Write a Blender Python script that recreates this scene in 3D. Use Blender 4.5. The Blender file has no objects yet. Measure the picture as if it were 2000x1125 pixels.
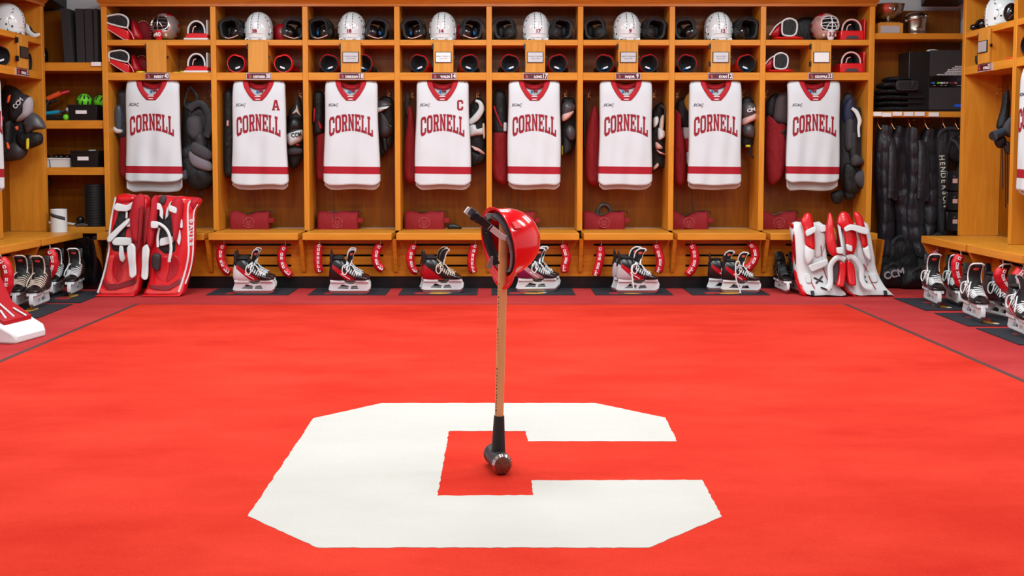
import bpy, bmesh, math, random
from mathutils import Vector, Matrix, Euler
R = math.radians
sc = bpy.context.scene
col = sc.collection
# ------------------------------------------------------------------ camera
F, CX, CYP, H, PITCH = 1925.0, 970.0, 407.6, 1.11, R(3.2)
cd = bpy.data.cameras.new('camera'); cam = bpy.data.objects.new('camera', cd); col.objects.link(cam)
cd.sensor_width = 36; cd.lens = F / 2000 * 36
cd.shift_x = (1000 - CX) / 2000; cd.shift_y = -(562.5 - CYP) / 2000
cam.location = (0, 0, H); cam.rotation_euler = (R(90) - PITCH, 0, 0)
cd.clip_start = .05; cd.clip_end = 60
cd.dof.use_dof = True; cd.dof.focus_distance = 3.6; cd.dof.aperture_fstop = 16
sc.camera = cam
# ------------------------------------------------------------------ world, exposure
w = bpy.data.worlds.new('world'); sc.world = w; w.use_nodes = True
w.node_tree.nodes['Background'].inputs[0].default_value = (1, .98, .96, 1)
w.node_tree.nodes['Background'].inputs[1].default_value = .25
sc.view_settings.view_transform = 'Standard'; sc.view_settings.look = 'None'
sc.view_settings.gamma = 1; sc.view_settings.exposure = -0.12; sc.view_settings.use_curve_mapping = False
LAMP_W = 34.0
LAMPS = [(x, y) for y in (.4, 2.1, 3.8, 5.3, 6.7) for x in (-2.3, 0, 2.3)]
CEIL = 2.95
for i, (lx, ly) in enumerate(LAMPS):
    ld = bpy.data.lights.new('panel_lamp', 'AREA'); ld.shape = 'RECTANGLE'; ld.size = 1.15; ld.size_y = .28
    ld.energy = LAMP_W * (.62 if ly < 3 else .95 if ly < 4 else 1.08); ld.color = (.86, 1, 1.01)
    lo = bpy.data.objects.new('panel_lamp', ld); col.objects.link(lo); lo.location = (lx, ly, CEIL - .06)

def P(px, py, Y):
    u = (px - CX) / F; v = -(py - CYP) / F; c, s = math.cos(PITCH), math.sin(PITCH)
    dy = c + v * s; dz = -s + v * c; t = Y / dy
    return Vector((u * t, Y, H + dz * t))
def G(px, py):           # pixel -> point on the floor
    u = (px - CX) / F; v = -(py - CYP) / F; c, s = math.cos(PITCH), math.sin(PITCH)
    t = -H / (-s + v * c); return Vector((u * t, (c + v * s) * t, 0))
# ------------------------------------------------------------------ materials
MATS = {}
def lin(c): return tuple(((x / 255) / 12.92 if x <= 10 else (((x / 255) + .055) / 1.055) ** 2.4) for x in c)
def mat(name, rgb, rough=.5, metal=0, bump=0, bscale=200, coat=0, var=0, vscale=3, spec=.5, sheen=0, fold=0, fscale=16):
    if name in MATS: return MATS[name]
    m = bpy.data.materials.new(name); m.use_nodes = True; nt = m.node_tree; n = nt.nodes; l = nt.links
    b = n['Principled BSDF']; c = lin(rgb) + (1,)
    b.inputs['Base Color'].default_value = c; b.inputs['Roughness'].default_value = rough
    b.inputs['Metallic'].default_value = metal; b.inputs['Coat Weight'].default_value = coat
    b.inputs['Specular IOR Level'].default_value = spec; b.inputs['Sheen Weight'].default_value = sheen
    b.inputs['Coat Roughness'].default_value = .08
    tc = n.new('ShaderNodeTexCoord')
    nz = n.new('ShaderNodeTexNoise'); nz.inputs['Scale'].default_value = vscale; nz.inputs['Detail'].default_value = 5
    l.new(tc.outputs['Object'], nz.inputs['Vector'])
    mx = n.new('ShaderNodeMix'); mx.data_type = 'RGBA'
    k = var if var else .04
    mx.inputs['A'].default_value = tuple(x * (1 - k) for x in c[:3]) + (1,)
    mx.inputs['B'].default_value = tuple(min(1, x * (1 + k)) for x in c[:3]) + (1,)
    l.new(nz.outputs['Fac'], mx.inputs['Factor']); l.new(mx.outputs['Result'], b.inputs['Base Color'])
    if bump:
        n2 = n.new('ShaderNodeTexNoise'); n2.inputs['Scale'].default_value = bscale; n2.inputs['Detail'].default_value = 3
        l.new(tc.outputs['Object'], n2.inputs['Vector'])
        bp = n.new('ShaderNodeBump'); bp.inputs['Strength'].default_value = bump; bp.inputs['Distance'].default_value = .002
        l.new(n2.outputs['Fac'], bp.inputs['Height']); l.new(bp.outputs['Normal'], b.inputs['Normal'])
        if fold:
            n3 = n.new('ShaderNodeTexNoise'); n3.inputs['Scale'].default_value = fscale; n3.inputs['Detail'].default_value = 2; n3.inputs['Distortion'].default_value = 1.6
            mp = n.new('ShaderNodeMapping'); mp.inputs['Scale'].default_value = (1.5, 1, .7); l.new(tc.outputs['Object'], mp.inputs[0]); l.new(mp.outputs[0], n3.inputs['Vector'])
            b3 = n.new('ShaderNodeBump'); b3.inputs['Strength'].default_value = fold; b3.inputs['Distance'].default_value = .02
            l.new(n3.outputs['Fac'], b3.inputs['Height']); l.new(b3.outputs['Normal'], bp.inputs['Normal'])
    MATS[name] = m; return m
def wood(name, axis, a, bcol, rough=.38):
    if name in MATS: return MATS[name]
    m = bpy.data.materials.new(name); m.use_nodes = True; nt = m.node_tree; n = nt.nodes; l = nt.links
    b = n['Principled BSDF']; b.inputs['Roughness'].default_value = rough; b.inputs['Specular IOR Level'].default_value = .3
    tc = n.new('ShaderNodeTexCoord'); oi = n.new('ShaderNodeObjectInfo')
    off = n.new('ShaderNodeVectorMath'); off.operation = 'SCALE'; off.inputs['Scale'].default_value = 7
    cx = n.new('ShaderNodeCombineXYZ')
    for i in range(3): l.new(oi.outputs['Random'], cx.inputs[i])
    l.new(cx.outputs[0], off.inputs[0])
    ad = n.new('ShaderNodeVectorMath'); l.new(tc.outputs['Object'], ad.inputs[0]); l.new(off.outputs[0], ad.inputs[1])
    def stretched(s, g):
        mp = n.new('ShaderNodeMapping'); v = [s] * 3; v[axis] = g
        mp.inputs['Scale'].default_value = v; l.new(ad.outputs[0], mp.inputs['Vector']); return mp
    m1 = stretched(9, .9); z1 = n.new('ShaderNodeTexNoise'); z1.inputs['Scale'].default_value = 1; z1.inputs['Detail'].default_value = 3; z1.inputs['Distortion'].default_value = 1.2
    l.new(m1.outputs[0], z1.inputs['Vector'])
    mul = n.new('ShaderNodeMath'); mul.operation = 'MULTIPLY'; mul.inputs[1].default_value = 9; l.new(z1.outputs['Fac'], mul.inputs[0])
    fr = n.new('ShaderNodeMath'); fr.operation = 'PINGPONG'; fr.inputs[1].default_value = 1; l.new(mul.outputs[0], fr.inputs[0])
    m2 = stretched(120, 3); z2 = n.new('ShaderNodeTexNoise'); z2.inputs['Scale'].default_value = 1; z2.inputs['Detail'].default_value = 4
    l.new(m2.outputs[0], z2.inputs['Vector'])
    mm = n.new('ShaderNodeMix'); mm.inputs['Factor'].default_value = .6; l.new(fr.outputs[0], mm.inputs['A']); l.new(z2.outputs['Fac'], mm.inputs['B'])
    cr = n.new('ShaderNodeValToRGB'); e = cr.color_ramp.elements
    e[0].position = .15; e[0].color = lin(bcol) + (1,); e[1].position = .85; e[1].color = lin(a) + (1,)
    l.new(mm.outputs['Result'], cr.inputs[0]); l.new(cr.outputs[0], b.inputs['Base Color'])
    bp = n.new('ShaderNodeBump'); bp.inputs['Strength'].default_value = .12; bp.inputs['Distance'].default_value = .001
    l.new(z2.outputs['Fac'], bp.inputs['Height']); l.new(bp.outputs['Normal'], b.inputs['Normal'])
    MATS[name] = m; return m
WA, WB = (222, 148, 50), (206, 128, 34)
WX = wood('oak_x', 0, WA, WB); WY = wood('oak_y', 1, WA, WB); WZ = wood('oak_z', 2, WA, WB)
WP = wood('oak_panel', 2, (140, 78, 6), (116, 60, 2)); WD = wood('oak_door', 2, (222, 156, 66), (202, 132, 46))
WC = wood('oak_crown', 0, (190, 112, 34), (166, 90, 22)); WK = wood('oak_kick', 0, (224, 138, 36), (198, 112, 22))
RED = mat('red_cloth', (178, 8, 30), .75, bump=.2, bscale=900)
DRED = mat('dark_red_cloth', (138, 4, 18), .8, bump=.3, bscale=300, var=.1, fold=.5, fscale=9)
JWHITE = mat('white_knit', (208, 215, 219), .8, bump=.15, bscale=1200)
WHITE = mat('white_leather', (220, 224, 225), .45, bump=.15, bscale=120, var=.06)
WSTRAP = mat('white_web', (216, 221, 222), .7, bump=.3, bscale=500)
RLEA = mat('red_leather', (212, 14, 26), .3, bump=.1, bscale=90, coat=.3)
RLEA2 = mat('red_leather_dark', (172, 10, 26), .4, bump=.1, bscale=90)
RSHEEN = mat('red_leather_sheen', (226, 60, 58), .35)  # paler red: sheen on the goalie pads, painted as colour
BLACK = mat('black_fabric', (15, 14, 17), .62, bump=.5, bscale=260, var=.25, fold=.45, fscale=14)
BGLOSS = mat('black_gloss', (13, 13, 15), .2, coat=.4)
BPLAS = mat('black_plastic', (20, 20, 22), .4)
GREY = mat('grey_fabric', (64, 62, 66), .8, bump=.4, bscale=400, var=.15, fold=.35, fscale=14)
DGREY = mat('dark_grey_fabric', (38, 38, 43), .65, bump=.5, bscale=300, var=.2, fold=.4, fscale=16)
SHELL = mat('grey_shell', (78, 76, 80), .35, var=.1)
HWHITE = mat('helmet_white', (228, 236, 238), .18, coat=.5)
PWHITE = mat('white_plastic', (222, 228, 230), .3)
STEEL = mat('steel', (190, 192, 196), .25, metal=1)
BRASS = mat('hook_brass', (196, 140, 96), .3, metal=1)
MAROON = mat('maroon', (92, 22, 34), .35)
LRED = mat('letter_red', (148, 4, 32), .7)
NAVY = mat('navy', (28, 34, 66), .6)
BLUE = mat('blue', (20, 110, 190), .5)
LETW = mat('letter_white', (240, 236, 238), .5)
LETK = mat('letter_black', (22, 22, 24), .5)
LACE = mat('lace_white', (222, 226, 226), .8)
CREAM = mat('lace_cream', (212, 196, 180), .85)
PINK = mat('pale_pink_trim', (226, 178, 170), .6)
COVR = mat('cover_red', (206, 12, 30), .42, bump=.5, bscale=40, coat=.15)
YEL = mat('yellow', (214, 200, 40), .5); LIME = mat('lime', (110, 220, 40), .4); ORANGE = mat('orange', (240, 90, 40), .5)
MUST = mat('mustard', (176, 134, 28), .8)
CYAN = mat('cyan', (20, 160, 200), .5)
PEWTER = mat('pewter', (176, 164, 150), .28, metal=1, var=.12, vscale=8)
PLATE = mat('plate_silver', (200, 196, 200), .35, metal=.3)
PLATEW = mat('plate_white', (238, 238, 238), .3)
RUBBER = mat('rubber_black', (14, 14, 16), .6)
VENT = mat('vent_black', (14, 14, 18), .6)
RUBK = mat('baseboard_black', (20, 20, 22), .35)
DARKIN = mat('dark_lining', (22, 19, 22), .85, bump=.4)
# ------------------------------------------------------------------ mesh building
class MB:
    def __init__(s): s.v = []; s.f = []; s.m = []; s.x = None
    def add(s, vs, fs, mi=0, M=None):
        o = len(s.v)
        s.v += [tuple(M @ Vector(v)) if M is not None else tuple(v) for v in vs]
        s.f += [tuple(i + o for i in f) for f in fs]
        s.m += (mi if isinstance(mi, list) else [mi] * len(fs)); return s
    def box(s, x0, x1, y0, y1, z0, z1, mi=0, M=None):
        vs = [(x, y, z) for x in (x0, x1) for y in (y0, y1) for z in (z0, z1)]
        return s.add(vs, [(0, 1, 3, 2), (4, 6, 7, 5), (0, 4, 5, 1), (2, 3, 7, 6), (0, 2, 6, 4), (1, 5, 7, 3)], mi, M)
    def loft(s, rings, mi=0, M=None, caps=True, closed=True):
        n = len(rings[0]); vs = [p for r in rings for p in r]; fs = []
        for k in range(len(rings) - 1):
            for i in range(n if closed else n - 1):
                j = (i + 1) % n; fs.append((k * n + i, k * n + j, (k + 1) * n + j, (k + 1) * n + i))
        if caps and closed: fs.append(tuple(range(n))[::-1]); fs.append(tuple((len(rings) - 1) * n + i for i in range(n)))
        return s.add(vs, fs, mi, M)
    def tube(s, pts, r, n=8, mi=0, M=None, flat=1.0, up=None, smooth=0):
        pts = [Vector(p) for p in pts]
        if smooth: pts = [Vector(p) for p in catmull(pts, smooth)]
        m = len(pts); rs = r if isinstance(r, (list, tuple)) else [r] * m
        if len(rs) != m:
            rs = [rs[min(len(rs) - 1, int(i * (len(rs) - 1) / (m - 1)))] * (1 - (i * (len(rs) - 1) / (m - 1)) % 1) + rs[min(len(rs) - 1, int(i * (len(rs) - 1) / (m - 1)) + 1)] * ((i * (len(rs) - 1) / (m - 1)) % 1) for i in range(m)]
        rings = []; a = None
        for i in range(m):
            t = (pts[min(i + 1, m - 1)] - pts[max(i - 1, 0)])
            t = t.normalized() if t.length > 1e-9 else Vector((0, 0, 1))
            if a is None:
                a = Vector(up) if up else (Vector((0, 1, 0)) if abs(t.y) < .9 else Vector((1, 0, 0)))
            if up: a = Vector(up)
            a = (a - t * a.dot(t))
            if a.length < 1e-6: a = t.orthogonal()
            a.normalize(); b = t.cross(a)
            rings.append([pts[i] + (a * math.cos(2 * math.pi * k / n) * flat + b * math.sin(2 * math.pi * k / n)) * rs[i] for k in range(n)])
        return s.loft(rings, mi, M)
    def cyl(s, a, b, r, n=20, mi=0, M=None, r2=None): return s.tube([a, b], [r, r if r2 is None else r2], n, mi, M)
    def ell(s, c, r, mi=0, M=None, nu=20, nv=12, rot=None):
        Rm = Euler(rot).to_matrix() if rot else Matrix.Identity(3); rings = []
        for j in range(nv + 1):
            th = math.pi * (j + (.02 if j == 0 else -.02 if j == nv else 0)) / nv
            rings.append([Vector(c) + Rm @ Vector((r[0] * math.sin(th) * math.cos(2 * math.pi * i / nu), r[1] * math.sin(th) * math.sin(2 * math.pi * i / nu), r[2] * math.cos(th))) for i in range(nu)])
        return s.loft(rings, mi, M)
    def lathe(s, prof, mi=0, M=None, n=28):
        return s.loft([[(r * math.cos(2 * math.pi * i / n), r * math.sin(2 * math.pi * i / n), z) for i in range(n)] for r, z in prof], mi, M)
    def shape(s, loops, t, mi=0, M=None, bev=0, y=0):     # flat outline in xz, thickness t along y (centred on y)
        cu = bpy.data.curves.new('c', 'CURVE'); cu.dimensions = '2D'; cu.fill_mode = 'BOTH'; cu.extrude = max(t / 2 - bev, 0); cu.bevel_depth = bev; cu.offset = -bev
        cu.bevel_resolution = 2
        for lp in loops:
            sp = cu.splines.new('POLY'); sp.points.add(len(lp) - 1); sp.use_cyclic_u = True
            for q, p in zip(sp.points, lp): q.co = (p[0], p[1], 0, 1)
        ob = bpy.data.objects.new('c', cu); me = bpy.data.meshes.new_from_object(ob)
        vs = [(v.co.x, y - v.co.z, v.co.y) for v in me.vertices]; fs = [tuple(p.vertices) for p in me.polygons]
        bpy.data.objects.remove(ob); bpy.data.curves.remove(cu); bpy.data.meshes.remove(me)
        return s.add(vs, fs, mi, M)
    def text(s, txt, size, t=.002, mi=0, M=None, x=0, z=0, y=0, bold=0, shear=0, wid=None, align='CENTER'):
        cu = bpy.data.curves.new('t', 'FONT'); cu.body = txt; cu.size = size; cu.extrude = t / 2; cu.offset = bold; cu.shear = shear
        cu.align_x = align; cu.align_y = 'CENTER'; cu.resolution_u = 3
        ob = bpy.data.objects.new('t', cu); me = bpy.data.meshes.new_from_object(ob)
        k = 1
        if wid and len(me.vertices):
            xs = [v.co.x for v in me.vertices]; k = wid / max(1e-6, max(xs) - min(xs))
        vs = [(x + v.co.x * k, y - v.co.z, z + v.co.y) for v in me.vertices]; fs = [tuple(p.vertices) for p in me.polygons]
        bpy.data.objects.remove(ob); bpy.data.curves.remove(cu); bpy.data.meshes.remove(me)
        return s.add(vs, fs, mi, M)
    def pillow(s, pts, T, mi=0, y=0, M=None, sm=4, spine=None, pw=2.2, back=.6, seed=0, wob=0):
        """outline in xz (smoothed), swelling forward by T and back by T*back around depth y"""
        if sm < 0:
            c_ = .14
            for _ in range(2):
                o_ = []
                for p, q in zip(pts, pts[1:] + pts[:1]): o_ += [(p[0] + (q[0] - p[0]) * c_, p[1] + (q[1] - p[1]) * c_), (q[0] + (p[0] - q[0]) * c_, q[1] + (p[1] - q[1]) * c_)]
                pts = o_; c_ = .25
        elif sm: pts = catmull([Vector((p[0], p[1], 0)) for p in pts], sm, True); pts = [(p.x, p.y) for p in pts]
        n = len(pts)
        if spine is None:
            xs = [p[0] for p in pts]; zs = [p[1] for p in pts]; cx, cz = sum(xs) / n, sum(zs) / n
            wx, wz = max(xs) - min(xs), max(zs) - min(zs)
            if wz > 1.4 * wx: spine = [(cx, min(zs) + wx * .5), (cx, max(zs) - wx * .5)]
            elif wx > 1.4 * wz: spine = [(min(xs) + wz * .5, cz), (max(xs) - wz * .5, cz)]
            else: spine = [(cx, cz), (cx, cz)]
        def near(p):
            best = None
            for (a, b), (c, d) in zip(spine, spine[1:]):
                L = (c - a) ** 2 + (d - b) ** 2; t = 0 if L < 1e-12 else max(0, min(1, ((p[0] - a) * (c - a) + (p[1] - b) * (d - b)) / L))
                q = (a + t * (c - a), b + t * (d - b)); dd = (q[0] - p[0]) ** 2 + (q[1] - p[1]) ** 2
                if best is None or dd < best[0]: best = (dd, q)
            return best[1]
        nr = [near(p) for p in pts]; fr = [0, .04, .13, .28, .5, .75, .97]; rings = []; rd = random.Random(seed)
        ph = [rd.uniform(0, 6) for _ in range(3)]
        def ring(f, sgn):
            h = (1 - (1 - f) ** pw) ** (1 / pw) * T * (1 if sgn < 0 else back); out = []
            for p, q in zip(pts, nr):
                x = p[0] + (q[0] - p[0]) * f; z = p[1] + (q[1] - p[1]) * f
                wv = wob * f * (math.sin(x * 60 + ph[0] + z * 25) + math.sin(z * 48 + ph[1] - x * 20)) if wob else 0
                out.append((x, y + sgn * h + wv, z))
            return out
        for f in fr[::-1]: rings.append(ring(f, -1))
        for f in fr[1:]: rings.append(ring(f, 1))
        return s.loft(rings, mi, M)
    def colour(s, fn):
        for i, f in enumerate(s.f):
            c = [sum(s.v[j][k] for j in f) / len(f) for k in range(3)]; r = fn(*c)
            if r is not None: s.m[i] = r
        return s
    def mesh(s, name, mats, ang=38):
        me = bpy.data.meshes.new(name); me.from_pydata(s.v, [], s.f); me.update()
        for m in (mats if isinstance(mats, (list, tuple)) else [mats]): me.materials.append(m)
        for p, mi in zip(me.polygons, s.m): p.material_index = mi; p.use_smooth = True
        bm = bmesh.new(); bm.from_mesh(me); bmesh.ops.recalc_face_normals(bm, faces=bm.faces); bm.to_mesh(me); bm.free()
        me.set_sharp_from_angle(angle=R(ang)); return me
def catmull(pts, k, closed=False):
    out = []; n = len(pts)
    for i in range(n if closed else n - 1):
        if closed: p = [pts[(i + j) % n] for j in (-1, 0, 1, 2)]
        else: p = [pts[max(0, min(n - 1, i + j))] for j in (-1, 0, 1, 2)]
        p = [Vector(q) for q in p]
        for j in range(k):
            t = j / k
            out.append(.5 * ((2 * p[1]) + (p[2] - p[0]) * t + (2 * p[0] - 5 * p[1] + 4 * p[2] - p[3]) * t * t + (3 * p[1] - p[0] - 3 * p[2] + p[3]) * t ** 3))
    if not closed: out.append(Vector(pts[-1]))
    return out
def thing(name, label, cat, loc=(0, 0, 0), rz=0, group=None):
    o = bpy.data.objects.new(name, None); col.objects.link(o); o.empty_display_size = .05
    o.location = loc; o.rotation_euler = rz if isinstance(rz, (tuple, list, Euler)) else (0, 0, rz)
    o['label'] = label; o['category'] = cat
    if group: o['group'] = group
    return o
def part(name, mb, mats, parent=None, bevel=0, label=None, ang=38, off=None):
    me = mb if isinstance(mb, bpy.types.Mesh) else mb.mesh(name, mats, ang)
    o = bpy.data.objects.new(name, me); col.objects.link(o)
    if parent: o.parent = parent
    if off: o.location = off
    if bevel:
        b = o.modifiers.new('bevel', 'BEVEL'); b.width = bevel; b.segments = 2; b.limit_method = 'ANGLE'; b.angle_limit = R(50)
    if label: o['label'] = label
    return o
def solo(name, mb, mats, label, cat, loc=(0, 0, 0), rz=0, group=None, bevel=0):
    o = part(name, mb, mats, None, bevel); o.location = loc
    o.rotation_euler = rz if isinstance(rz, (tuple, list)) else (0, 0, rz)
    o['label'] = label; o['category'] = cat
    if group: o['group'] = group
    return o
def struct(name, mb, mats, bevel=0):
    o = part(name, mb, mats, None, bevel); o['kind'] = 'structure'; return o
def dup(o, loc=None, rz=None, label=None, parent=None):
    c = o.copy(); col.objects.link(c); c.parent = parent
    for ch in o.children: dup(ch, parent=c)
    if loc is not None: c.location = loc
    if rz is not None: c.rotation_euler = rz if isinstance(rz, (tuple, list)) else (0, 0, rz)
    if label: c['label'] = label
    return c
# ------------------------------------------------------------------ block letters
LET = {
 'C': (6, [[(1.2,0),(4.8,0),(6,1.5),(6,3.6),(4.2,3.6),(4.2,2.1),(3.8,1.6),(2.2,1.6),(1.8,2.1),(1.8,7.9),(2.2,8.4),(3.8,8.4),(4.2,7.9),(4.2,6.4),(6,6.4),(6,8.5),(4.8,10),(1.2,10),(0,8.5),(0,1.5)]]),
 'O': (6, [[(1.3,0),(4.7,0),(6,1.5),(6,8.5),(4.7,10),(1.3,10),(0,8.5),(0,1.5)], [(2.2,1.6),(3.8,1.6),(4.2,2.1),(4.2,7.9),(3.8,8.4),(2.2,8.4),(1.8,7.9),(1.8,2.1)][::-1]]),
 'R': (6.3, [[(0,0),(2.8,0),(2.8,1.2),(2.3,1.2),(2.3,4.2),(3.1,4.2),(3.9,1.2),(3.6,1.2),(3.6,0),(6.3,0),(6.3,1.2),(5.8,1.2),(5,4.5),(6,5.5),(6,8.8),(4.8,10),(0,10),(0,8.8),(.5,8.8),(.5,1.2),(0,1.2)], [(2.3,5.6),(3.8,5.6),(4.2,6.0),(4.2,8.2),(3.8,8.6),(2.3,8.6)][::-1]]),
 'N': (6.6, [[(0,0),(2.6,0),(2.6,1.2),(2.1,1.2),(2.1,6.6),(4.4,0),(6.1,0),(6.1,8.8),(6.6,8.8),(6.6,10),(3.9,10),(3.9,8.8),(4.4,8.8),(4.4,4.0),(2.2,10),(0,10),(0,8.8),(.5,8.8),(.5,1.2),(0,1.2)]]),
 'E': (6, [[(0,0),(6,0),(6,3.2),(4.6,3.2),(4.6,1.5),(2.3,1.5),(2.3,4.3),(3.3,4.3),(3.3,3.5),(4.4,3.5),(4.4,6.5),(3.3,6.5),(3.3,5.7),(2.3,5.7),(2.3,8.5),(4.6,8.5),(4.6,7),(6,7),(6,10),(0,10),(0,8.6),(.5,8.6),(.5,1.4),(0,1.4)]]),
 'L': (5.8, [[(0,0),(5.8,0),(5.8,3.6),(4.4,3.6),(4.4,1.5),(2.4,1.5),(2.4,8.6),(3,8.6),(3,10),(0,10),(0,8.6),(.6,8.6),(.6,1.4),(0,1.4)]]),
 'A': (6.6, [[(0,0),(2.5,0),(2.5,1.2),(2,1.2),(2.25,2.6),(4.35,2.6),(4.6,1.2),(4.1,1.2),(4.1,0),(6.6,0),(6.6,1.2),(6.2,1.2),(4.4,10),(2.2,10),(.4,1.2),(0,1.2)], [(2.6,4.2),(4.0,4.2),(3.3,7.8)][::-1]]),
}
def word(txt, wd, ht, t=.0016, gap=.8):
    mb = MB(); tot = sum(LET[c][0] for c in txt) + gap * (len(txt) - 1); k = wd / tot; x = -wd / 2
    for c in txt:
        wdt, loops = LET[c]
        mb.shape([[(x + a * k, b * ht / 10) for a, b in lp] for lp in loops], t); x += (wdt + gap) * k
    return mb
def slice_mb(mb, xs, zs):
    me = bpy.data.meshes.new('s'); me.from_pydata(mb.v, [], mb.f); bm = bmesh.new(); bm.from_mesh(me)
    for x in xs: bmesh.ops.bisect_plane(bm, geom=bm.verts[:] + bm.edges[:] + bm.faces[:], plane_co=(x, 0, 0), plane_no=(1, 0, 0))
    for z in zs: bmesh.ops.bisect_plane(bm, geom=bm.verts[:] + bm.edges[:] + bm.faces[:], plane_co=(0, 0, z), plane_no=(0, 0, 1))
    bm.verts.ensure_lookup_table(); out = MB(); out.v = [tuple(v.co) for v in bm.verts]; out.f = [tuple(v.index for v in f.verts) for f in bm.faces]; out.m = [0] * len(out.f)
    bm.free(); bpy.data.meshes.remove(me); return out

# ================================================================== SETTING
YS, YB = 8.20, 8.50           # locker front (stiles) and locker back
YBF = 7.93                    # front edge of the seats
XL, XR = -3.73, 3.63          # fronts of the side lockers
def zat(py, Y=YS): return P(CX, py, Y).z
ZSEAT = .467; ZA0, ZA1 = zat(88.5), zat(77.5); ZB0, ZB1 = zat(156.5), zat(141.5); ZTOP = zat(12)
def carpet(name, rgb, rgb2, bs=260):
    m = bpy.data.materials.new(name); m.use_nodes = True; n = m.node_tree.nodes; l = m.node_tree.links; b = n['Principled BSDF']
    tc = n.new('ShaderNodeTexCoord'); mp = n.new('ShaderNodeMapping'); mp.inputs['Scale'].default_value = (.7, 1.6, 1)
    l.new(tc.outputs['Object'], mp.inputs[0])
    z = n.new('ShaderNodeTexNoise'); z.inputs['Scale'].default_value = 1.6; z.inputs['Detail'].default_value = 8; z.inputs['Roughness'].default_value = .65
    l.new(mp.outputs[0], z.inputs['Vector'])
    z2 = n.new('ShaderNodeTexNoise'); z2.inputs['Scale'].default_value = bs; z2.inputs['Detail'].default_value = 2; l.new(tc.outputs['Object'], z2.inputs['Vector'])
    ad = n.new('ShaderNodeMix'); ad.inputs['Factor'].default_value = .3; l.new(z.outputs['Fac'], ad.inputs['A']); l.new(z2.outputs['Fac'], ad.inputs['B'])
    cr = n.new('ShaderNodeValToRGB'); cr.color_ramp.elements[0].position = .35; cr.color_ramp.elements[1].position = .65
    cr.color_ramp.elements[0].color = lin(rgb) + (1,); cr.color_ramp.elements[1].color = lin(rgb2) + (1,)
    l.new(ad.outputs['Result'], cr.inputs[0]); l.new(cr.outputs[0], b.inputs['Base Color']); b.inputs['Roughness'].default_value = .95
    b.inputs['Specular IOR Level'].default_value = .1
    bp = n.new('ShaderNodeBump'); bp.inputs['Strength'].default_value = .5; bp.inputs['Distance'].default_value = .002
    l.new(z2.outputs['Fac'], bp.inputs['Height']); l.new(bp.outputs[0], b.inputs['Normal'])
    return m
CAR_OUT = carpet('carpet_outer', (164, 42, 44), (188, 62, 62), 160); CAR_IN = carpet('carpet_red', (186, 36, 22), (212, 58, 40))
CAR_W = carpet('carpet_white', (189, 184, 177), (198, 193, 187))
WALLW = mat('wall_white', (222, 220, 224), .8, bump=.1, bscale=60); CEILM = mat('ceiling_grey', (150, 150, 152), .9); WALLG = mat('wall_grey', (120, 122, 126), .85)
XWL, XWR, YW0, YW1 = -4.10, 3.98, -1.6, 8.56
struct('floor', MB().box(XWL, XWR, YW0, YW1, -.1, 0), CAR_OUT)
struct('wall_back', MB().box(XWL, XWR, YW1, YW1 + .1, 0, CEIL), WALLW)
struct('wall_front', MB().box(XWL, XWR, YW0 - .1, YW0, 0, CEIL), WALLG)
struct('wall_left', MB().box(XWL - .1, XWL, YW0, YW1, 0, CEIL), WALLW)
struct('wall_right', MB().box(XWR, XWR + .1, YW0, YW1, 0, CEIL), WALLW)
struct('ceiling', MB().box(XWL, XWR, YW0, YW1, CEIL, CEIL + .1), CEILM)
EMI = bpy.data.materials.new('diffuser'); EMI.use_nodes = True
EMI.node_tree.nodes['Principled BSDF'].inputs['Emission Color'].default_value = (1, .98, .95, 1)
EMI.node_tree.nodes['Principled BSDF'].inputs['Emission Strength'].default_value = 2
FRM = mat('fixture_white', (230, 230, 230), .4)
# centre carpet
cxl, cxr, cy0, cy1 = -2.625, 2.545, .2, G(960, 596).y
rug = thing('carpet', 'large bright red centre carpet with a white block letter', 'carpet', (0, 0, 0))
part('carpet_pile', MB().box(cxl, cxr, cy0, cy1, 0, .006), CAR_IN, rug)
b = MB(); e = .034
b.box(cxl - e, cxl, cy0, cy1 + e, 0, .0065); b.box(cxr, cxr + e, cy0, cy1 + e, 0, .0065); b.box(cxl, cxr, cy1, cy1 + .022, 0, .0065)
part('seam_strip', b, mat('seam_grey', (84, 44, 44), .6), rug, label='thin dark seam strip round the carpet')
cpx = [(746,790),(1163,790),(1300,819),(1322,865),(1031,865),(1026,845),(877,845),(854,972),(1042,971),(1038,942),(1371,941),(1410,1013),(1268,1074),(620,1074),(484,1012),(612,820)]
gp = [G(*p) for p in cpx]
rd = random.Random(4); loop = []
for a, c in zip(gp, gp[1:] + gp[:1]):
    m = max(2, int((c - a).length / .02)); nn = Vector((-(c - a).y, (c - a).x, 0)).normalized()
    for i in range(m):
        p = a.lerp(c, i / m) + nn * rd.uniform(-.0022, .0022) * (1 if i else 0); loop.append((p.x, p.y))
lb = MB().shape([loop], .003); lb.v = [(x, z, .0055 - y) for x, y, z in lb.v]
part('letter_inlay', lb, CAR_W, rug, label='white block letter C inlaid in the carpet')

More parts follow.
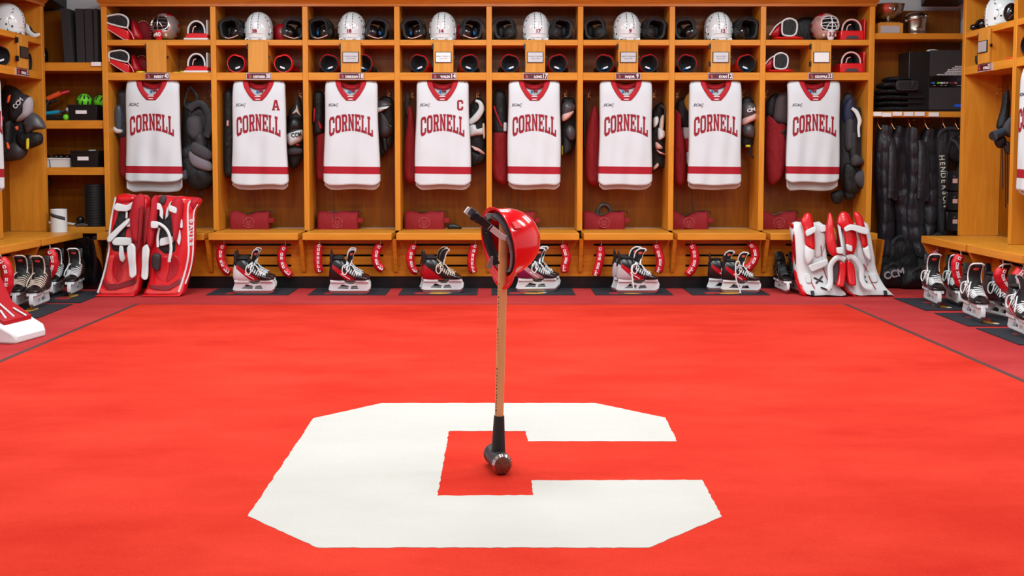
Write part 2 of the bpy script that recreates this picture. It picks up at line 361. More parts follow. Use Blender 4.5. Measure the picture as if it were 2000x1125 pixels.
# ================================================================== LOCKERS
STW = .045
def xs(p): return P(p, 230, YS).x
SX = [xs(p) for p in (206.5, 418.6, 597.5, 776, 955.3, 1133.2, 1311.5, 1488.5, 1700.3)]
def hook(x, z, y=.255):
    b = MB()
    b.tube([(x, y + .03, z), (x, y - .02, z), (x, y - .035, z + .012), (x, y - .038, z + .03)], .0035, 6, smooth=3)
    b.tube([(x, y + .03, z - .02), (x, y - .015, z - .03), (x - .012, y - .04, z - .05), (x - .01, y - .055, z - .035)], .0035, 6, smooth=3)
    b.tube([(x, y + .03, z - .01), (x + .02, y - .01, z), (x + .035, y - .03, z + .018)], .003, 6)
    b.box(x - .012, x + .012, y + .03, y + .045, z - .035, z + .012); return b
def locker(label, cx, y, rz, wd, last=False, num='', nm='', plaque=None, boxdx=0, slots=3, group=None, top=True, front=-.27):
    t = thing('locker', label, 'locker', (cx, y, 0), rz, group); h = wd / 2; D = YB - YS; hl = -h - STW / 2 + .0005; hr = h - STW / 2 + (STW if last else 0) - .0005
    for k, sx in enumerate([-h] + ([h] if last else [])):
        part('stile', MB().box(sx - STW / 2, sx + STW / 2, 0, D, ZSEAT, ZTOP + .02), WZ, t, .003)
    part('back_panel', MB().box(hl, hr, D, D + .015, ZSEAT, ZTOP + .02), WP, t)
    a, c = -h + STW / 2, h - STW / 2
    for z0, z1 in ((ZA0, ZA1), (ZB0, ZB1)): part('shelf', MB().box(a, c, .004, D, z0, z1), WX, t, .002)
    part('seat', MB().box(-h + .012, h - .025, front, 0, ZSEAT - .055, ZSEAT, 0).box(a, c, 0, D, ZSEAT - .055, ZSEAT), WX, t, .004)
    part('metal_strip', MB().box(a, c, D - .018, D, ZSEAT, ZSEAT + .006), STEEL, t)
    # base under the seat
    kb = MB(); ky = -.12; zb0, zb1 = .10, ZSEAT - .055
    sl = [zat(y_, YS + ky) for y_ in (478, 499, 519)]; ww = .27; prev = zb1
    for s_ in sl:
        kb.box(hl, hr, ky, ky + .02, s_ + .009, prev); kb.box(hl, -ww, ky, ky + .02, s_ - .009, s_ + .009); kb.box(ww, hr, ky, ky + .02, s_ - .009, s_ + .009); prev = s_ - .009
    kb.box(hl, hr, ky, ky + .02, zb0, prev)
    part('base_panel', kb, WK, t)
    part('base_back', MB().box(hl, hr, ky + .06, ky + .07, .02, zb1), RUBK, t)
    part('toe_kick', MB().box(hl, hr, ky + .012, ky + .06, .0, .10).box(hl, hr, ky + .004, ky + .012, 0, .012), RUBK, t)
    part('bracket', MB().shape([[(front + .02, zb1), (ky, zb1), (ky, .14), (ky - .02, .14)]], .03, M=Matrix.Translation((-h - .005, 0, 0)) @ Matrix.Rotation(R(90), 4, 'Z')), WK, t)
    sc_ = MB()
    for s_ in sl + [zb1 - .03]:
        for q in (-.022, .022): sc_.cyl((-h + q, ky - .001, s_ - .004), (-h + q, ky + .005, s_ - .004), .004, 8)
    part('screw', sc_, VENT, t, label='dark screw heads')['kind'] = 'stuff'
    for x in (-h + .1, h - .1): part('coat_hook', hook(x, ZB0 - .10, D - .045), BRASS, t)
    # little door and compartment box
    if top:
        bw = .078; bx = boxdx
        bb = MB(); bb.box(bx - bw, bx - bw + .014, .0, D, ZB1, ZA0); bb.box(bx + bw - .014, bx + bw, .0, D, ZB1, ZA0)
        part('compartment', bb, WZ, t)
        dz0, dz1 = ZB1 - .002, ZA0 + .028
        dr = part('door', MB().box(bx - bw - .004, bx + bw + .004, -.018, -.001, dz0, dz1), WD, t, .002)
        for z in (dz0 + .05, dz1 - .06): part('hinge', MB().box(bx - bw - .016, bx - bw - .002, -.014, .002, z, z + .04).cyl((bx - bw - .006, -.018, z), (bx - bw - .006, -.018, z + .04), .004, 8), BPLAS, dr)
        part('latch', MB().box(bx + bw + .004, bx + bw + .016, -.012, .002, (dz0 + dz1) / 2 - .01, (dz0 + dz1) / 2 + .01), BPLAS, dr)
        if plaque:
            zc = zat(112.5); pq = MB(); pq.box(bx - .066, bx + .066, -.026, -.0185, zc - .044, zc + .044, 0)
            pq.box(bx - .061, bx + .061, -.028, -.026, zc - .039, zc + .039, 1)
            if plaque[1]:
                pq.text(plaque[1], .0145, .001, 2, x=bx, z=zc + .008, y=-.0286); pq.text(plaque[2], .0125, .001, 2, x=bx, z=zc - .011, y=-.0286)
            part('plaque', pq, [BPLAS, plaque[0], mat('engraved', (120, 114, 120), .5)], dr)
    if num:
        nx = boxdx + .002; zc = (ZB0 + ZB1) / 2 + .0; npb = MB()
        npb.box(nx - .103, nx + .103, -.007, .004, zc - .028, zc + .026, 0); npb.box(nx - .099, nx + .099, -.009, -.007, zc - .021, zc + .022, 1)
        npb.text(num, .050, .001, 2, x=nx + .077, z=zc + .0005, y=-.0096, bold=.0012, wid=.036 if len(num) > 1 else .018)
        wn = min(.1, .016 * len(nm)); npb.text(nm, .026, .001, 2, x=nx + .053 - wn / 2, z=zc - .005, y=-.0096, bold=.0012, wid=wn)
        npb.ell((nx - .082, -.009, zc), (.014, .002, .018), 3, nu=12, nv=6); npb.ell((nx - .07, -.0095, zc - .006), (.011, .002, .013), 4, nu=12, nv=6)
        npb.ell((nx - .074, -.0098, zc + .008), (.006, .002, .007), 4, nu=10, nv=6)
        part('name_plate', npb, [PLATE, MAROON, LETW, LRED, mat('bear_tan', (150, 96, 80), .6)], t)
    return t
LD = [('REEST', '40', None), ('CASTAGNA', '38', None), ('DIGIULIAN', '18', (PLATE, 'F. Arthur Cranley', 'Class of 1947')), ('WALSH', '14', (PLATEW, 'Blaine E. Aldrich, Jr.', 'Class of 1951')),
      ('LONG', '17', (PLATE, 'Timothy J. Cavanagh', 'Class of 1983')), ('MAJOR', '9', (PLATE, 'Edgar W. Anderson', 'Class of 1958')), ('RYAN', '12', (PLATE, 'Harry K. Pfann', 'Class of 1947')), ('KEOPPLE', '33', (PLATEW, '', ''))]
NUM = [d[1] for d in LD]
WORDS = {'40': 'leftmost locker of the back row', '33': 'rightmost locker of the back row'}
for i in range(8):
    h = (SX[i] + SX[i + 1]) / 2; bx = xs([309, 506.5, 686.5, 866.5, 1045, 1225.5, 1405, 1600.5][i]) - h
    locker('oak locker in the back row with plate number %s%s' % (NUM[i], ', goalie stall at the %s end' % ('left' if i == 0 else 'right') if i in (0, 7) else ''),
           h, YS, 0, SX[i + 1] - SX[i], last=(i == 7), num=LD[i][1], nm=LD[i][0], plaque=LD[i][2], boxdx=bx, group='back row lockers')
x0, x1 = SX[0] - STW / 2, SX[8] + STW / 2
cp = [(0, ZTOP - .002), (-.008, ZTOP - .002), (-.008, ZTOP + .02), (-.02, ZTOP + .03), (-.024, ZTOP + .045), (-.045, ZTOP + .065), (-.055, ZTOP + .09), (-.055, ZTOP + .115), (.3, ZTOP + .115), (.3, ZTOP + .02), (0, ZTOP + .02)]
def crown(n, M, L):
    r = [[(x, p[0], p[1]) for p in cp] for x in (-.0, L)]
    r[0] = [(p[0] if p[0] < 0 else 0, p[0], p[1]) for p in cp]; r[1] = [(L - (p[0] if p[0] < 0 else 0), p[0], p[1]) for p in cp]
    r[0] = [(q[0], q[1], q[2]) for q in r[0]]
    return struct(n, MB().loft(r, M=M), WC)
crown('trim_1', Matrix.Translation((x0, YS, 0)), x1 - x0)
part('end_panel_left', MB().box(x0 - .001, x0 + .01, YS + .01, YB, ZSEAT, ZTOP), WZ)['kind'] = 'structure'
bpy.data.objects['end_panel_left'].name = 'trim_2'
# seat end leg at the right
struct('trim_3', MB().shape([[(YBF + .03, .41), (YB, .41), (YB, 0), (YBF + .14, 0)]], .02, M=Matrix.Translation((x1 + .012, 0, 0)) @ Matrix.Rotation(R(90), 4, 'Z')), WK)
# side lockers
BAY = .76
YL1 = 8.17; YR1 = 7.72
side = []
for i in range(2):
    side.append(locker('oak locker on the left wall, %s' % ('nearest the back corner' if i == 0 else 'cut by the left edge of the picture'),
       XL, YL1 - BAY * (i + .5), R(90), BAY, last=(i == 0), num='2' if i == 0 else '', nm='MALIZ' if i == 0 else '', plaque=(mat('plaque_dark', (74, 60, 52), .3), '', ''), boxdx=.0, front=-.30, group='left wall lockers'))
for i in range(2):
    locker('oak locker on the right wall, %s' % ('nearest the back corner' if i == 0 else 'cut by the right edge of the picture'),
       XR, YR1 - BAY * (i + .5), R(-90), BAY, last=False, num='21' if i == 0 else '', nm='STAN' if i == 0 else '', plaque=(PLATE, '', ''), boxdx=-.03, front=-.30, group='right wall lockers')
part('stile', MB().box(XR, XR + YB - YS, YR1 - BAY * 2 - STW / 2, YR1 - BAY * 2 + STW / 2, ZSEAT, ZTOP + .02), WZ)['kind'] = 'structure'
bpy.data.objects['stile.%03d' % (len([o for o in bpy.data.objects if o.name.startswith('stile')]) - 1)].name = 'trim_4'
crown('trim_5', Matrix.Translation((XL, YL1 + .02, 0)) @ Matrix.Rotation(R(90), 4, 'Z') @ Matrix.Translation((-1.56, 0, 0)), 1.56)
crown('trim_6', Matrix.Translation((XR, YR1 + .02, 0)) @ Matrix.Rotation(R(-90), 4, 'Z'), 1.56)

# ================================================================== open shelf bays in the corners
def shelf_unit(label, xa, xb, shelves, zt, y0=YS + .01):
    t = thing('shelf_unit', label, 'shelves', ((xa + xb) / 2, y0, 0)); h = (xb - xa) / 2; D = YB - y0
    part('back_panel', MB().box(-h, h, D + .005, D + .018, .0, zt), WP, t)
    for za, zb, dep in shelves: part('shelf', MB().box(-h, h, D - dep, D + .003, za, zb), WX, t, .002)
    return t
lu = shelf_unit('open oak shelving in the left back corner holding binders and bins', XWL + .02, SX[0] - STW / 2 - .002,
    [(zat(138), zat(121.5), D_ := .28), (zat(251), zat(235), .28), (zat(342), zat(327), .28), (zat(456), zat(444), .30)], zat(21, YB))
ru = shelf_unit('open oak shelving in the right back corner holding trophies and hanging coats', SX[8] + STW / 2 + .002, XWR - .02,
    [(zat(76), zat(64.5), .28), (zat(228.5), zat(217.5), .28)], zat(21, YB))
lb_ = MB()
for a, b2 in ((1705, 1723), (1724, 1742), (1745, 1763), (1767, 1785), (1788, 1807), (1816, 1835)):
    p, q = P(a, 227, YS - .002), P(b2, 219, YS - .002); dz = random.Random(a).uniform(-.004, .004)
    lb_.box(p.x - ru.location.x, q.x - ru.location.x, .0 - .002, .012, p.z + dz, q.z + dz)
part('paper_label', lb_, LETW, ru, label='white paper labels on the shelf edge')

# ================================================================== JERSEYS
def jmat():
    m = bpy.data.materials.new('jersey_knit'); m.use_nodes = True; n = m.node_tree.nodes; l = m.node_tree.links; b = n['Principled BSDF']
    tc = n.new('ShaderNodeTexCoord'); sp = n.new('ShaderNodeSeparateXYZ'); l.new(tc.outputs['Object'], sp.inputs[0])
    # stripe runs slightly uphill to the left: z + .012 x
    ml = n.new('ShaderNodeMath'); ml.operation = 'MULTIPLY_ADD'; ml.inputs[1].default_value = .014; l.new(sp.outputs['X'], ml.inputs[0]); l.new(sp.outputs['Z'], ml.inputs[2])
    cp_ = n.new('ShaderNodeMath'); cp_.operation = 'COMPARE'; cp_.inputs[1].default_value = -.740; cp_.inputs[2].default_value = .0305; l.new(ml.outputs[0], cp_.inputs[0])
    mx = n.new('ShaderNodeMix'); mx.data_type = 'RGBA'; mx.inputs['A'].default_value = lin((214, 222, 226)) + (1,); mx.inputs['B'].default_value = lin((166, 2, 30)) + (1,)
    l.new(cp_.outputs[0], mx.inputs['Factor']); l.new(mx.outputs['Result'], b.inputs['Base Color']); b.inputs['Roughness'].default_value = .8
    z = n.new('ShaderNodeTexNoise'); z.inputs['Scale'].default_value = 900; l.new(tc.outputs['Object'], z.inputs['Vector'])
    bp = n.new('ShaderNodeBump'); bp.inputs['Strength'].default_value = .2; bp.inputs['Distance'].default_value = .001; l.new(z.outputs['Fac'], bp.inputs['Height']); l.new(bp.outputs[0], b.inputs['Normal'])
    return m
JM = jmat()
NK = [(0, -.142), (.027, -.142), (.054, -.116), (.077, -.084), (.092, -.056), (.1025, -.03), (.108, 0)]
def interp(t, x):
    for (a, b_), (c, d) in zip(t, t[1:]):
        if x <= c: return b_ + (d - b_) * (x - a) / (c - a)
    return t[-1][1]
WORD0 = word('CORNELL', .362, .138); WORD0 = slice_mb(WORD0, [i * .0125 for i in range(-14, 15)], [i * .02 for i in range(1, 7)])
def jersey(label, loc, rz=0, seed=1, cap=None, hem=.855, under=.045, hw0=.212, hw1=.232, group='white game jerseys'):
    rd = random.Random(seed); ph = [rd.uniform(0, 6.28) for _ in range(6)]
    T = .035
    def hw(z): return hw0 + (hw1 - hw0) * min(1, -z / .85) + .003 * math.sin(z * 9 + ph[0])
    def surf(x, z):
        f = min(1, max(0, (-z - .1) / .5)); u = min(1, abs(x) / hw(z))
        fold = (.0045 * f + .0012) * math.sin(x * 26 + z * 3 + ph[1]) + .004 * f * math.sin(x * 47 - z * 5 + ph[2]) + .0015 * math.sin(z * 22 + x * 14 + ph[3])
        return -T * (1 - u ** 5) ** .5 + fold * (1 - u ** 4) + .028 * (1 - min(1, -z / .12)) ** 2
    t = thing('jersey', label, 'jersey', loc, rz, group)
    def sheet(front, hemz, wk, curl):
        NU, NV = 44, 56; vs = []; fs = []
        for j in range(NV + 1):
            for i in range(NU + 1):
                u = -1 + 2 * i / NU; v = j / NV; sgn = 1 if u > 0 else -1
                uu = sgn * abs(u) ** .85
                x0 = uu * hw0
                zt = interp(NK, abs(x0)) if (front and abs(x0) < .108) else 0
                if not front: zt = -.03 * max(0, 1 - (abs(x0) / .09) ** 2) if abs(x0) < .09 else 0
                if abs(u) > .86: zt -= .03 * (1 - math.sqrt(max(0, 1 - ((abs(u) - .86) / .14) ** 2)))
                zb = -hemz + curl * max(0, (abs(u) - .72) / .28) ** 2 + .004 * math.sin(u * 5 + ph[4])
                z = zb + (zt - zb) * v; x = uu * hw(z) * wk
                if front: y = surf(x / wk, z)
                else: y = T + .004 * math.sin(x * 22 + ph[5]) - (T) * abs(u) ** 8
                vs.append((x, y, z))
        W = NU + 1
        for j in range(NV):
            for i in range(NU): fs.append((j * W + i, j * W + i + 1, (j + 1) * W + i + 1, (j + 1) * W + i))
        return MB().add(vs, fs)
    fr = part('body', sheet(True, hem, 1, .03), [JM], t, ang=70)
    bk = part('back_panel', sheet(False, hem + under, .965, .035), [JWHITE], t, ang=70)
    for o in (fr, bk): s_ = o.modifiers.new('s', 'SOLIDIFY'); s_.thickness = .003; s_.offset = 1 if o is fr else 0
    # collar
    outer = [(.130, .002), (.124, -.03), (.114, -.056), (.099, -.085), (.073, -.125), (.038, -.162)]; inner = [(.086, .002), (.081, -.03), (.071, -.056), (.056, -.083), (.036, -.107), (.016, -.122)]
    pr = [(-a[0], a[1], -b_[0], b_[1]) for a, b_ in zip(outer, inner)] + [(0, -.163, 0, -.125)] + [(a[0], a[1], b_[0], b_[1]) for a, b_ in list(zip(outer, inner))[::-1]]
    vs = []; fs = []; nn = 5
    for a in pr:
        for k in range(nn + 1):
            f = k / nn; x = a[0] + (a[2] - a[0]) * f; z = a[1] + (a[3] - a[1]) * f; vs.append((x, surf(x, min(0, z)) - .006 - .003 * math.sin(f * math.pi) + .006 * f, z))
    for i in range(len(pr) - 1):
        for k in range(nn): q = i * (nn + 1) + k; fs.append((q, q + 1, q + nn + 2, q + nn + 1))
    c = part('collar', MB().add(vs, fs), [RED], t, ang=70); s_ = c.modifiers.new('s', 'SOLIDIFY'); s_.thickness = .004; s_.offset = 0
    vs = []; fs = []
    for i in range(13):
        x = -.096 + .016 * i; zt = -.03 + .03 * (x / .09) ** 2
        vs += [(x, T - .008, zt + .002), (x, T - .010, zt - .038)]
    for i in range(12): fs.append((i * 2, i * 2 + 1, i * 2 + 3, i * 2 + 2))
    c2 = part('inner_collar', MB().add(vs, fs), [RED], t); s_ = c2.modifiers.new('s', 'SOLIDIFY'); s_.thickness = .004
    tg = MB(); tg.box(-.028, -.012, T - .012, T - .009, -.095, -.075, 0); tg.tube([(.012 + .012 * math.cos(a), T - .012, -.093 + .014 * math.sin(a)) for a in [R(q) for q in range(0, 181, 20)]], .004, 6, 1); tg.box(-.012, .03, T - .011, T - .009, -.079, -.072, 2)
    part('size_tag', tg, [BLUE, LRED, RED], t)
    lc = MB()
    for z, hw_ in ((-.131, .024), (-.153, .018)):
        lc.tube([(x, surf(x, z) - .013, z) for x in (-hw_, 0, hw_)], .0042, 8)
    part('collar_lace', lc, LETW, t)
    wd = MB(); wd.f = WORD0.f; wd.m = WORD0.m
    for (x, y, z) in WORD0.v:
        f = z / .138; q = (x / .18) ** 2; zz = -.412 + z - .030 * q * f - .052 * q * (1 - f)
        xx = x * 1.0; wd.v.append((xx, surf(xx, zz) - .0055 + y, zz))
    part('lettering', wd, LRED, t, ang=60)
    lg = MB()
    lg.text('ECAC', .031, .0012, 0, bold=.0006, shear=.35, wid=.084); lg.add(*[[(-.046, .0, -.0145), (.042, 0, -.0145), (.04, 0, -.018), (-.05, 0, -.018)], [(0, 1, 2, 3)]], 1)
    lg.v = [(x - .148, surf(x - .148, z - .20) - .0045 + y, z - .20) for x, y, z in lg.v]
    part('chest_logo', lg, [NAVY, RED], t)
    if cap:
        cm = slice_mb(word(cap, .062 if cap == 'A' else .05, .086), [-.015, 0, .015], [.02, .04, .06])
        cm.v = [(x + .147, surf(x + .147, z - .243) - .0055 + y, z - .243) for x, y, z in cm.v]
        part('captain_letter', cm, LRED, t)
    hg = MB(); hg.tube([(-.19, 0, -.012), (-.1, 0, .004), (0, 0, .012), (.1, 0, .004), (.19, 0, -.012)], .006, 6, smooth=3)
    hg.v = [(x, y, min(z, .016)) for x, y, z in hg.v]
    part('hanger', hg, BPLAS, t)
    return t
JX = [(299, 306), None]
jcx = [297.8, 505.5, 686, 864.5, 1043.5, 1222.5, 1397.5, 1590]
for i in range(8):
    p = P(jcx[i], 158.5 if i not in (0,) else 157.5, YS + .04)
    jersey('white team jersey with red collar hanging in locker %s%s' % (NUM[i], {1: ', letter A on the chest', 3: ', letter C on the chest'}.get(i, '')),
           p, 0, 11 + i, {1: 'A', 3: 'C'}.get(i), hem=.84 if i in (0, 7) else .862, under=.085 if i == 0 else .07 if i == 7 else .04, hw0=.217 if i in (0,7) else .213, hw1=.236 if i in (0, 1, 2, 3) else .222)
zj = P(1043, 158.5, YS + .04).z
jersey('white team jersey at the left edge of the picture, only its hem corner showing', (XL + .12, YL1 - BAY * 1.47 - .085, zj), R(90), 31, group='white game jerseys')
jersey('white team jersey at the right edge of the picture, only its side showing', (XR - .02, YR1 - BAY * 1.49, zj), R(-90), 33, group='white game jerseys')

# ================================================================== GEAR IN THE LOCKERS
def loc_name(n): return 'locker ' + n
def se_ring(c, a, b, n=24, ex=2.4, ax='z', rot=0):
    out = []
    for i in range(n):
        t = 2 * math.pi * i / n; u = math.copysign(abs(math.cos(t)) ** (2 / ex), math.cos(t)) * a; v = math.copysign(abs(math.sin(t)) ** (2 / ex), math.sin(t)) * b
        if ax == 'z': out.append((c[0] + u, c[1] + v, c[2]))
        elif ax == 'y': out.append((c[0] + u, c[1], c[2] + v))
        else: out.append((c[0], c[1] + u, c[2] + v))
    return out
# ---- player helmets (front faces -y, number on the brow)
def helmet(label, loc, rz, num, group='white player helmets', logo=True):
    t = thing('hockey_helmet', label, 'helmet', loc, rz, group)
    prof = [(.0, .97, .99), (.03, 1.0, 1.0), (.07, 1.02, 1.02), (.11, 1.0, 1.0), (.145, .93, .94), (.175, .81, .82), (.20, .63, .65), (.218, .42, .44), (.228, .2, .22), (.231, .04, .05)]
    A, B = .113, .132
    def rad(z, th):
        for (z0, a0, b0), (z1, a1, b1) in zip(prof, prof[1:]):
            if z <= z1 + 1e-6: f = (z - z0) / (z1 - z0); a = a0 + (a1 - a0) * f; b = b0 + (b1 - b0) * f; break
        ridge = 1 + .018 * math.exp(-((abs(math.sin(th)) - .0) / .25) ** 2) * (1 if math.cos(th) < 2 else 0)
        return A * a * ridge, B * b * ridge
    def S(z, th, o=0):      # th = 0 is the front (-y)
        a, b = rad(z, th); return Vector(((a + o) * math.sin(th), -(b + o) * math.cos(th), z + .018))
    sh = MB(); n = 40; rings = []
    zz = [.03 - .03, .02, .05, .08, .11, .14, .16, .18, .195, .21, .222, .229, .231]
    for z in zz: rings.append([S(z, 2 * math.pi * i / n) for i in range(n)])
    sh.loft(rings, 0)
    part('shell', sh, [HWHITE], t, ang=60)
    # raised brow ridge and side panels
    rg = MB()
    rg.tube([S(.035, a, .002) for a in [R(q) for q in range(-34, 35, 4)]], .003, 6)
    for s_ in (-1, 1): rg.tube([S(z, s_ * R(24), .0005) for z in (.035, .08, .12, .15, .18, .2)], .0025, 6, smooth=3); rg.tube([S(z, s_ * R(q), .001) for z, q in ((.02, 60), (.06, 72), (.1, 70), (.14, 62))], .0028, 6, smooth=3)
    part('shell_ridge', rg, HWHITE, t)
    v = MB()
    for s_ in (-1, 1):
        for k, z in enumerate((.075, .1, .125, .15, .17, .19)):
            q = S(z, s_ * R(14 - 0 * k), -.001); q2 = S(z + .013, s_ * R(14), -.001)
            q.x = s_ * (.03 - .001 * k); q2.x = q.x
            v.tube([q, q2], .003, 6)
        for z, a in ((.15, 55), (.10, 66), (.13, 100), (.09, 95)): v.tube([S(z, s_ * R(a), .0005), S(z - .012, s_ * R(a + 7), .0005)], .0035, 6)
        v.ell(S(.035, s_ * R(62), 0), (.006, .008, .01)); v.ell(S(.05, s_ * R(80), 0), (.006, .008, .006))
    part('vent', v, VENT, t, label='dark vent slots')
    nb = MB(); nb.text(num, .042, .001, bold=.0016); nb.v = [(x, S(max(.02, z + .052), math.asin(max(-1, min(1, x / A))), .0035).y + y, z + .070) for x, y, z in nb.v]
    part('number', nb, LRED, t)
    lo_ = MB()
    for s_ in (-1, 1): q = S(.172, s_ * R(52), .002); lo_.text('c', .03, .001, M=Matrix.Translation(q) @ Matrix.Rotation(s_ * R(52), 4, 'Z'), bold=.001)
    part('side_emblem', lo_, LRED, t)
    ln = MB(); ln.loft([se_ring((0, 0, z), A * .9, B * .9) for z in (.004, .02)], 0)
    ln.box(-.03, .03, -B * .96, -B * .7, .0, .018, 0)
    for s_ in (-1, 1): ln.box(s_ * .07 - .02, s_ * .07 + .02, -B * .8, -.02, 0, .02, 0)
    part('liner', ln, PWHITE, t, .002)
    st = MB(); st.tube([(-.1, -.02, .06), (-.108, -.04, .01), (-.09, -.09, .005), (-.06, -.12, .004)], .0035, 6, smooth=3)
    part('chin_strap', st, RUBBER, t)
    return t
ZSA = ZA1; ZSB = ZB1
hx = [None, 507, 688.5, 865.5, 1047, 1224, 1401.5]
for i in range(1, 7):
    p = P(hx[i], 76, YS + .14)
    helmet('white hockey helmet with number %s on the brow, on the top shelf' % NUM[i], (p.x, YS + .137, ZSA), R(-4 if i < 4 else 5), NUM[i])
# ---- black elbow pads
def elbow_pad(label, loc, rz, kind=0, s=1, tint=None):
    t = thing('elbow_pad', label, 'elbow pad', loc, rz, 'black elbow pads on the top shelf'); t.scale = (s, s, s)
    a0, a1 = R(-60), R(250)
    def sleeve(r0, r1, y0, y1, thk, za=1.0):
        rings = []
        for k in range(25):
            a = a0 + (a1 - a0) * k / 24; c, s_ = math.cos(a), math.sin(a); w = 1 + .08 * math.sin(k * .9)
            rings.append([(r * w * c, y, .085 + r * w * s_ * za) for r, y in ((r0 - thk, y0), (r0, y0 - .004), (r0 + thk * .4, (y0 + y1) / 2), (r1, y1), (r1 - thk, y1), ((r0 + r1) / 2 - thk, (y0 + y1) / 2))])
        return rings
    b = MB(); b.loft(sleeve(.078, .07, -.09, .07, .016)); b.v = [(x, y, max(.001, z)) for x, y, z in b.v]
    part('sleeve', b, [BLACK], t, ang=60)
    b = MB(); b.ell((.035, -.035, .06), (.052, .062, .058), nu=18, nv=12, rot=(0, R(30), R(20))); b.v = [(x, y, max(.001, z)) for x, y, z in b.v]
    part('elbow_cap', b, [BGLOSS if kind != 1 else BLACK], t, ang=70)
    b = MB(); b.tube([(.095 * math.cos(R(q)), -.088, .085 + .083 * math.sin(R(q))) for q in range(20, 200, 20)], .006, 6)
    b.tube([(-.03, -.1, .02), (.0, -.105, .012), (.04, -.1, .02), (.075, -.098, .035)], .0035, 6, smooth=4, mi=1 if kind == 2 else 0)
    part('edge_piping', b, [RUBBER, PINK], t)
    b = MB(); b.pillow([(-.09, .02), (-.1, .07), (-.07, .11), (-.03, .12), (-.02, .06), (-.05, .01)], .03, y=.03)
    part('upper_guard', b, [DGREY if kind == 1 else BLACK], t, ang=70)
    if tint: part('lining', MB().ell((0, -.045, .06), (.034, .012, .02), nu=14, nv=8, rot=(0, R(-15), 0)), tint, t, label='blue lining')
    return t
for i, (a, c, k, tt) in enumerate([(459, 573, 2, None), (631, 735, 2, BLUE), (812, 918, 2, BLUE), (989, 1091, 1, None), (1164, 1272, 1, None), (1338, 1450, 0, None)]):
    n = NUM[i + 1]
    for q, (px, rz) in enumerate(((a, R(-12)), (c, R(14)))):
        p = P(px, 76, YS + .13)
        e_ = elbow_pad('black elbow pad %s of the white helmet in locker %s' % ('left' if q == 0 else 'right', n), (p.x, YS + .13, ZSA), rz, k, 1.12, tt)
        if q: e_.scale = (-1.12, 1.12, 1.12)
p = P(551, 60, YS + .235); b = MB(); b.ell((0, 0, .075), (.075, .055, .09), nu=24, nv=14); b.v = [(x, y, max(0, z)) for x, y, z in b.v]
rh = thing('helmet', 'dark red practice helmet behind the white helmet numbered 38', 'helmet', (p.x, YS + .237, ZSA)); part('shell', b, [RLEA2], rh, ang=70)
part('emblem', MB().text('c', .03, .001, y=-.056, z=.09), LETW, rh)
for i in (2, 3):
    p = P(hx[i] + 34, 60, YS + .24); b = MB(); b.ell((0, 0, .075), (.06, .05, .075), nu=20, nv=12); b.v = [(x, y, max(0, z)) for x, y, z in b.v]
    rh = thing('helmet', 'dark red practice helmet half hidden behind white helmet %s' % ('eighteen' if i == 2 else 'fourteen'), 'helmet', (p.x, YS + .24, ZSA)); part('shell', b, [RLEA2], rh, ang=70)
# ---- red player gloves, cuff opening towards the room
def glove(label, loc, rz, blue=True, mirror=False, s=1, dark=False):
    t = thing('hockey_glove', label, 'glove', loc, rz, 'red player gloves'); t.scale = (-s if mirror else s, s, s)
    rg = []; N = 28
    def ring(y, a, b_, zc, dent=0):
        out = []
        for q in range(N):
            an = 2 * math.pi * q / N; r = 1 - dent * math.exp(-((an - R(75)) / .35) ** 2)
            out.append((a * math.cos(an) * r, y, zc + b_ * math.sin(an) * r))
        return out
    outer = [ring(-.075, .070, .070, .072, .12), ring(-.07, .076, .074, .076, .1), ring(-.03, .074, .070, .072), ring(.02, .064, .058, .060), ring(.06, .07, .05, .052), ring(.1, .066, .04, .044)]
    part('cuff', MB().loft(outer + [[(0, .101, .044)] * N], 0, caps=False), [RLEA], t, ang=70)
    inner = [ring(-.0755, .066, .066, .072, .12), ring(-.04, .058, .056, .070), ring(.0, .044, .04, .062)]
    il = MB().loft(inner + [ring(.001, .001, .001, .062)], 0, caps=False)
    il.tube([Vector(q) for q in ring(-.077, .068, .068, .072, .12)] + [Vector(ring(-.077, .068, .068, .072, .12)[0])], .0042, 6, 1)
    part('lining', il, [DARKIN, RLEA if dark else RUBBER], t, ang=70)
    tb = MB(); tb.box(-.0, .038, -.0795, -.077, .018, .030, 0, M=Matrix.Translation((0, .012, .012)) @ Matrix.Rotation(R(-22), 4, 'Y') @ Matrix.Translation((0, 0, 0)))
    part('brand_tab', tb, [LETW], t, label='white brand tab inside the cuff')
    if blue: part('inner_patch', MB().ell((-.005, -.04, .035), (.03, .02, .01), nu=14, nv=8, rot=(0, R(-15), 0)), BLUE, t, label='blue inner patch')
    fg = MB()
    for k in range(4): fg.tube([(-.048 + .032 * k, .08, .045), (-.05 + .033 * k, .12, .045), (-.05 + .033 * k, .14, .03), (-.049 + .033 * k, .145, .018)], [.019, .018, .017, .013], 10, smooth=2)
    fg.tube([(-.06, .03, .04), (-.085, .06, .03), (-.085, .095, .022)], [.022, .02, .014], 10, smooth=2)
    part('fingers', fg, [BLACK if not dark else RLEA2], t, ang=70)
    return t
GX = [(467, 557, 0), (646, 710, 1), (823, 914, 1), (997, 1087, 1), (1182.5, 1262, 1), (1340.5, 1451, 1)]
for i, (a, c, bl) in enumerate(GX):
    n = NUM[i + 1]
    for q, px in enumerate((a, c)):
        p = P(px, 140, YS + .12)
        dk = i == 0
        glove('red glove in the lower cubby of locker %s, %s of the little door' % (n, 'left' if q == 0 else 'right'), (p.x, YS + .12, ZSB), R(random.Random(i * 2 + q).uniform(-9, 9)) + (R(-8) if q == 0 else R(8)), bl, q == 1, 1.06, dk)

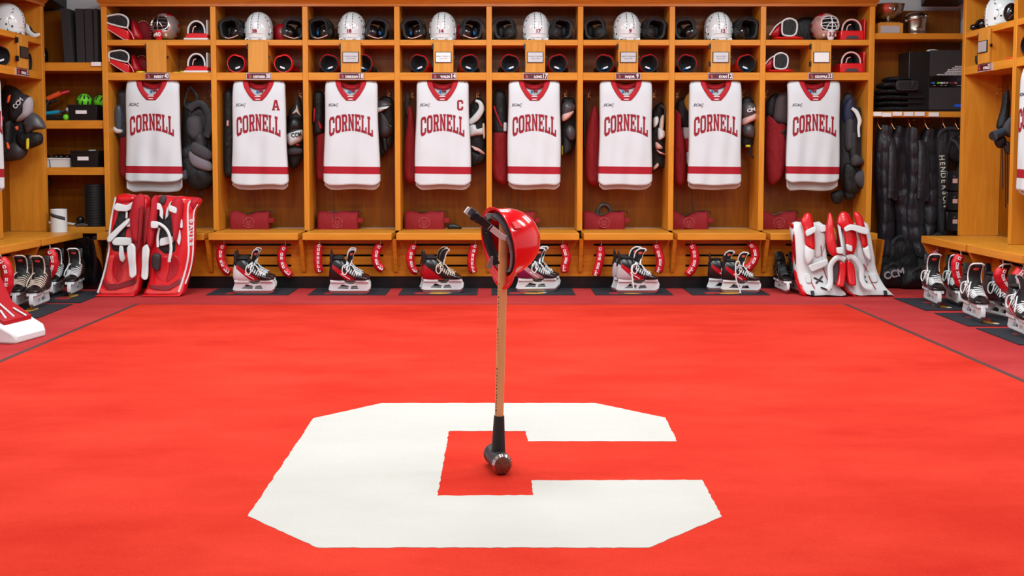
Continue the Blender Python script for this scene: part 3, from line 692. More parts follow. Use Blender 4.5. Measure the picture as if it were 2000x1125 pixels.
# ---- goalie helmets
def goalie_mask(label, loc, rz, metal, num, cage):
    t = thing('goalie_mask', label, 'goalie mask', loc, rz, 'goalie masks')
    A, B, C = .108, .135, .118; zc = .118
    n = 36; rings = []
    def S(th, ph, o=0): return Vector(((A + o) * math.cos(ph) * math.sin(th), -(B + o) * math.cos(ph) * math.cos(th), zc + (C + o) * math.sin(ph)))
    b = MB(); vs = []; fs = []; NP = 18
    for j in range(NP + 1):
        ph = R(-62) + R(151.9) * j / NP
        for i in range(n): vs.append(S(2 * math.pi * i / n, ph))
    for j in range(NP):
        for i in range(n):
            th = 2 * math.pi * (i + .5) / n; th = th - 2 * math.pi if th > math.pi else th; ph = R(-62) + R(151.9) * (j + .5) / NP
            if abs(th) < R(42) and R(-16) < ph < R(38): continue
            k = (i + 1) % n; fs.append((j * n + i, j * n + k, (j + 1) * n + k, (j + 1) * n + i))
    b.add(vs, fs)
    b.colour(lambda x, y, z: (1 if (y > -.0 and z > .02 and (int(z * 90) % 2 == 0)) or (z > zc + .09 and y > -.06) else 0))
    o = part('shell', b, [metal, RLEA2], t, ang=70); s_ = o.modifiers.new('s', 'SOLIDIFY'); s_.thickness = .004; s_.offset = -1
    part('padding', MB().ell((0, .01, zc), (A * .88, B * .82, C * .88)), DARKIN, t, ang=80)
    cg = MB()
    for ph in (28, 12, -4): cg.tube([S(R(a), R(ph + (a / 42) ** 2 * (-4 if ph > 0 else 4)), .006) for a in range(-42, 43, 7)], .0032, 6)
    cg.tube([S(0, R(a), .008) for a in range(-18, 42, 6)], .005, 6)
    cg.tube([S(R(22 * math.cos(R(a))), R(-16 + 26 * math.sin(R(a))), .007) for a in range(0, 181, 15)], .0035, 6)
    rim = [S(R(44 * math.copysign(abs(math.cos(R(a))) ** .7, math.cos(R(a)))), R(11 + 29 * math.copysign(abs(math.sin(R(a))) ** .8, math.sin(R(a)))), .005) for a in range(0, 361, 12)]
    cg.tube(rim, .005, 6)
    part('cage', cg, cage, t)
    ch = MB(); ch.tube([S(0, R(-18), .004), S(0, R(-38), .01), Vector((0, -.118, .012)), Vector((0, -.112, .003))], [.028, .031, .028, .022], 14, flat=.5, up=(0, 1, 0))
    part('chin', ch, [RLEA if metal is PEWTERS else HWHITE], t, ang=70)
    part('number', MB().text(num, .05, .002, y=-.137, z=.043, bold=.001, wid=.052), [LETW if metal is PEWTERS else LRED], t)
    part('chin_vent', MB().ell((.05, -.093, .04), (.012, .01, .014)).ell((-.05, -.093, .04), (.012, .01, .014)), CREAM, t)
    return t
PEWTERS = mat('mask_silver', (196, 188, 184), .25, metal=.6, coat=.5, var=.15, vscale=30)
MASKRW = mat('mask_red_white', (196, 150, 142), .3, coat=.5, var=.45, vscale=26)
p = P(326, 76, YS + .15); goalie_mask('silver and red goalie mask with number 40 on the chin, steel cage', (p.x, YS + .13, ZSA), R(-10), PEWTERS, '40', STEEL)
p = P(1608, 76, YS + .15); goalie_mask('red and white goalie mask with number 33 on the chin, white cage', (p.x, YS + .13, ZSA), R(8), MASKRW, '33', PWHITE)
b = MB(); b.ell((0, 0, .1), (.13, .05, .12)); b.v = [(x, y, max(0, z)) for x, y, z in b.v]
p = P(1585, 76, YS + .24); solo('mask_bag', b, [BLACK], 'round black bag behind the goalie mask numbered 33', 'bag', (p.x - .04, YS + .245, ZSA))

# ---- blockers and catching gloves
def px_thing(name, label, cat, px0, py0, Y, z=None, group=None, rz=0):
    o = P(px0, py0, Y); z = o.z if z is None else z
    t = thing(name, label, cat, (o.x, Y, z), rz, group); s = F / Y
    return t, (lambda x, y: (P(x, y, Y).x - o.x, P(x, y, Y).z - z))
def blocker(label, px, py, shelf_z, style=0, wd=1.0, mirror=False):
    t = thing('blocker_glove', label, 'goalie blocker', (P(px, py, YS + .1).x, YS + .12, shelf_z), 0, 'goalie blockers'); t.scale = (-1 if mirror else 1, 1, 1)
    w2 = .098 * wd
    b = MB()
    if style == 0:
        b.loft([[(x * k, y, z) for x, z in ((-w2, .016), (-w2 * .78, .05), (-w2 * .3, .058), (w2 * .6, .055), (w2, .05), (w2, .016))] for y, k in ((-.1, .97), (-.085, 1), (.11, 1))], 0)
        part('board', b, [RLEA], t, .006); b = MB(); b.box(-w2 * 1.03, w2 * 1.02, -.105, .11, 0, .018); part('board_edge', b, [WHITE], t, .006)
    else:
        b.box(-w2, w2, -.1, .11, 0, .078); part('board', b, [RLEA], t, .008)
        b = MB(); b.shape([[(-w2 * .62, .008), (w2 * .62, .008), (w2 * .4, .034), (-w2 * .4, .034)]], .006, y=-.1025); part('toe_window', b, [GREY], t)
    b = MB(); aw = w2 * (.72 if style == 0 else .82); zb = .055 if style == 0 else .07
    arch = [(aw * math.cos(R(a)) , -.08, zb + (.102 if style == 0 else .1) * math.sin(R(a)) ** .8) for a in range(0, 181, 12)]
    b.tube(arch, .0075, 8); part('cuff_trim', b, [WSTRAP if style == 0 else PINK], t)
    b = MB(); b.loft([[(p_[0] * k, y, zb + (p_[2] - zb) * k) for p_ in arch] for y, k in ((-.078, .97), (.02, .92), (.08, .6))], closed=False); o = part('cuff', b, [DARKIN], t, ang=70)
    s_ = o.modifiers.new('s', 'SOLIDIFY'); s_.thickness = .006
    b = MB(); b.loft([[(p_[0] * k, y, zb + (p_[2] - zb) * k) for p_ in arch[1:-1]] + [(-aw * k * .9, y, zb), (aw * k * .9, y, zb)][::1] for y, k in ((.03, .9), (.075, .55))]); part('hand_opening', b, [BLACK], t)
    b = MB(); b.tube([(-aw * .5, -.07, zb + .01), (-aw * .35, -.072, zb + .05), (-aw * .05, -.074, zb + .06)], .005, 6, smooth=4); part('finger_strap', b, [PINK], t)
    if style == 0: b = MB(); b.box(w2 * .88, w2 * .98, -.095, .1, .03, .165); part('side_board', b, [WHITE], t, .004)
    else: b = MB(); b.box(w2 * 1.02, w2 * 1.14, -.095, .1, .0, .175); part('side_board', b, [RLEA], t, .004)
    return t
blocker('red goalie blocker with white edge on the top shelf of locker 40', 388, 70, ZSA, 0)
blocker('red goalie blocker with white edge in the lower cubby of locker 40', 388, 130, ZSB, 0)
blocker('red goalie blocker with dark toe window on the top shelf of locker 33', 1658, 70, ZSA, 1, .98)
blocker('red goalie blocker with dark toe window in the lower cubby of locker 33', 1657, 130, ZSB, 1, .98)
def catcher(label, x0, py, shelf_z, style=0, ro=0, k=1.0):
    t = thing('catching_glove', label, 'goalie glove', (P(x0, py, YS + .1).x, YS + .1, shelf_z), 0, 'goalie catching gloves'); t.scale = (k, k, k)
    if style == 0:
        b = MB(); b.shape([[(-.105, .118), (-.1, .088), (.03, .003), (.062, .003), (.062, .07), (-.075, .125)]], .16, y=.02, bev=.008); part('thumb_board', b, [RLEA], t)
        b = MB(); b.tube([(-.1, -.064, .086), (.03, -.064, .002), (.06, -.064, .002)], .004, 6); part('board_trim', b, [PINK], t)
        lp = [(-.108, .15), (-.098, .178), (-.05, .19), (.0, .195), (.045, .178), (.065, .15), (.062, .11), (.04, .095), (-.09, .128)]
        b = MB(); lp3 = [(x, -.07, z) for x, z in lp]; cl = [tuple(v) for v in catmull([Vector(q) for q in lp3], 4, True)]
        b.tube(cl + [cl[0]], .007, 8); part('cuff_trim', b, [WSTRAP], t)
        b = MB(); b.tube([(-.108, -.065, .15), (-.112, -.06, .1)], .007, 8); part('wrist_strap', b, [WSTRAP], t)
        cxm, czm = -.02, .145
        b = MB(); b.loft([[(cxm + (q[0] - cxm) * f, y, czm + (q[2] - czm) * f) for q in cl] for y, f in ((-.068, 1), (.03, .98), (.11, .7))]); part('cuff', b, [BLACK], t, ang=70)
        b = MB(); b.pillow([(.06, .13), (.075, .165), (.1, .12), (.14, .06), (.15, .02), (.12, .003), (.07, .003), (.06, .06)], .06, y=.02); part('pocket_flap', b, [RLEA2], t, ang=70)
        b = MB(); b.pillow([(.06, .1), (.08, .16), (.13, .165), (.17, .12), (.19, .05), (.17, .005), (.09, .003)], .04, y=.12); part('pocket', b, [DRED], t, ang=70)
        b = MB()
        for a in range(-20, 121, 14): b.ell((.125 + .062 * math.cos(R(a)), .078, .085 + .08 * math.sin(R(a))), (.006, .004, .003), nu=8, nv=6)
        b.tube([(.05, -.07, .1), (.085, -.06, .05), (.1, -.055, .008)], .004, 6, smooth=4); part('lacing', b, [PINK], t)
    else:
        b = MB(); b.pillow([(-.12, .03), (-.04, .035), (.02, .06), (.06, .045), (.115, .02), (.12, .005), (-.03, .002), (-.1, .004)], .075, y=.01); b.v = [(x, y, max(0, z)) for x, y, z in b.v]; part('thumb_board', b, [RLEA], t, ang=70)
        lp = [(-.062, .12), (-.055, .155), (-.01, .178), (.04, .165), (.062, .13), (.055, .06), (.02, .035), (-.04, .04), (-.06, .06)]
        cl = [tuple(v) for v in catmull([Vector((x, -.07, z)) for x, z in lp], 4, True)]
        b = MB(); b.tube(cl + [cl[0]], .007, 8); part('cuff_trim', b, [WSTRAP], t)
        b = MB(); b.loft([[(0 + (q[0]) * f, y, .1 + (q[2] - .1) * f) for q in cl] for y, f in ((-.066, .98), (.03, .95), (.1, .7))]); part('cuff', b, [BLACK], t, ang=70)
        b = MB(); b.pillow([(-.15, .05), (-.1, .115), (-.06, .14), (-.05, .08), (-.08, .03)], .04, y=0); part('wrist_flap', b, [RLEA2], t, ang=70)
        b = MB(); b.tube([(-.155, -.035, .045), (-.12, -.04, .1), (-.08, -.045, .14), (-.03, -.06, .165), (.0, -.068, .176)], .006, 8, smooth=4); part('flap_trim', b, [WSTRAP], t)
        b = MB(); b.pillow([(-.1, .05), (-.09, .12), (-.02, .155), (.05, .12), (.09, .06), (.1, .01), (-.08, .005)], .04, y=.12); part('pocket', b, [DRED], t, ang=70)
        b = MB()
        for a in range(10, 171, 16): b.ell((.01 + .1 * math.cos(R(a)), .078, .04 + .11 * math.sin(R(a))), (.006, .004, .003), nu=8, nv=6)
        part('lacing', b, [PINK], t)
    return t
catcher('red goalie catching glove with white oval cuff on the top shelf of locker 40', 241, 70, ZSA, 0, k=1.08)
catcher('red goalie catching glove in the lower cubby of locker 40', 243, 130, ZSB, 0, k=.95)
catcher('red goalie catching glove with white cuff rim on the top shelf of locker 33', 1537, 70, ZSA, 1, k=1.0)
catcher('red goalie catching glove in the lower cubby of locker 33', 1521, 130, ZSB, 1, k=.92)
p = P(350, 140, YS + .1)
b = MB(); b.cyl((0, 0, 0), (0, 0, .012), .03); b.cyl((.045, .02, 0), (.045, .02, .02), .022); solo('tape_roll', b, [YEL], 'yellow tape rolls in the lower cubby of locker 40', 'tape', (P(345, 140, YS + .1).x, YS + .1, ZSB))
solo('puck', MB().cyl((0, 0, 0), (0, 0, .012), .038), [YEL], 'flat yellow disc beside the catching glove in locker 40', 'disc', (P(274, 140, YS + .03).x, YS + .045, ZSB))

# ---- hanging gear, each lump shaped from its own outline
def lump(t, f, pn, pts, T, m, y=0, wob=0, seed=0, label=None, back=.6):
    b = MB(); b.pillow([f(*p) for p in pts], T, y=y, wob=wob, seed=seed, back=back)
    return part(pn, b, m if isinstance(m, list) else [m], t, ang=70, label=label)
def band(t, f, pn, pts, r, m, y=-.05, flat=.35, smooth=5):
    b = MB(); b.tube([(f(*p)[0], y if len(p) < 3 else p[2], f(*p)[1]) for p in [q[:2] for q in pts]], r, 10, smooth=smooth, flat=flat, up=(0, 1, 0)); return part(pn, b, [m], t, ang=60)
YG = YS + .18
def gear(name, label, cat, px, py, Y=YG, group=None): return px_thing(name, label, cat, px, py, Y, group=group)
# red practice pants and dark jackets on the left hooks
def left_gear(i, xa, xb, items):
    n = NUM[i]
    for (nm, lab, cat, parts_) in items:
        t, f = gear(nm, lab, cat, (xa + xb) / 2, parts_[0][4] if len(parts_[0]) > 4 else 350)
        for pr in parts_:
            pn, pts, T, m = pr[:4]; lump(t, f, pn, pts, T, m, y=pr[5] if len(pr) > 5 else 0, wob=.004 if T > .03 else 0, seed=i)
def rb(x0, y0, x1, y1, k=.0, j=3):
    d = (x1 - x0) * .12
    return [(x0 + d, y0), (x1 - d, y0 + k), (x1, y0 + (y1 - y0) * .3), (x1 - d * .3, y0 + (y1 - y0) * .7), (x1 - d, y1), (x0 + d, y1 - k), (x0, y0 + (y1 - y0) * .7), (x0 + d * .3, y0 + (y1 - y0) * .3)]
t, f = gear('shoulder_pads', 'dark blue grey shoulder pads left of the jersey in locker 40', 'shoulder pads', 236, 268)
lump(t, f, 'body', rb(229, 178, 256, 270), .055, DGREY, seed=1, wob=.004); lump(t, f, 'shoulder_cap', [(228, 210), (240, 205), (246, 225), (244, 255), (233, 258), (226, 238)], .05, mat('slate_gloss', (70, 78, 90), .3), y=-.02); lump(t, f, 'trim', [(228, 248), (236, 252), (244, 254), (243, 260), (233, 261), (227, 255)], .03, WSTRAP, y=-.055)
t, f = gear('hockey_pants', 'dark red hockey pants behind the jersey in locker 40', 'pants', 244, 345); lump(t, f, 'leg', rb(234, 255, 262, 345), .05, DRED, wob=.004)
t, f = gear('gear_bag', 'narrow black gear strap bundle left of the jersey in locker 38', 'gear bag', 445, 342); lump(t, f, 'body', rb(437, 178, 460, 342), .05, BLACK, wob=.003); lump(t, f, 'tab', rb(446, 236, 451, 247), .02, PINK, y=-.05); lump(t, f, 'tab', rb(446, 279, 450, 286), .02, GREY, y=-.05)
t, f = gear('hockey_pants', 'dark red hockey pants at the left of locker 38', 'pants', 448, 352); lump(t, f, 'leg', rb(439, 300, 462, 352), .04, DRED, y=.04)
t, f = gear('shin_guard', 'black shin guard with red marks hanging left in locker 18', 'shin guard', 624, 262); lump(t, f, 'shell', rb(612, 180, 634, 262), .055, BLACK, wob=.004)
lump(t, f, 'stripe', [(615, 213), (619, 216), (617, 236), (614, 238)], .02, RED, y=-.05); lump(t, f, 'stripe', [(624, 236), (631, 246), (631, 252), (626, 250)], .02, RED, y=-.055)
t, f = gear('hockey_pants', 'dark red hockey pants below the shin guard in locker 18', 'pants', 626, 350); lump(t, f, 'leg', rb(618, 262, 642, 350), .05, DRED, wob=.004); lump(t, f, 'lining', rb(613, 250, 623, 308), .03, mat('brown_grey', (96, 70, 70), .8), y=.05)
t, f = gear('hockey_pants', 'red hockey pants on a black strap left of the jersey in locker 14', 'pants', 802, 352); lump(t, f, 'leg', [(797, 208), (806, 214), (812, 250), (818, 300), (822, 350), (792, 352), (790, 290), (795, 240)], .06, DRED, wob=.005); band(t, f, 'strap', [(797, 182), (795, 205), (798, 225)], .018, BLACK, y=-.03); lump(t, f, 'belt', rb(790, 195, 797, 262), .03, BLACK, y=.02)
t, f = gear('jacket', 'black jacket with red piping left of the jersey in locker 17', 'jacket', 975, 262); lump(t, f, 'body', [(966, 178), (986, 180), (990, 210), (990, 262), (966, 262), (962, 230)], .06, BLACK, wob=.004); band(t, f, 'piping', [(965, 208), (969, 222), (975, 236), (981, 248)], .007, RED, y=-.062, flat=.5); lump(t, f, 'badge', rb(976, 211, 981, 222), .015, GREY, y=-.055); lump(t, f, 'trim', rb(983, 240, 990, 257), .02, WSTRAP, y=-.05)
t, f = gear('hockey_pants', 'dark red hockey pants under the black jacket in locker 17', 'pants', 976, 358); lump(t, f, 'leg', [(966, 255), (990, 258), (992, 300), (990, 357), (970, 355), (961, 335), (962, 290)], .065, DRED, wob=.006)
t, f = gear('hockey_pants', 'dark red hockey pants left of the jersey in locker 9', 'pants', 1154, 358); lump(t, f, 'leg', [(1158, 210), (1168, 215), (1176, 280), (1172, 357), (1147, 356), (1142, 320), (1145, 260)], .065, DRED, wob=.005)
t, f = gear('long_strap', 'long black strap hanging at the left side of locker 9', 'strap', 1142, 288); lump(t, f, 'webbing', rb(1139, 188, 1145, 288), .02, RUBBER)
t, f = gear('hockey_pants', 'dark red hockey pants with white and red cuff in locker 12', 'pants', 1332, 356); lump(t, f, 'leg', [(1318, 215), (1326, 235), (1334, 262), (1340, 300), (1338, 355), (1318, 356), (1316, 290)], .055, DRED, wob=.005); lump(t, f, 'cuff', rb(1333, 246, 1350, 272), .04, WSTRAP, y=.03); lump(t, f, 'cuff', rb(1334, 270, 1350, 298), .04, RED, y=.032); lump(t, f, 'cuff', rb(1338, 296, 1350, 320), .04, WSTRAP, y=.034)
t, f = gear('jacket', 'black and mustard jacket left of the jersey in locker 12', 'jacket', 1336, 250, Y=YG + .03); lump(t, f, 'body', [(1322, 200), (1336, 190), (1352, 200), (1352, 250), (1330, 248), (1320, 225)], .05, BLACK, wob=.003); lump(t, f, 'panel', [(1334, 197), (1344, 181), (1350, 185), (1350, 216), (1340, 216)], .03, MUST, y=-.05)
t, f = gear('hockey_pants', 'red goalie pants with black cross mark in locker 33', 'pants', 1514, 360); lump(t, f, 'body', [(1498, 228), (1515, 240), (1536, 248), (1540, 300), (1530, 335), (1518, 356), (1500, 358), (1495, 300)], .075, DRED, wob=.006)
b = MB()
for q in ((1520, 257, 1533, 261), (1527, 252, 1530.5, 269)): a, c = f(q[0], q[3]), f(q[2], q[1]); b.box(a[0], c[0], -.082, -.07, a[1], c[1])
part('cross_mark', b, [RUBBER], t, .002)
t, f = gear('arm_guard', 'grey padded arm guard above the red pants in locker 33', 'arm guard', 1522, 245, Y=YG + .03); lump(t, f, 'pad', [(1516, 190), (1530, 181), (1545, 182), (1545, 240), (1512, 238), (1510, 215)], .06, mat('brown_grey_pad', (82, 70, 72), .8), wob=.003); lump(t, f, 'sleeve', [(1500, 195), (1512, 183), (1520, 186), (1512, 225), (1500, 230), (1496, 212)], .05, BLACK, y=.02)
# right side: shoulder pads
t, f = gear('chest_protector', 'black and grey goalie chest protector right of the jersey in locker 40', 'chest protector', 388, 370, Y=YG - .03)
lump(t, f, 'body', [(356, 205), (372, 198), (398, 203), (412, 230), (414, 290), (408, 350), (370, 352), (356, 330), (354, 260)], .06, BLACK, y=.03, wob=.005)
lump(t, f, 'arm_pad', [(368, 232), (382, 226), (396, 232), (399, 262), (390, 276), (376, 272), (367, 255)], .07, GREY, y=-.02); lump(t, f, 'arm_pad', [(384, 262), (398, 258), (406, 275), (406, 300), (388, 300), (382, 280)], .07, DGREY, y=-.025)
band(t, f, 'shoulder_strap', [(373, 214), (384, 205), (398, 204), (409, 222), (411, 250), (406, 268)], .03, DGREY, y=-.05)
lump(t, f, 'flap', [(386, 277), (420, 296), (415, 313), (382, 298)], .03, GREY, y=-.10, label='grey upper flap'); lump(t, f, 'flap', [(377, 295), (416, 315), (418, 334), (382, 323)], .03, mat('light_grey_flap', (120, 114, 122), .8), y=-.085, label='light grey lower flap')
lump(t, f, 'elbow', [(360, 290), (378, 280), (388, 290), (384, 310), (364, 312), (356, 302)], .06, DGREY, y=-.02)
lump(t, f, 'belly_pad', [(356, 310), (372, 298), (392, 322), (416, 330), (419, 355), (402, 370), (380, 371), (366, 355), (357, 335)], .065, BLACK, y=-.02, wob=.004)
lump(t, f, 'side_pad', [(363, 335), (370, 332), (372, 348), (364, 350)], .03, GREY, y=-.08)
b = MB(); q = [f(370.6, 169.8), f(361, 200), f(366, 212)]; b.tube([(x, -.02, z) for x, z in q], .011, 8, smooth=4, flat=.4, up=(0, 1, 0)); part('strap', b, [BLACK], t); b = MB(); q = [f(372, 169), f(386, 188), f(383, 205)]; b.tube([(x, -.02, z) for x, z in q], .014, 8, smooth=4, flat=.4, up=(0, 1, 0))
part('strap', b, [BLACK], t)
for x0_ in (366, 395): b = MB(); a, c = f(x0_, 368), f(x0_ - 1, 381); b.tube([(a[0], -.02, a[1]), (c[0], -.02, c[1])], .009, 8, flat=.3, up=(0, 1, 0)); part('strap', b, [BLACK], t)
def brand(t, f, txt, px, py, wpx, y, m, rot=0, sz=.05):
    a, c = f(px, py); b = MB(); b.text(txt, sz, .0015, bold=.0015, wid=wpx / F * YG)
    M_ = Matrix.Translation((a, y, c)) @ Matrix.Rotation(rot, 4, 'Y'); b.v = [tuple(M_ @ Vector(v)) for v in b.v]; part('brand_mark', b, [m], t)
t, f = gear('shoulder_pads', 'black shoulder pads with white cap right of the jersey in locker 38', 'shoulder pads', 576, 328)
lump(t, f, 'body', [(563, 225), (580, 215), (591, 230), (592, 300), (588, 312), (580, 326), (566, 328), (556, 300), (556, 240)], .05, BLACK, y=.03, wob=.004); lump(t, f, 'collar', [(585, 188), (591, 210), (590, 238), (565, 240), (566, 215), (578, 205)], .04, BLACK, y=-.01); lump(t, f, 'trim', [(573, 222), (580, 213), (582, 205), (586, 218), (590, 228), (583, 220), (576, 223)], .02, CREAM, y=-.045)
lump(t, f, 'shoulder_cap', [(562, 244), (572, 230), (585, 230), (592, 240), (592, 254), (576, 258), (562, 262)], .06, BPLAS, y=-.025); lump(t, f, 'shoulder_cap', [(562, 262), (576, 256), (592, 252), (592, 272), (580, 281), (568, 285), (562, 276)], .06, PWHITE, y=-.025, label='white lower cap'); brand(t, f, 'CCM', 583, 264, 20, -.088, LETK, R(-8)); lump(t, f, 'strap', [(566, 290), (590, 290), (591, 300), (566, 303)], .03, GREY, y=-.03); lump(t, f, 'red_tab', rb(581, 281, 587, 285), .015, RED, y=-.05)
t, f = gear('shoulder_pads', 'black shoulder pads with grey cap and white wedge in locker 18', 'shoulder pads', 754, 308)
lump(t, f, 'body', [(738, 200), (756, 188), (768, 198), (771, 240), (766, 285), (756, 290), (745, 308), (736, 290)], .055, BLACK, y=.025, wob=.004); lump(t, f, 'shoulder_cap', [(736, 202), (748, 196), (764, 202), (764, 208), (748, 214), (736, 222)], .05, SHELL, y=-.03); lump(t, f, 'wedge', [(738, 212), (762, 208), (756, 213), (740, 221)], .03, WSTRAP, y=-.07, label='white wedge'); lump(t, f, 'arm_guard', [(740, 222), (752, 225), (762, 245), (768, 252), (764, 264), (752, 270), (740, 262)], .06, mat('brown_black', (48, 42, 44), .5), y=-.03); band(t, f, 'edge', [(747, 222), (756, 234), (760, 244), (767, 248)], .007, GREY, y=-.085); lump(t, f, 'arm_tip', [(745, 268), (756, 270), (759, 294), (754, 297), (748, 288)], .03, BPLAS, y=-.02)
t, f = gear('shoulder_pads', 'black and white shoulder pads right of the jersey in locker 14', 'shoulder pads', 932, 324)
lump(t, f, 'body', [(918, 205), (935, 190), (946, 205), (949, 260), (948, 310), (936, 320), (922, 325), (914, 300), (914, 240)], .05, BLACK, y=.03, wob=.004); b = MB(); b.tube([(f(*q)[0], -.05, f(*q)[1]) for q in ((917, 240), (930, 230), (940, 215), (938, 202), (929, 197))], [.02, .03, .026, .018, .01], 12, smooth=5, flat=.5, up=(0, 1, 0)); part('shoulder_arch', b, [PWHITE], t, ang=70)
lump(t, f, 'chest_plate', [(916, 246), (928, 243), (932, 252), (944, 250), (946, 262), (930, 265), (916, 266)], .05, PWHITE, y=-.02); lump(t, f, 'side_wing', [(942, 244), (947, 243), (948, 268), (944, 270)], .04, CREAM, y=-.03); lump(t, f, 'accent', [(920, 285), (936, 290), (948, 301), (938, 299)], .02, PINK, y=-.05); lump(t, f, 'arm_guard', [(918, 295), (940, 300), (948, 290), (947, 315), (928, 324), (918, 322)], .05, BLACK, y=-.02)
t, f = gear('shoulder_pads', 'grey shoulder pads with round elbow disc in locker 17', 'shoulder pads', 1112, 302)
lump(t, f, 'body', [(1097, 200), (1112, 190), (1125, 200), (1126, 262), (1118, 296), (1104, 302), (1094, 280)], .05, BLACK, y=.03, wob=.004); lump(t, f, 'shoulder_cap', [(1097, 205), (1108, 198), (1122, 205), (1122, 216), (1108, 224), (1097, 226)], .055, SHELL, y=-.03); lump(t, f, 'wedge', [(1097, 225), (1110, 220), (1120, 218), (1112, 230), (1098, 238)], .035, PINK, y=-.07, label='pale wedge'); b = MB(); a = f(1114, 260); b.ell((a[0], -.05, a[1]), (.042, .035, .065), nu=20, nv=12, rot=(0, R(-10), 0)); part('elbow_disc', b, [SHELL], t, ang=80); lump(t, f, 'arm_guard', [(1100, 268), (1112, 276), (1116, 290), (1104, 302), (1098, 300)], .05, DGREY, y=-.02); lump(t, f, 'tab', rb(1096, 285, 1099, 302), .02, YEL, y=-.03)
t, f = gear('shoulder_pads', 'black shoulder pads with several white plates in locker 9', 'shoulder pads', 1288, 334)
lump(t, f, 'body', [(1276, 215), (1290, 200), (1298, 208), (1302, 260), (1304, 320), (1285, 330), (1272, 336), (1268, 280), (1272, 240)], .05, BLACK, y=.03, wob=.004); band(t, f, 'edge', [(1282, 258), (1292, 245), (1297, 225), (1296, 212), (1288, 206)], .008, GREY, y=-.05)
for q, m in ([[(1274, 232), (1283, 228), (1284, 240), (1275, 250)], PWHITE], [[(1288, 232), (1295, 226), (1293, 255), (1285, 262)], CREAM], [[(1284, 250), (1296, 256), (1296, 268), (1284, 273)], PWHITE], [[(1279, 277), (1292, 287), (1290, 291), (1279, 290)], PINK], [[(1280, 292), (1296, 301), (1298, 303), (1286, 300)], PINK], [[(1274, 326), (1283, 318), (1284, 325), (1275, 332)], PINK]): lump(t, f, 'plate', q, .035, m, y=-.045)
t, f = gear('shoulder_pads', 'black shoulder pads with grey wedge and dangling strap in locker 12', 'shoulder pads', 1465, 308)
lump(t, f, 'body', [(1448, 200), (1462, 188), (1476, 205), (1480, 260), (1470, 285), (1450, 285), (1444, 240)], .05, BLACK, y=.03, wob=.004); lump(t, f, 'shoulder_cap', [(1448, 206), (1462, 200), (1476, 208), (1478, 220), (1464, 226), (1448, 232)], .055, SHELL, y=-.03); lump(t, f, 'wedge', [(1448, 232), (1464, 225), (1478, 219), (1476, 232), (1462, 240), (1448, 245)], .05, PINK, y=-.035, label='pale grey wedge'); brand(t, f, 'CM', 1462, 216, 16, -.088, LETW, R(-12), .04); lump(t, f, 'arm_guard', [(1450, 245), (1464, 242), (1472, 252), (1470, 270), (1456, 268), (1448, 262)], .06, SHELL, y=-.02); lump(t, f, 'tab', rb(1453, 283, 1463, 288), .02, YEL, y=-.045); band(t, f, 'strap', [(1472, 262), (1480, 290), (1474, 306), (1465, 302), (1464, 280)], .009, RUBBER, y=-.02)
t, f = gear('chest_protector', 'dark grey goalie chest protector right of the jersey in locker 33', 'chest protector', 1666, 395, Y=YG - .03)
lump(t, f, 'body', [(1645, 200), (1660, 180), (1672, 205), (1686, 220), (1690, 300), (1680, 372), (1650, 378), (1640, 300)], .06, DGREY, y=.03, wob=.005); lump(t, f, 'upper', [(1645, 210), (1662, 188), (1672, 215), (1664, 235), (1648, 245)], .05, NAVY, y=0); b = MB(); b.tube([(f(*q)[0], -.07, f(*q)[1]) for q in ((1658, 212), (1667, 220), (1673, 236), (1671, 250), (1672, 268))], [.012, .018, .018, .012, .01], 10, smooth=5, flat=.5, up=(0, 1, 0)); part('shoulder_trim', b, [PWHITE], t, ang=70)
lump(t, f, 'arm_pad', [(1648, 240), (1660, 232), (1664, 250), (1660, 290), (1648, 290)], .05, GREY, y=-.03); lump(t, f, 'rib_pad', [(1656, 260), (1668, 262), (1672, 310), (1660, 320), (1654, 290)], .06, DGREY, y=-.03); lump(t, f, 'elbow_block', [(1657, 308), (1664, 300), (1678, 310), (1680, 320), (1660, 324)], .06, GREY, y=-.06); lump(t, f, 'hip_flap', [(1663, 342), (1680, 332), (1690, 345), (1688, 370), (1668, 360)], .05, GREY, y=-.05); lump(t, f, 'belly_pad', [(1648, 320), (1664, 322), (1676, 350), (1674, 376), (1652, 378), (1644, 350)], .05, BLACK, y=-.02, wob=.004); lump(t, f, 'cuff', [(1622, 378), (1640, 370), (1648, 378), (1642, 396), (1628, 397)], .05, BLACK, y=-.0); lump(t, f, 'cuff', [(1650, 372), (1670, 372), (1668, 388), (1652, 390)], .045, BLACK)
t, f = gear('arm_guard', 'black arm guard with white edge at the right side of locker 33', 'arm guard', 1688, 316, Y=YG + .02); lump(t, f, 'pad', [(1678, 212), (1686, 205), (1694, 225), (1698, 248), (1690, 280), (1684, 315), (1680, 290), (1676, 240)], .04, BLACK); band(t, f, 'edge', [(1687, 230), (1697, 246), (1692, 265)], .006, PWHITE, y=-.042)
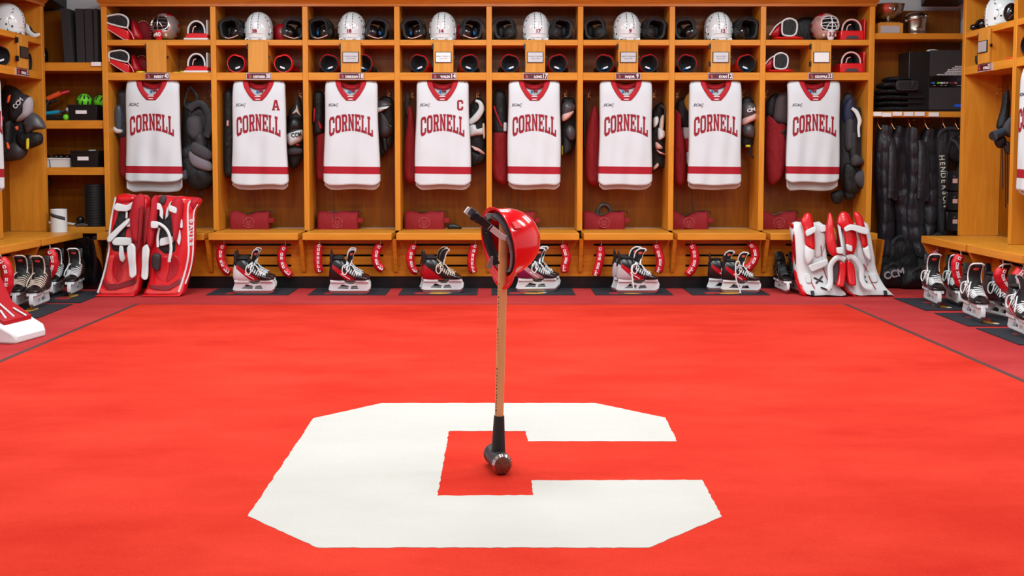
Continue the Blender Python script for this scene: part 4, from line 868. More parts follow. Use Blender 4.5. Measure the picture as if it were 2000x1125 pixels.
# ---- red pouches on the seats
def pouch(label, px0, px1, py0, dent, Y=YS + .2):
    t = thing('toiletry_pouch', label, 'pouch', ((P(px0, 440, Y).x + P(px1, 440, Y).x) / 2, Y, ZSEAT), 0, 'red pouches on the seats'); w2 = (P(px1, 440, Y).x - P(px0, 440, Y).x) / 2; hh = .155
    b = MB(); nx = 26; rings = []
    for i in range(nx + 1):
        x = -w2 + 2 * w2 * i / nx; u = x / w2; h = hh * (1 - dent * math.exp(-((u + .1) / .35) ** 2)) * (1 + .02 * math.sin(u * 7)); e_ = min(1, (1 - abs(u)) * 12 + .75)
        rings.append([(x, -.055 * e_, .001), (x, -.062 * e_, h * .35), (x, -.05 * e_, h * .8), (x, -.02 * e_, h * .985), (x, .02 * e_, h * .985), (x, .05 * e_, h * .8), (x, .06 * e_, h * .35), (x, .055 * e_, .001)])
    b.loft(rings); part('body', b, [DRED], t, ang=80)
    b = MB(); n_ = 20; b.tube([(.0 + .045 * math.cos(2 * math.pi * i / n_), -.060, .058 + .042 * math.sin(2 * math.pi * i / n_)) for i in range(n_ + 1)], .0015, 5)
    for q in ([(-.02, .05), (-.012, .075), (.0, .06), (.012, .078), (.02, .05)], [(-.018, .04), (.0, .048), (.016, .036)], [(-.01, .03), (.01, .03)]): b.tube([(x, -.062, z) for x, z in q], .0015, 5)
    part('embroidery', b, [mat('embroidery_pink', (214, 110, 116), .7)], t, label='pale round embroidered crest')
    b = MB(); b.box(w2 - .004, w2 + .045, -.04, .0, .055, .095); part('handle_tab', b, [DRED], t, .004); b = MB(); b.tube([(-w2 * .9, 0, hh * .97), (-w2 * .3, 0, hh * (1 - dent * .9)), (w2 * .4, 0, hh * .96), (w2 + .01, 0, hh * .98), (w2 + .03, 0, hh * .82)], .004, 6, smooth=5); part('zip', b, [BPLAS], t)
    return t
for i, (a, c, d) in enumerate(((452, 527, .2), (621.5, 700, .05), (791, 868, .1), (975, 1044, .06), (1138, 1219, .28), (1305, 1381, .3), (1484, 1552, .25))):
    pouch('dark red pouch with pale round crest on the seat of locker %s' % NUM[i + 1], a, c, 403, d)
b = MB(); b.tube([(.06 * math.cos(R(a)), 0, .13 + .075 * math.sin(R(a))) for a in range(0, 181, 15)], .014, 10); b.box(-.074, -.046, -.01, .01, 0, .135).box(.046, .074, -.01, .01, 0, .135)
solo('headphones', b, [SHELL], 'grey headband arch standing behind the red pouch in locker 9', 'headphones', (P(1180, 440, YS + .275).x, YS + .28, ZSEAT))
b = MB(); b.pillow([(-.05, .0), (.05, .0), (.055, .02), (.0, .045), (-.05, .04)], .02, y=0); solo('sunglasses_case', b, [BPLAS], 'small black case right of the red pouch in locker 14', 'case', (P(888, 440, YS + .2).x, YS + .18, ZSEAT))
# cords hanging under jerseys
for lab, pts in (('long thin black cord hanging under the jersey in locker 18', [(652, 372), (652, 400), (653, 430)]), ('black cord running down to the pouch in locker 12', [(1351, 370), (1352, 400), (1354, 412), (1360, 420)]), ('thin pair of cords under the jersey in locker 17', [(999, 372), (998, 392), (997, 398)]), ('short black strap ends under the jersey in locker 38', [(492, 372), (493, 382)])):
    t, f = gear('cord', lab, 'cord', pts[0][0], pts[-1][1], Y=YS + .1); b = MB(); b.tube([(f(*q)[0], 0, f(*q)[1]) for q in [(pts[0][0], pts[0][1] - 12)] + pts], .003, 6, smooth=4); part('line', b, [RUBBER], t)
    if '17' in lab or '38' in lab: b = MB(); dx = .055 if '17' in lab else .1; b.tube([(dx, 0, f(0, pts[0][1] - 12)[1]), (dx, 0, f(0, pts[-1][1] + (4 if '17' in lab else 0))[1])], .0025, 6); part('line', b, [RUBBER], t)
# ================================================================== MATS, SKATES, SKATE COVERS
MATB = mat('mat_black', (28, 30, 40), .9, bump=.5, bscale=400, var=.1); GOLD = mat('mat_gold', (196, 140, 40), .8, var=.3, vscale=30); MRED = mat('mat_red', (150, 30, 34), .8)
def stall_mat(label, corners, grp, ex=.0, ey=.0, er=0):
    cx_ = sum(c[0] for c in corners) / 4; cy_ = sum(c[1] for c in corners) / 4
    t = thing('stall_mat', label, 'mat', (cx_, cy_, 0), 0, grp)
    b = MB(); b.shape([[(c[0] - cx_, c[1] - cy_) for c in corners]], .005); b.v = [(x, z, .0035 - y) for x, y, z in b.v]; part('rubber', b, [MATB], t)
    b = MB()
    for q, (dx, dy, rx, ry, m) in enumerate(((-.05, 0, .09, .05, 1), (.05, -.03, .09, .035, 0), (.12, .0, .035, .03, 0), (-.1, -.05, .04, .03, 1), (.14, -.0, .02, .02, 2))):
        c, s_ = math.cos(er), math.sin(er)
        b.ell((ex + dx * c - dy * s_, ey + dx * s_ + dy * c, .006), (rx, ry, .001 + .0002 * q), m, nu=20, nv=4, rot=(0, 0, er))
    part('bear_emblem', b, [GOLD, MRED, WSTRAP], t, label='worn gold and red emblem')
    return t
for i, (a, c) in enumerate(((402, 563), (601, 753), (778, 932), (960, 1124), (1163, 1315), (1352, 1504))):
    p, q = G(a, 577), G(c, 577)
    stall_mat('black stall mat on the red floor in front of locker %s' % NUM[i + 1], [(p.x, p.y), (q.x, p.y), (q.x, 8.06), (p.x, 8.06)], 'black floor mats', -.05, -.08)
for i, (y0, y1) in enumerate(((7.27, 7.88), (6.60, 7.20), (5.90, 6.50))):
    stall_mat('black stall mat along the left wall, %s' % ['nearest the waste bin', 'second from the waste bin', 'farthest from the waste bin'][i], [(-3.55, y0), (-3.09, y0), (-3.12, y1), (-3.55, y1)], 'black floor mats', .0, -.02, R(90) if i else R(90))
for i, (y0, y1) in enumerate(((6.92, 7.5), (6.28, 6.80), (5.66, 6.2))):
    stall_mat('black stall mat along the right wall, %s' % ['nearest the black duffel bags', 'second from the duffel bags', 'farthest from the duffel bags'][i], [(3.04, y1), (3.03, y0), (3.5, y0), (3.5, y1)], 'black floor mats', -.02, -.04, R(-90))

SK = {}; TWIST = {}
def zone_mat(key):
    heel, acc, lace, toe = key; m = bpy.data.materials.new('boot_zones'); m.use_nodes = True; n = m.node_tree.nodes; l = m.node_tree.links; b = n['Principled BSDF']; b.inputs['Roughness'].default_value = .3; b.inputs['Coat Weight'].default_value = .25
    tc = n.new('ShaderNodeTexCoord'); sp = n.new('ShaderNodeSeparateXYZ'); l.new(tc.outputs['Object'], sp.inputs[0])
    def lt(kx, kz, c):        # 1 where kx*x + kz*z < c
        a = n.new('ShaderNodeMath'); a.operation = 'MULTIPLY'; a.inputs[1].default_value = kx; l.new(sp.outputs['X'], a.inputs[0])
        d = n.new('ShaderNodeMath'); d.operation = 'MULTIPLY_ADD'; d.inputs[1].default_value = kz; l.new(sp.outputs['Z'], d.inputs[0]); l.new(a.outputs[0], d.inputs[2])
        e = n.new('ShaderNodeMath'); e.operation = 'LESS_THAN'; e.inputs[1].default_value = c; l.new(d.outputs[0], e.inputs[0]); return e.outputs[0]
    def both(p, q): e = n.new('ShaderNodeMath'); e.operation = 'MULTIPLY'; l.new(p, e.inputs[0]); l.new(q, e.inputs[1]); return e.outputs[0]
    def col_(m_): return m_.node_tree.nodes['Principled BSDF'].inputs['Base Color'].default_value[:]
    cur = col_(BPLAS); out = None
    def over(mask, c):
        nonlocal out
        x = n.new('ShaderNodeMix'); x.data_type = 'RGBA'; l.new(mask, x.inputs['Factor']); x.inputs['B'].default_value = c
        if out is None: x.inputs['A'].default_value = cur
        else: l.new(out, x.inputs['A'])
        out = x.outputs['Result']
    over(lt(-1, 0, -.235), col_(toe))
    if heel: over(both(lt(.75, 1, .232), lt(1, 0, .165)), col_(heel))
    if acc: over(both(both(lt(.62, 1, .243), lt(-.85, -1, -.222)), both(lt(-1, 0, -.035), lt(1, 0, .2))), col_(acc)); 
    if acc: over(both(both(lt(.62, 1, .222), lt(-.62, -1, -.212)), both(lt(-1, 0, -.10), lt(1, 0, .17))), col_(LETW))
    if not heel and not acc: over(both(both(lt(.5, 1, .16), lt(-.5, -1, -.15)), lt(1, 0, .1)), col_(SHELL))
    l.new(out, b.inputs['Base Color']); return m
BOOT = [(.004, .115, .165, .018), (.012, .098, .215, .03), (.03, .092, .25, .039), (.055, .09, .262, .043), (.085, .09, .262, .045), (.112, .092, .25, .045), (.135, .094, .225, .044), (.16, .096, .2, .044), (.19, .098, .177, .046), (.22, .099, .158, .048), (.25, .1, .145, .048), (.275, .102, .136, .045), (.295, .106, .128, .036), (.306, .112, .121, .018)]
def skate(key, label, loc, rz, group='ice skates', s=1.0, lean=0):
    heel, acc, lace, toe = key
    t = thing('ice_skate', label, 'skate', loc, (0, R(lean), rz), group); t.scale = (s, s, s)
    me = SK.get(key)
    if me is None:
        L = {}
        b = MB(); rings = []
        bt = catmull([Vector((x, (z0 + z1) / 2, (z1 - z0) / 2)) for x, z0, z1, w in BOOT], 5); bw = catmull([Vector((w, 0, 0)) for x, z0, z1, w in BOOT], 5)
        for q, w in zip(bt, bw): rings.append(se_ring((q.x, 0, q.y), w.x, q.z, 48, 2.5, 'x'))
        b.loft(rings, 0)
        bm_ = zone_mat(key)
        L['boot'] = b.mesh('boot', [bm_], 70)
        b = MB(); b.ell((.075, 0, .262), (.045, .034, .012), nu=18, nv=6); L['opening'] = b.mesh('opening', [DARKIN])
        b = MB(); pts = [(.19, .175), (.165, .215), (.152, .25), (.16, .285), (.178, .312), (.2, .325)]
        cl = catmull([Vector((x, 0, z)) for x, z in pts], 3); rr = []
        for k, q in enumerate(cl):
            f = k / (len(cl) - 1); wd = .034 + .006 * math.sin(f * 3.1); d = (cl[min(k + 1, len(cl) - 1)] - cl[max(0, k - 1)]).normalized(); nrm = Vector((d.z, 0, -d.x))
            if f > .9: wd *= .7
            rr.append([(q + nrm * (.009 * math.sin(a)) + Vector((0, wd * math.cos(a), 0))) for a in [2 * math.pi * m / 14 for m in range(14)]])
        def tw(b_):
            out = []
            for x, y, z in b_.v:
                a_ = -R(48) * max(0, min(1, (z - .2) / .06)) * (1 if key[2] is not CREAM else .8); dx_ = x - .165; out.append((.165 + dx_ * math.cos(a_) - y * math.sin(a_) * -1, dx_ * math.sin(a_) * 1 + y * math.cos(a_) - .004, z))
            b_.v = out
        if TWIST.get(key, 1): tw_on = True
        else: tw_on = False
        b.loft(rr)
        if tw_on: tw(b)
        L['tongue'] = b.mesh('tongue', [BLACK], 70)
        b = MB(); sd = [q + Vector((0, -.035, 0)) for q in cl[3:]]; sd2 = [q + Vector((0, .035, 0)) for q in cl[3:]][::-1]; top = [cl[-1] + Vector((.004, y, .008)) for y in (-.022, 0, .022)]
        b.tube(sd + top + sd2, .005, 6)
        if tw_on: tw(b)
        L['tongue_edge'] = b.mesh('tongue_edge', [lace])
        b = MB(); q = cl[-5]; d = (cl[-4] - cl[-6]).normalized(); b.ell((0, 0, 0), (.0035, .017, .014), nu=14, nv=8); M_ = Matrix.Translation(q + Vector((d.z, 0, -d.x)) * .0085) @ Matrix.Rotation(math.atan2(d.x, d.z), 4, 'Y'); b.v = [tuple(M_ @ Vector(v)) for v in b.v]
        if tw_on: tw(b)
        L['tongue_patch'] = b.mesh('tongue_patch', [mat('patch_orange', (226, 84, 62), .6)])
        b = MB(); b.shape([[(.0, .2), (.012, .25), (.008, .29), (.018, .318), (.028, .29), (.034, .25), (.03, .21)]], .04, bev=.006); L['tendon_guard'] = b.mesh('tendon_guard', [BPLAS])
        b = MB(); zt = lambda x: .262 - (x - .1) * .68 if x < .19 else .2 - (x - .19) * .62 + .0
        def ztop(x):
            for (a, _, z0, _), (c, _, z1, _) in zip(BOOT, BOOT[1:]):
                if x <= c: return z0 + (z1 - z0) * (x - a) / (c - a)
            return .12
        for k in range(8):
            x = .138 + .0145 * k; z = ztop(x)
            b.tube([(x - .012, -.044, z - .026), (x - .004, -.038, z - .006), (x + .003, -.018, z + .006), (x + .012, .018, z + .006), (x + .008, .038, z - .006), (x - .004, .044, z - .026)], .0042, 6, smooth=3)
            b.tube([(x + .004, .038, z - .008), (x + .002, .0, z + .008), (x + .012, -.04, z - .012)], .0036, 6, smooth=2)
        b.tube([(.14, -.03, .222), (.12, -.055, .21), (.115, -.062, .17), (.135, -.058, .15), (.15, -.052, .175), (.143, -.04, .21)], .004, 6, smooth=4)
        b.tube([(.145, -.01, .226), (.18, -.03, .215), (.215, -.05, .17), (.222, -.055, .14)], .0038, 6, smooth=4)
        L['laces'] = b.mesh('laces', [lace])
        b = MB()
        for k in range(6): x = .15 + .0145 * k; b.ell((x - .01, -.047, ztop(x) - .032), (.003, .002, .003), nu=8, nv=4)
        L['eyelets'] = b.mesh('eyelets', [STEEL])
        b = MB(); out = [(-.004, .03), (.012, .072), (.016, .1), (.12, .1), (.128, .082), (.15, .073), (.185, .074), (.2, .088), (.215, .102), (.3, .106), (.316, .07), (.312, .04), (.29, .024), (.02, .02)]
        w1 = [(.062, .038), (.145, .036), (.15, .058), (.1, .07), (.082, .052)][::-1]; w2 = [(.162, .036), (.225, .038), (.212, .062), (.172, .058)][::-1]
        b.shape([out, w1, w2], .024, bev=.003)
        b.shape([[(.016, .085), (.125, .085), (.122, .104), (.014, .104)]], .055, bev=.004); b.shape([[(.205, .09), (.302, .09), (.3, .108), (.21, .106)]], .06, bev=.004)
        L['blade_holder'] = b.mesh('blade_holder', [PWHITE])
        b = MB(); b.shape([[(.0, .03), (.002, .014), (.014, .004), (.04, .0), (.25, .0), (.285, .004), (.305, .018), (.31, .032), (.28, .03), (.02, .028)]], .0034); L['blade'] = b.mesh('blade', [STEEL])
        me = SK[key] = L
    for k, m in me.items():
        if k in ('tongue_edge', 'tongue_patch'): part(k, m, None, [c for c in t.children if c.name.startswith('tongue')][0])
        elif k == 'eyelets': part('eyelet', m, None, [c for c in t.children if c.name.startswith('boot')][0])['kind'] = 'stuff'
        else: part(k, m, None, t)
    return t
K1 = (PWHITE, RED, LACE, BPLAS); K2 = (None, RLEA2, LACE, BGLOSS); K3 = (RLEA2, None, CREAM, BGLOSS); K4 = (mat('magenta_dark', (120, 20, 60), .3), mat('grey_pink', (180, 130, 140), .3), LACE, BPLAS); K5 = (mat('silver_fade', (190, 184, 188), .3), RED, LACE, BGLOSS); K6 = (None, RED, LACE, BPLAS); K7 = (None, None, CREAM, BPLAS); K8 = (None, None, LACE, BGLOSS)
def side_sk(px0, py, key, n, rz=0, s=1.06, back=(-.02, .13), first='front', second='rear'):
    p = G(px0, py); nm = 'skate on the black mat below locker %s' % n
    skate(key, '%s %s' % (first, nm), (p.x, p.y, .0065), rz, s=s)
    skate(key, '%s %s, half hidden' % (second, nm), (p.x + back[0], p.y + back[1], .0065), rz + R(3), s=s)
side_sk(456, 575, K1, '38', R(-3), first='white heeled black', second='white heeled black')
side_sk(643, 575, K2, '18', R(-5), first='glossy black', second='rear black')
side_sk(824, 573, K3, '14', R(-3), back=(-.025, .12), first='black and red cream laced', second='rear black and red')
side_sk(1008, 571.5, K4, '17', R(2), back=(.03, .12), first='magenta heeled black', second='rear magenta heeled')
side_sk(1203, 574, K5, '9', R(-5), s=1.08, back=(-.02, .12), first='silver grey and red', second='rear silver grey')
side_sk(1408, 572, K6, '12', R(-14), s=.98, back=(-.09, .1), first='long laced black', second='rear black')
b = MB(); b.tube([(.15, -.05, .2), (.14, -.07, .26), (.115, -.075, .24), (.12, -.075, .12), (.15, -.08, .03), (.155, -.09, .008)], .0055, 6, smooth=6)
q = G(1408, 572)
part('trailing_lace', b, [LACE], [o for o in bpy.data.objects if o.get('label', '').startswith('long laced black')][0])
b = MB(); b.tube([(.15, -.045, .22), (.11, -.06, .2), (.118, -.065, .1), (.125, -.07, .045)], .0055, 6, smooth=6)
part('trailing_lace', b, [LACE], [o for o in bpy.data.objects if o.get('label', '').startswith('silver grey and red skate')][0])
# goalie skates by the white pads
p = G(1532, 573)
KG = (BPLAS, None, LETK, BPLAS)
for k, dx in enumerate((0, .11)): skate((None, None, BPLAS, BGLOSS), 'black goalie skate %s, left of the white goalie pads' % ('farther left' if k == 0 else 'touching the pad'), (p.x + dx, p.y + .24, 0), R(-88), s=.98)
# side walls: toes towards the room
for k_ in [(None, None, LACE, BGLOSS), K7]: SK.pop(k_, None); TWIST[k_] = 0
def wall_sk(px, py, X, key, label, rz, s=1.08, lean=0):
    Y = X * F / (px - CX); skate(key, label, (X, Y, .0065), rz, s=s, lean=lean)
wall_sk(154, 570, -3.33, K8, 'black skate with white laces nearest the waste bin, left wall', R(-82), 1.1)
wall_sk(117, 575, -3.48, K8, 'black skate behind its white laced twin, left wall', R(-80), 1.1)
wall_sk(88, 600, -3.31, K7, 'black skate with cream laces on the second left mat', R(-84), 1.12)
wall_sk(53, 602, -3.46, K7, 'black skate with cream laces against the left wall base', R(-82), 1.12)
wall_sk(-10, 640, -3.35, K7, 'black skate at the left edge of the picture', R(-84), 1.12)
wall_sk(1813, 590, 3.22, K8, 'black skate with grey laces nearest the duffel bags, right wall', R(-98), 1.12)
wall_sk(1856, 592, 3.39, K8, 'black skate behind the hanging cover, right wall', R(-100), 1.1)
wall_sk(1890, 615, 3.2, (None, None, LACE, BGLOSS), 'black skate with bright white laces on the second right mat', R(-97), 1.14)
wall_sk(1930, 615, 3.35, K8, 'black skate tilted beside its twin on the second right mat', R(-82), 1.12)
wall_sk(1980, 645, 3.2, K5, 'black and silver skate at the right edge of the picture', R(-98), 1.12)

def cover(label, path, Y, r=.024, txt='CORNELL', sgn=1, X=None, w=1.0):
    """cloth skate cover hanging by a cord from the seat; path = outline of its middle line in pixels at depth Y"""
    pts = [P(a, b_, Y) for a, b_ in path]; top = pts[0]
    t = thing('skate_cover', label, 'skate cover', (pts[-1].x, Y, pts[-1].z), 0, 'red cloth skate covers'); o = t.location
    loc = [p - o for p in pts]
    cl = catmull(loc, 5); m = len(cl); b = MB()
    rs = [r * min(1, .35 + 3.2 * math.sin(math.pi * min(.97, max(.03, k / (m - 1)))) ) for k in range(m)]; rs = [min(x, r) * (1 + .05 * math.sin(k * 1.7)) for k, x in enumerate(rs)]
    b.tube(cl, rs, 14, flat=.8, up=(0, 1, 0)); part('cloth', b, [COVR], t, ang=80)
    b = MB(); cn = [q + Vector((0, -.02, 0)) for q in cl[1:-1]]; b.tube([q + Vector((.0 + r * .75 * sgn, .015, 0)) for q in cn], .006, 6); part('seam', b, [DRED], t)
    b = MB(); n = len(txt)
    for k, ch in enumerate(txt):
        f = (k + 1.0) / (n + 1.0); q = cl[int(f * (m - 1))]; d = (cl[min(m - 1, int(f * (m - 1)) + 1)] - cl[max(0, int(f * (m - 1)) - 1)]).normalized()
        ang = math.atan2(d.x, -d.z); wl = word(ch, .021, .024, .003); M_ = Matrix.Translation(q + Vector((r * .2 * sgn, -r * .84, 0))) @ Matrix.Rotation(-ang, 4, 'Y') @ Matrix.Rotation(sgn * R(12), 4, 'Z') @ Matrix.Translation((0, 0, -.012)); b.add(wl.v, wl.f, 0, M_)
    part('lettering', b, [LETW], t)
    b = MB(); zt_ = ZSEAT - .055 - o.z; a = cl[0]; b.tube([(a.x, 0, a.z - .012), (a.x + .008, 0, (a.z + zt_) / 2), (a.x, 0, zt_ + .002)], .003, 6, smooth=3); part('cord', b, [CREAM], t)
    return t
YC = 8.0
CV = [('38', 'left', [(436, 477), (431, 492), (432, 510), (440, 526), (450, 533)], 1), ('38', 'right', [(556, 480), (550, 496), (551, 514), (558, 529), (569, 538)], 1),
      ('18', 'left', [(623, 477), (621, 495), (621, 515), (624, 533)], 1), ('18', 'right', [(742, 477), (735, 492), (734, 508), (740, 521), (749, 526)], 1),
      ('14', 'left', [(810, 477), (802, 495), (802, 512), (807, 526), (816, 530)], 1), ('14', 'right', [(927, 478), (922, 498), (921, 517), (925, 533)], 1),
      ('17', 'right', [(1098, 477), (1104, 489), (1107, 505), (1103, 520), (1103, 533)], -1),
      ('9', 'left', [(1173, 480), (1173, 497), (1170, 515), (1166, 530), (1163, 538)], -1), ('9', 'right', [(1281, 476), (1286, 492), (1290, 508), (1288, 524), (1284, 531)], -1),
      ('12', 'left', [(1350, 477), (1356, 492), (1357, 510), (1352, 525), (1341, 537)], -1), ('12', 'right', [(1464, 475), (1474, 490), (1474, 505), (1464, 520), (1449, 529)], -1)]
for n, sd, pa, sg in CV: cover('red cloth skate cover hanging at the %s end under the seat of locker %s' % (sd, n), pa, YC, sgn=sg, r=.035)
def wcover(label, px, X, dp, r=.03, sg=1):
    r *= 1.15; Y = X * F / (px - CX); k = 8.0 / Y; cover(label, [(px + a, P(px, 0, Y).y * 0 + b_) for a, b_ in dp], Y, r=r, sgn=sg)
wcover('red skate cover beside the waste bin under the left seat', 148, -3.45, [(0, 478), (3, 488), (3, 500), (0, 512)], .026)
wcover('red skate cover between the two skate pairs under the left seat', 100, -3.41, [(-4, 488), (3, 502), (4, 520), (-4, 535), (-14, 546)], .034)
wcover('red skate cover peeking above the cream laced skates', 62, -3.50, [(-4, 495), (4, 504), (9, 514), (6, 526)], .026)
wcover('large red skate cover at the left edge of the picture', 2, -3.41, [(-2, 506), (9, 520), (13, 545), (8, 568), (-6, 582)], .036)
wcover('red skate cover nearest the duffel bags under the right seat', 1827, 3.42, [(2, 488), (-3, 500), (-5, 512), (-4, 525)], .026, -1)
wcover('red skate cover with white letters between two skate pairs, right', 1873, 3.31, [(2, 498), (-5, 515), (-4, 532), (1, 548), (7, 558)], .032, -1)
wcover('red skate cover tip above the bright laced skate, right', 1908, 3.47, [(0, 508), (2, 514), (4, 520), (4, 530)], .026, -1)
wcover('bent red skate cover behind the rightmost skates', 1955, 3.32, [(2, 525), (-3, 538), (3, 552), (13, 565), (16, 582)], .034, 1)
wcover('red skate cover at the right edge of the picture', 1990, 3.34, [(6, 528), (-3, 540), (-8, 555), (-6, 575)], .034, -1)

# ================================================================== GOALIE PADS
def pad(label, x0, y0, sc_, ox, oy, items, cx, group=None, Y=7.74):
    o = P(cx, 577, Y); t = thing('goalie_leg_pad', label, 'goalie pad', (o.x, Y, 0), 0, group)
    def f(x, y): q = P(ox + x / sc_, oy + y / sc_, Y); return (q.x - o.x, max(.004, q.z))
    def bend(b, lim=.24):
        b.v = [(x, y - .085 * max(0, (lim - z) / lim) ** 1.6 + (.10 * max(0, z - .3) / .5), z) for x, y, z in b.v]; return b
    for it in items:
        pn, kind, pts, a, m, y = it[:6]; b = MB(); P2 = [f(*q) for q in pts]
        if kind == 'slab': b.pillow(P2, a, pw=6, y=y, back=1.1, sm=3)
        elif kind == 'lump': b.pillow(P2, a, y=y, back=.6, wob=.002)
        elif kind == 'flat': b.pillow(P2, a, y=y, back=.6, pw=6, sm=-1)
        elif kind == 'tube': b.tube([(x, y, z) for x, z in P2], a, 10, smooth=5, flat=it[6] if len(it) > 6 else 1, up=(0, 1, 0))
        part(pn, bend(b), [m], t, ang=70)
    return t, f, bend
BK = BLACK
t, f, bd = pad('red goalie leg pad with white straps, left of the red pair', 0, 0, 5.115, 200, 370, [
 ('body', 'slab', [(115, 60), (300, 62), (430, 90), (440, 400), (415, 800), (385, 1062), (200, 1064), (10, 1062), (60, 800), (82, 560), (82, 300)], .06, RLEA, .0),
 ('edge_piping', 'tube', [(112, 80), (84, 300), (78, 480), (84, 620), (48, 820), (14, 1010)], .008, WSTRAP, -.05), ('leg_channel', 'flat', [(160, 215), (205, 195), (262, 200), (262, 330), (240, 470), (300, 560), (300, 620), (120, 610), (95, 450), (135, 330)], .02, BK, -.052),
 ('shin_panel', 'flat', [(160, 640), (240, 640), (235, 860), (208, 920), (140, 850), (130, 720)], .012, RLEA2, -.052), ('shin_panel', 'flat', [(250, 640), (330, 650), (345, 800), (300, 890), (225, 930), (245, 800)], .010, RSHEEN, -.052),  # dark shin panel is real leather, the paler one is painted sheen
 ('boot_band', 'flat', [(50, 880), (125, 955), (380, 870), (385, 930), (125, 1002), (48, 925)], .012, mat('pad_dark_red', (128, 14, 26), .4), -.054), ('boot_sheen', 'flat', [(40, 960), (125, 1010), (385, 930), (378, 1015), (30, 1020)], .010, RSHEEN, -.052), ('side_sheen', 'flat', [(95, 650), (150, 650), (120, 800), (140, 900), (190, 945), (120, 940), (65, 870)], .010, RSHEEN, -.052),  # dark band is leather; pale boot and side shapes are painted sheen
 ('calf_flap', 'lump', [(325, 90), (370, 45), (420, 62), (436, 150), (428, 400), (408, 530), (345, 500), (306, 380), (298, 200)], .035, RED, -.10), ('thin_flap', 'lump', [(400, 185), (436, 180), (440, 400), (425, 600), (405, 560), (398, 350)], .03, DRED, -.13),
 ('strap', 'flat', [(112, 190), (140, 132), (245, 160), (325, 108), (322, 180), (252, 222), (150, 215)], .014, WSTRAP, -.085), ('strap', 'flat', [(80, 470), (180, 368), (282, 278), (302, 312), (205, 418), (112, 526), (82, 515)], .014, WSTRAP, -.095), ('strap', 'flat', [(125, 520), (160, 470), (322, 474), (328, 552), (150, 552)], .014, WSTRAP, -.085), ('strap', 'flat', [(240, 215), (258, 215), (262, 290), (242, 290)], .008, WSTRAP, -.08),
 ('strap', 'flat', [(250, 330), (305, 320), (305, 370), (255, 372)], .010, WSTRAP, -.08), ('strap_end', 'flat', [(302, 562), (352, 518), (392, 560), (400, 720), (412, 835), (372, 864), (345, 842), (328, 700)], .014, WSTRAP, -.14), ('strap_end', 'flat', [(204, 552), (240, 556), (252, 620), (272, 682), (250, 718), (222, 700), (205, 640)], .012, WSTRAP, -.085),
 ('thigh_rise', 'lump', [(125, 62), (220, 50), (300, 62), (320, 110), (220, 140), (130, 130)], .05, RLEA, -.03), ('toe_lip', 'flat', [(8, 1025), (390, 1022), (385, 1064), (10, 1064)], .018, RLEA, -.06)], 242, 'red goalie pads')
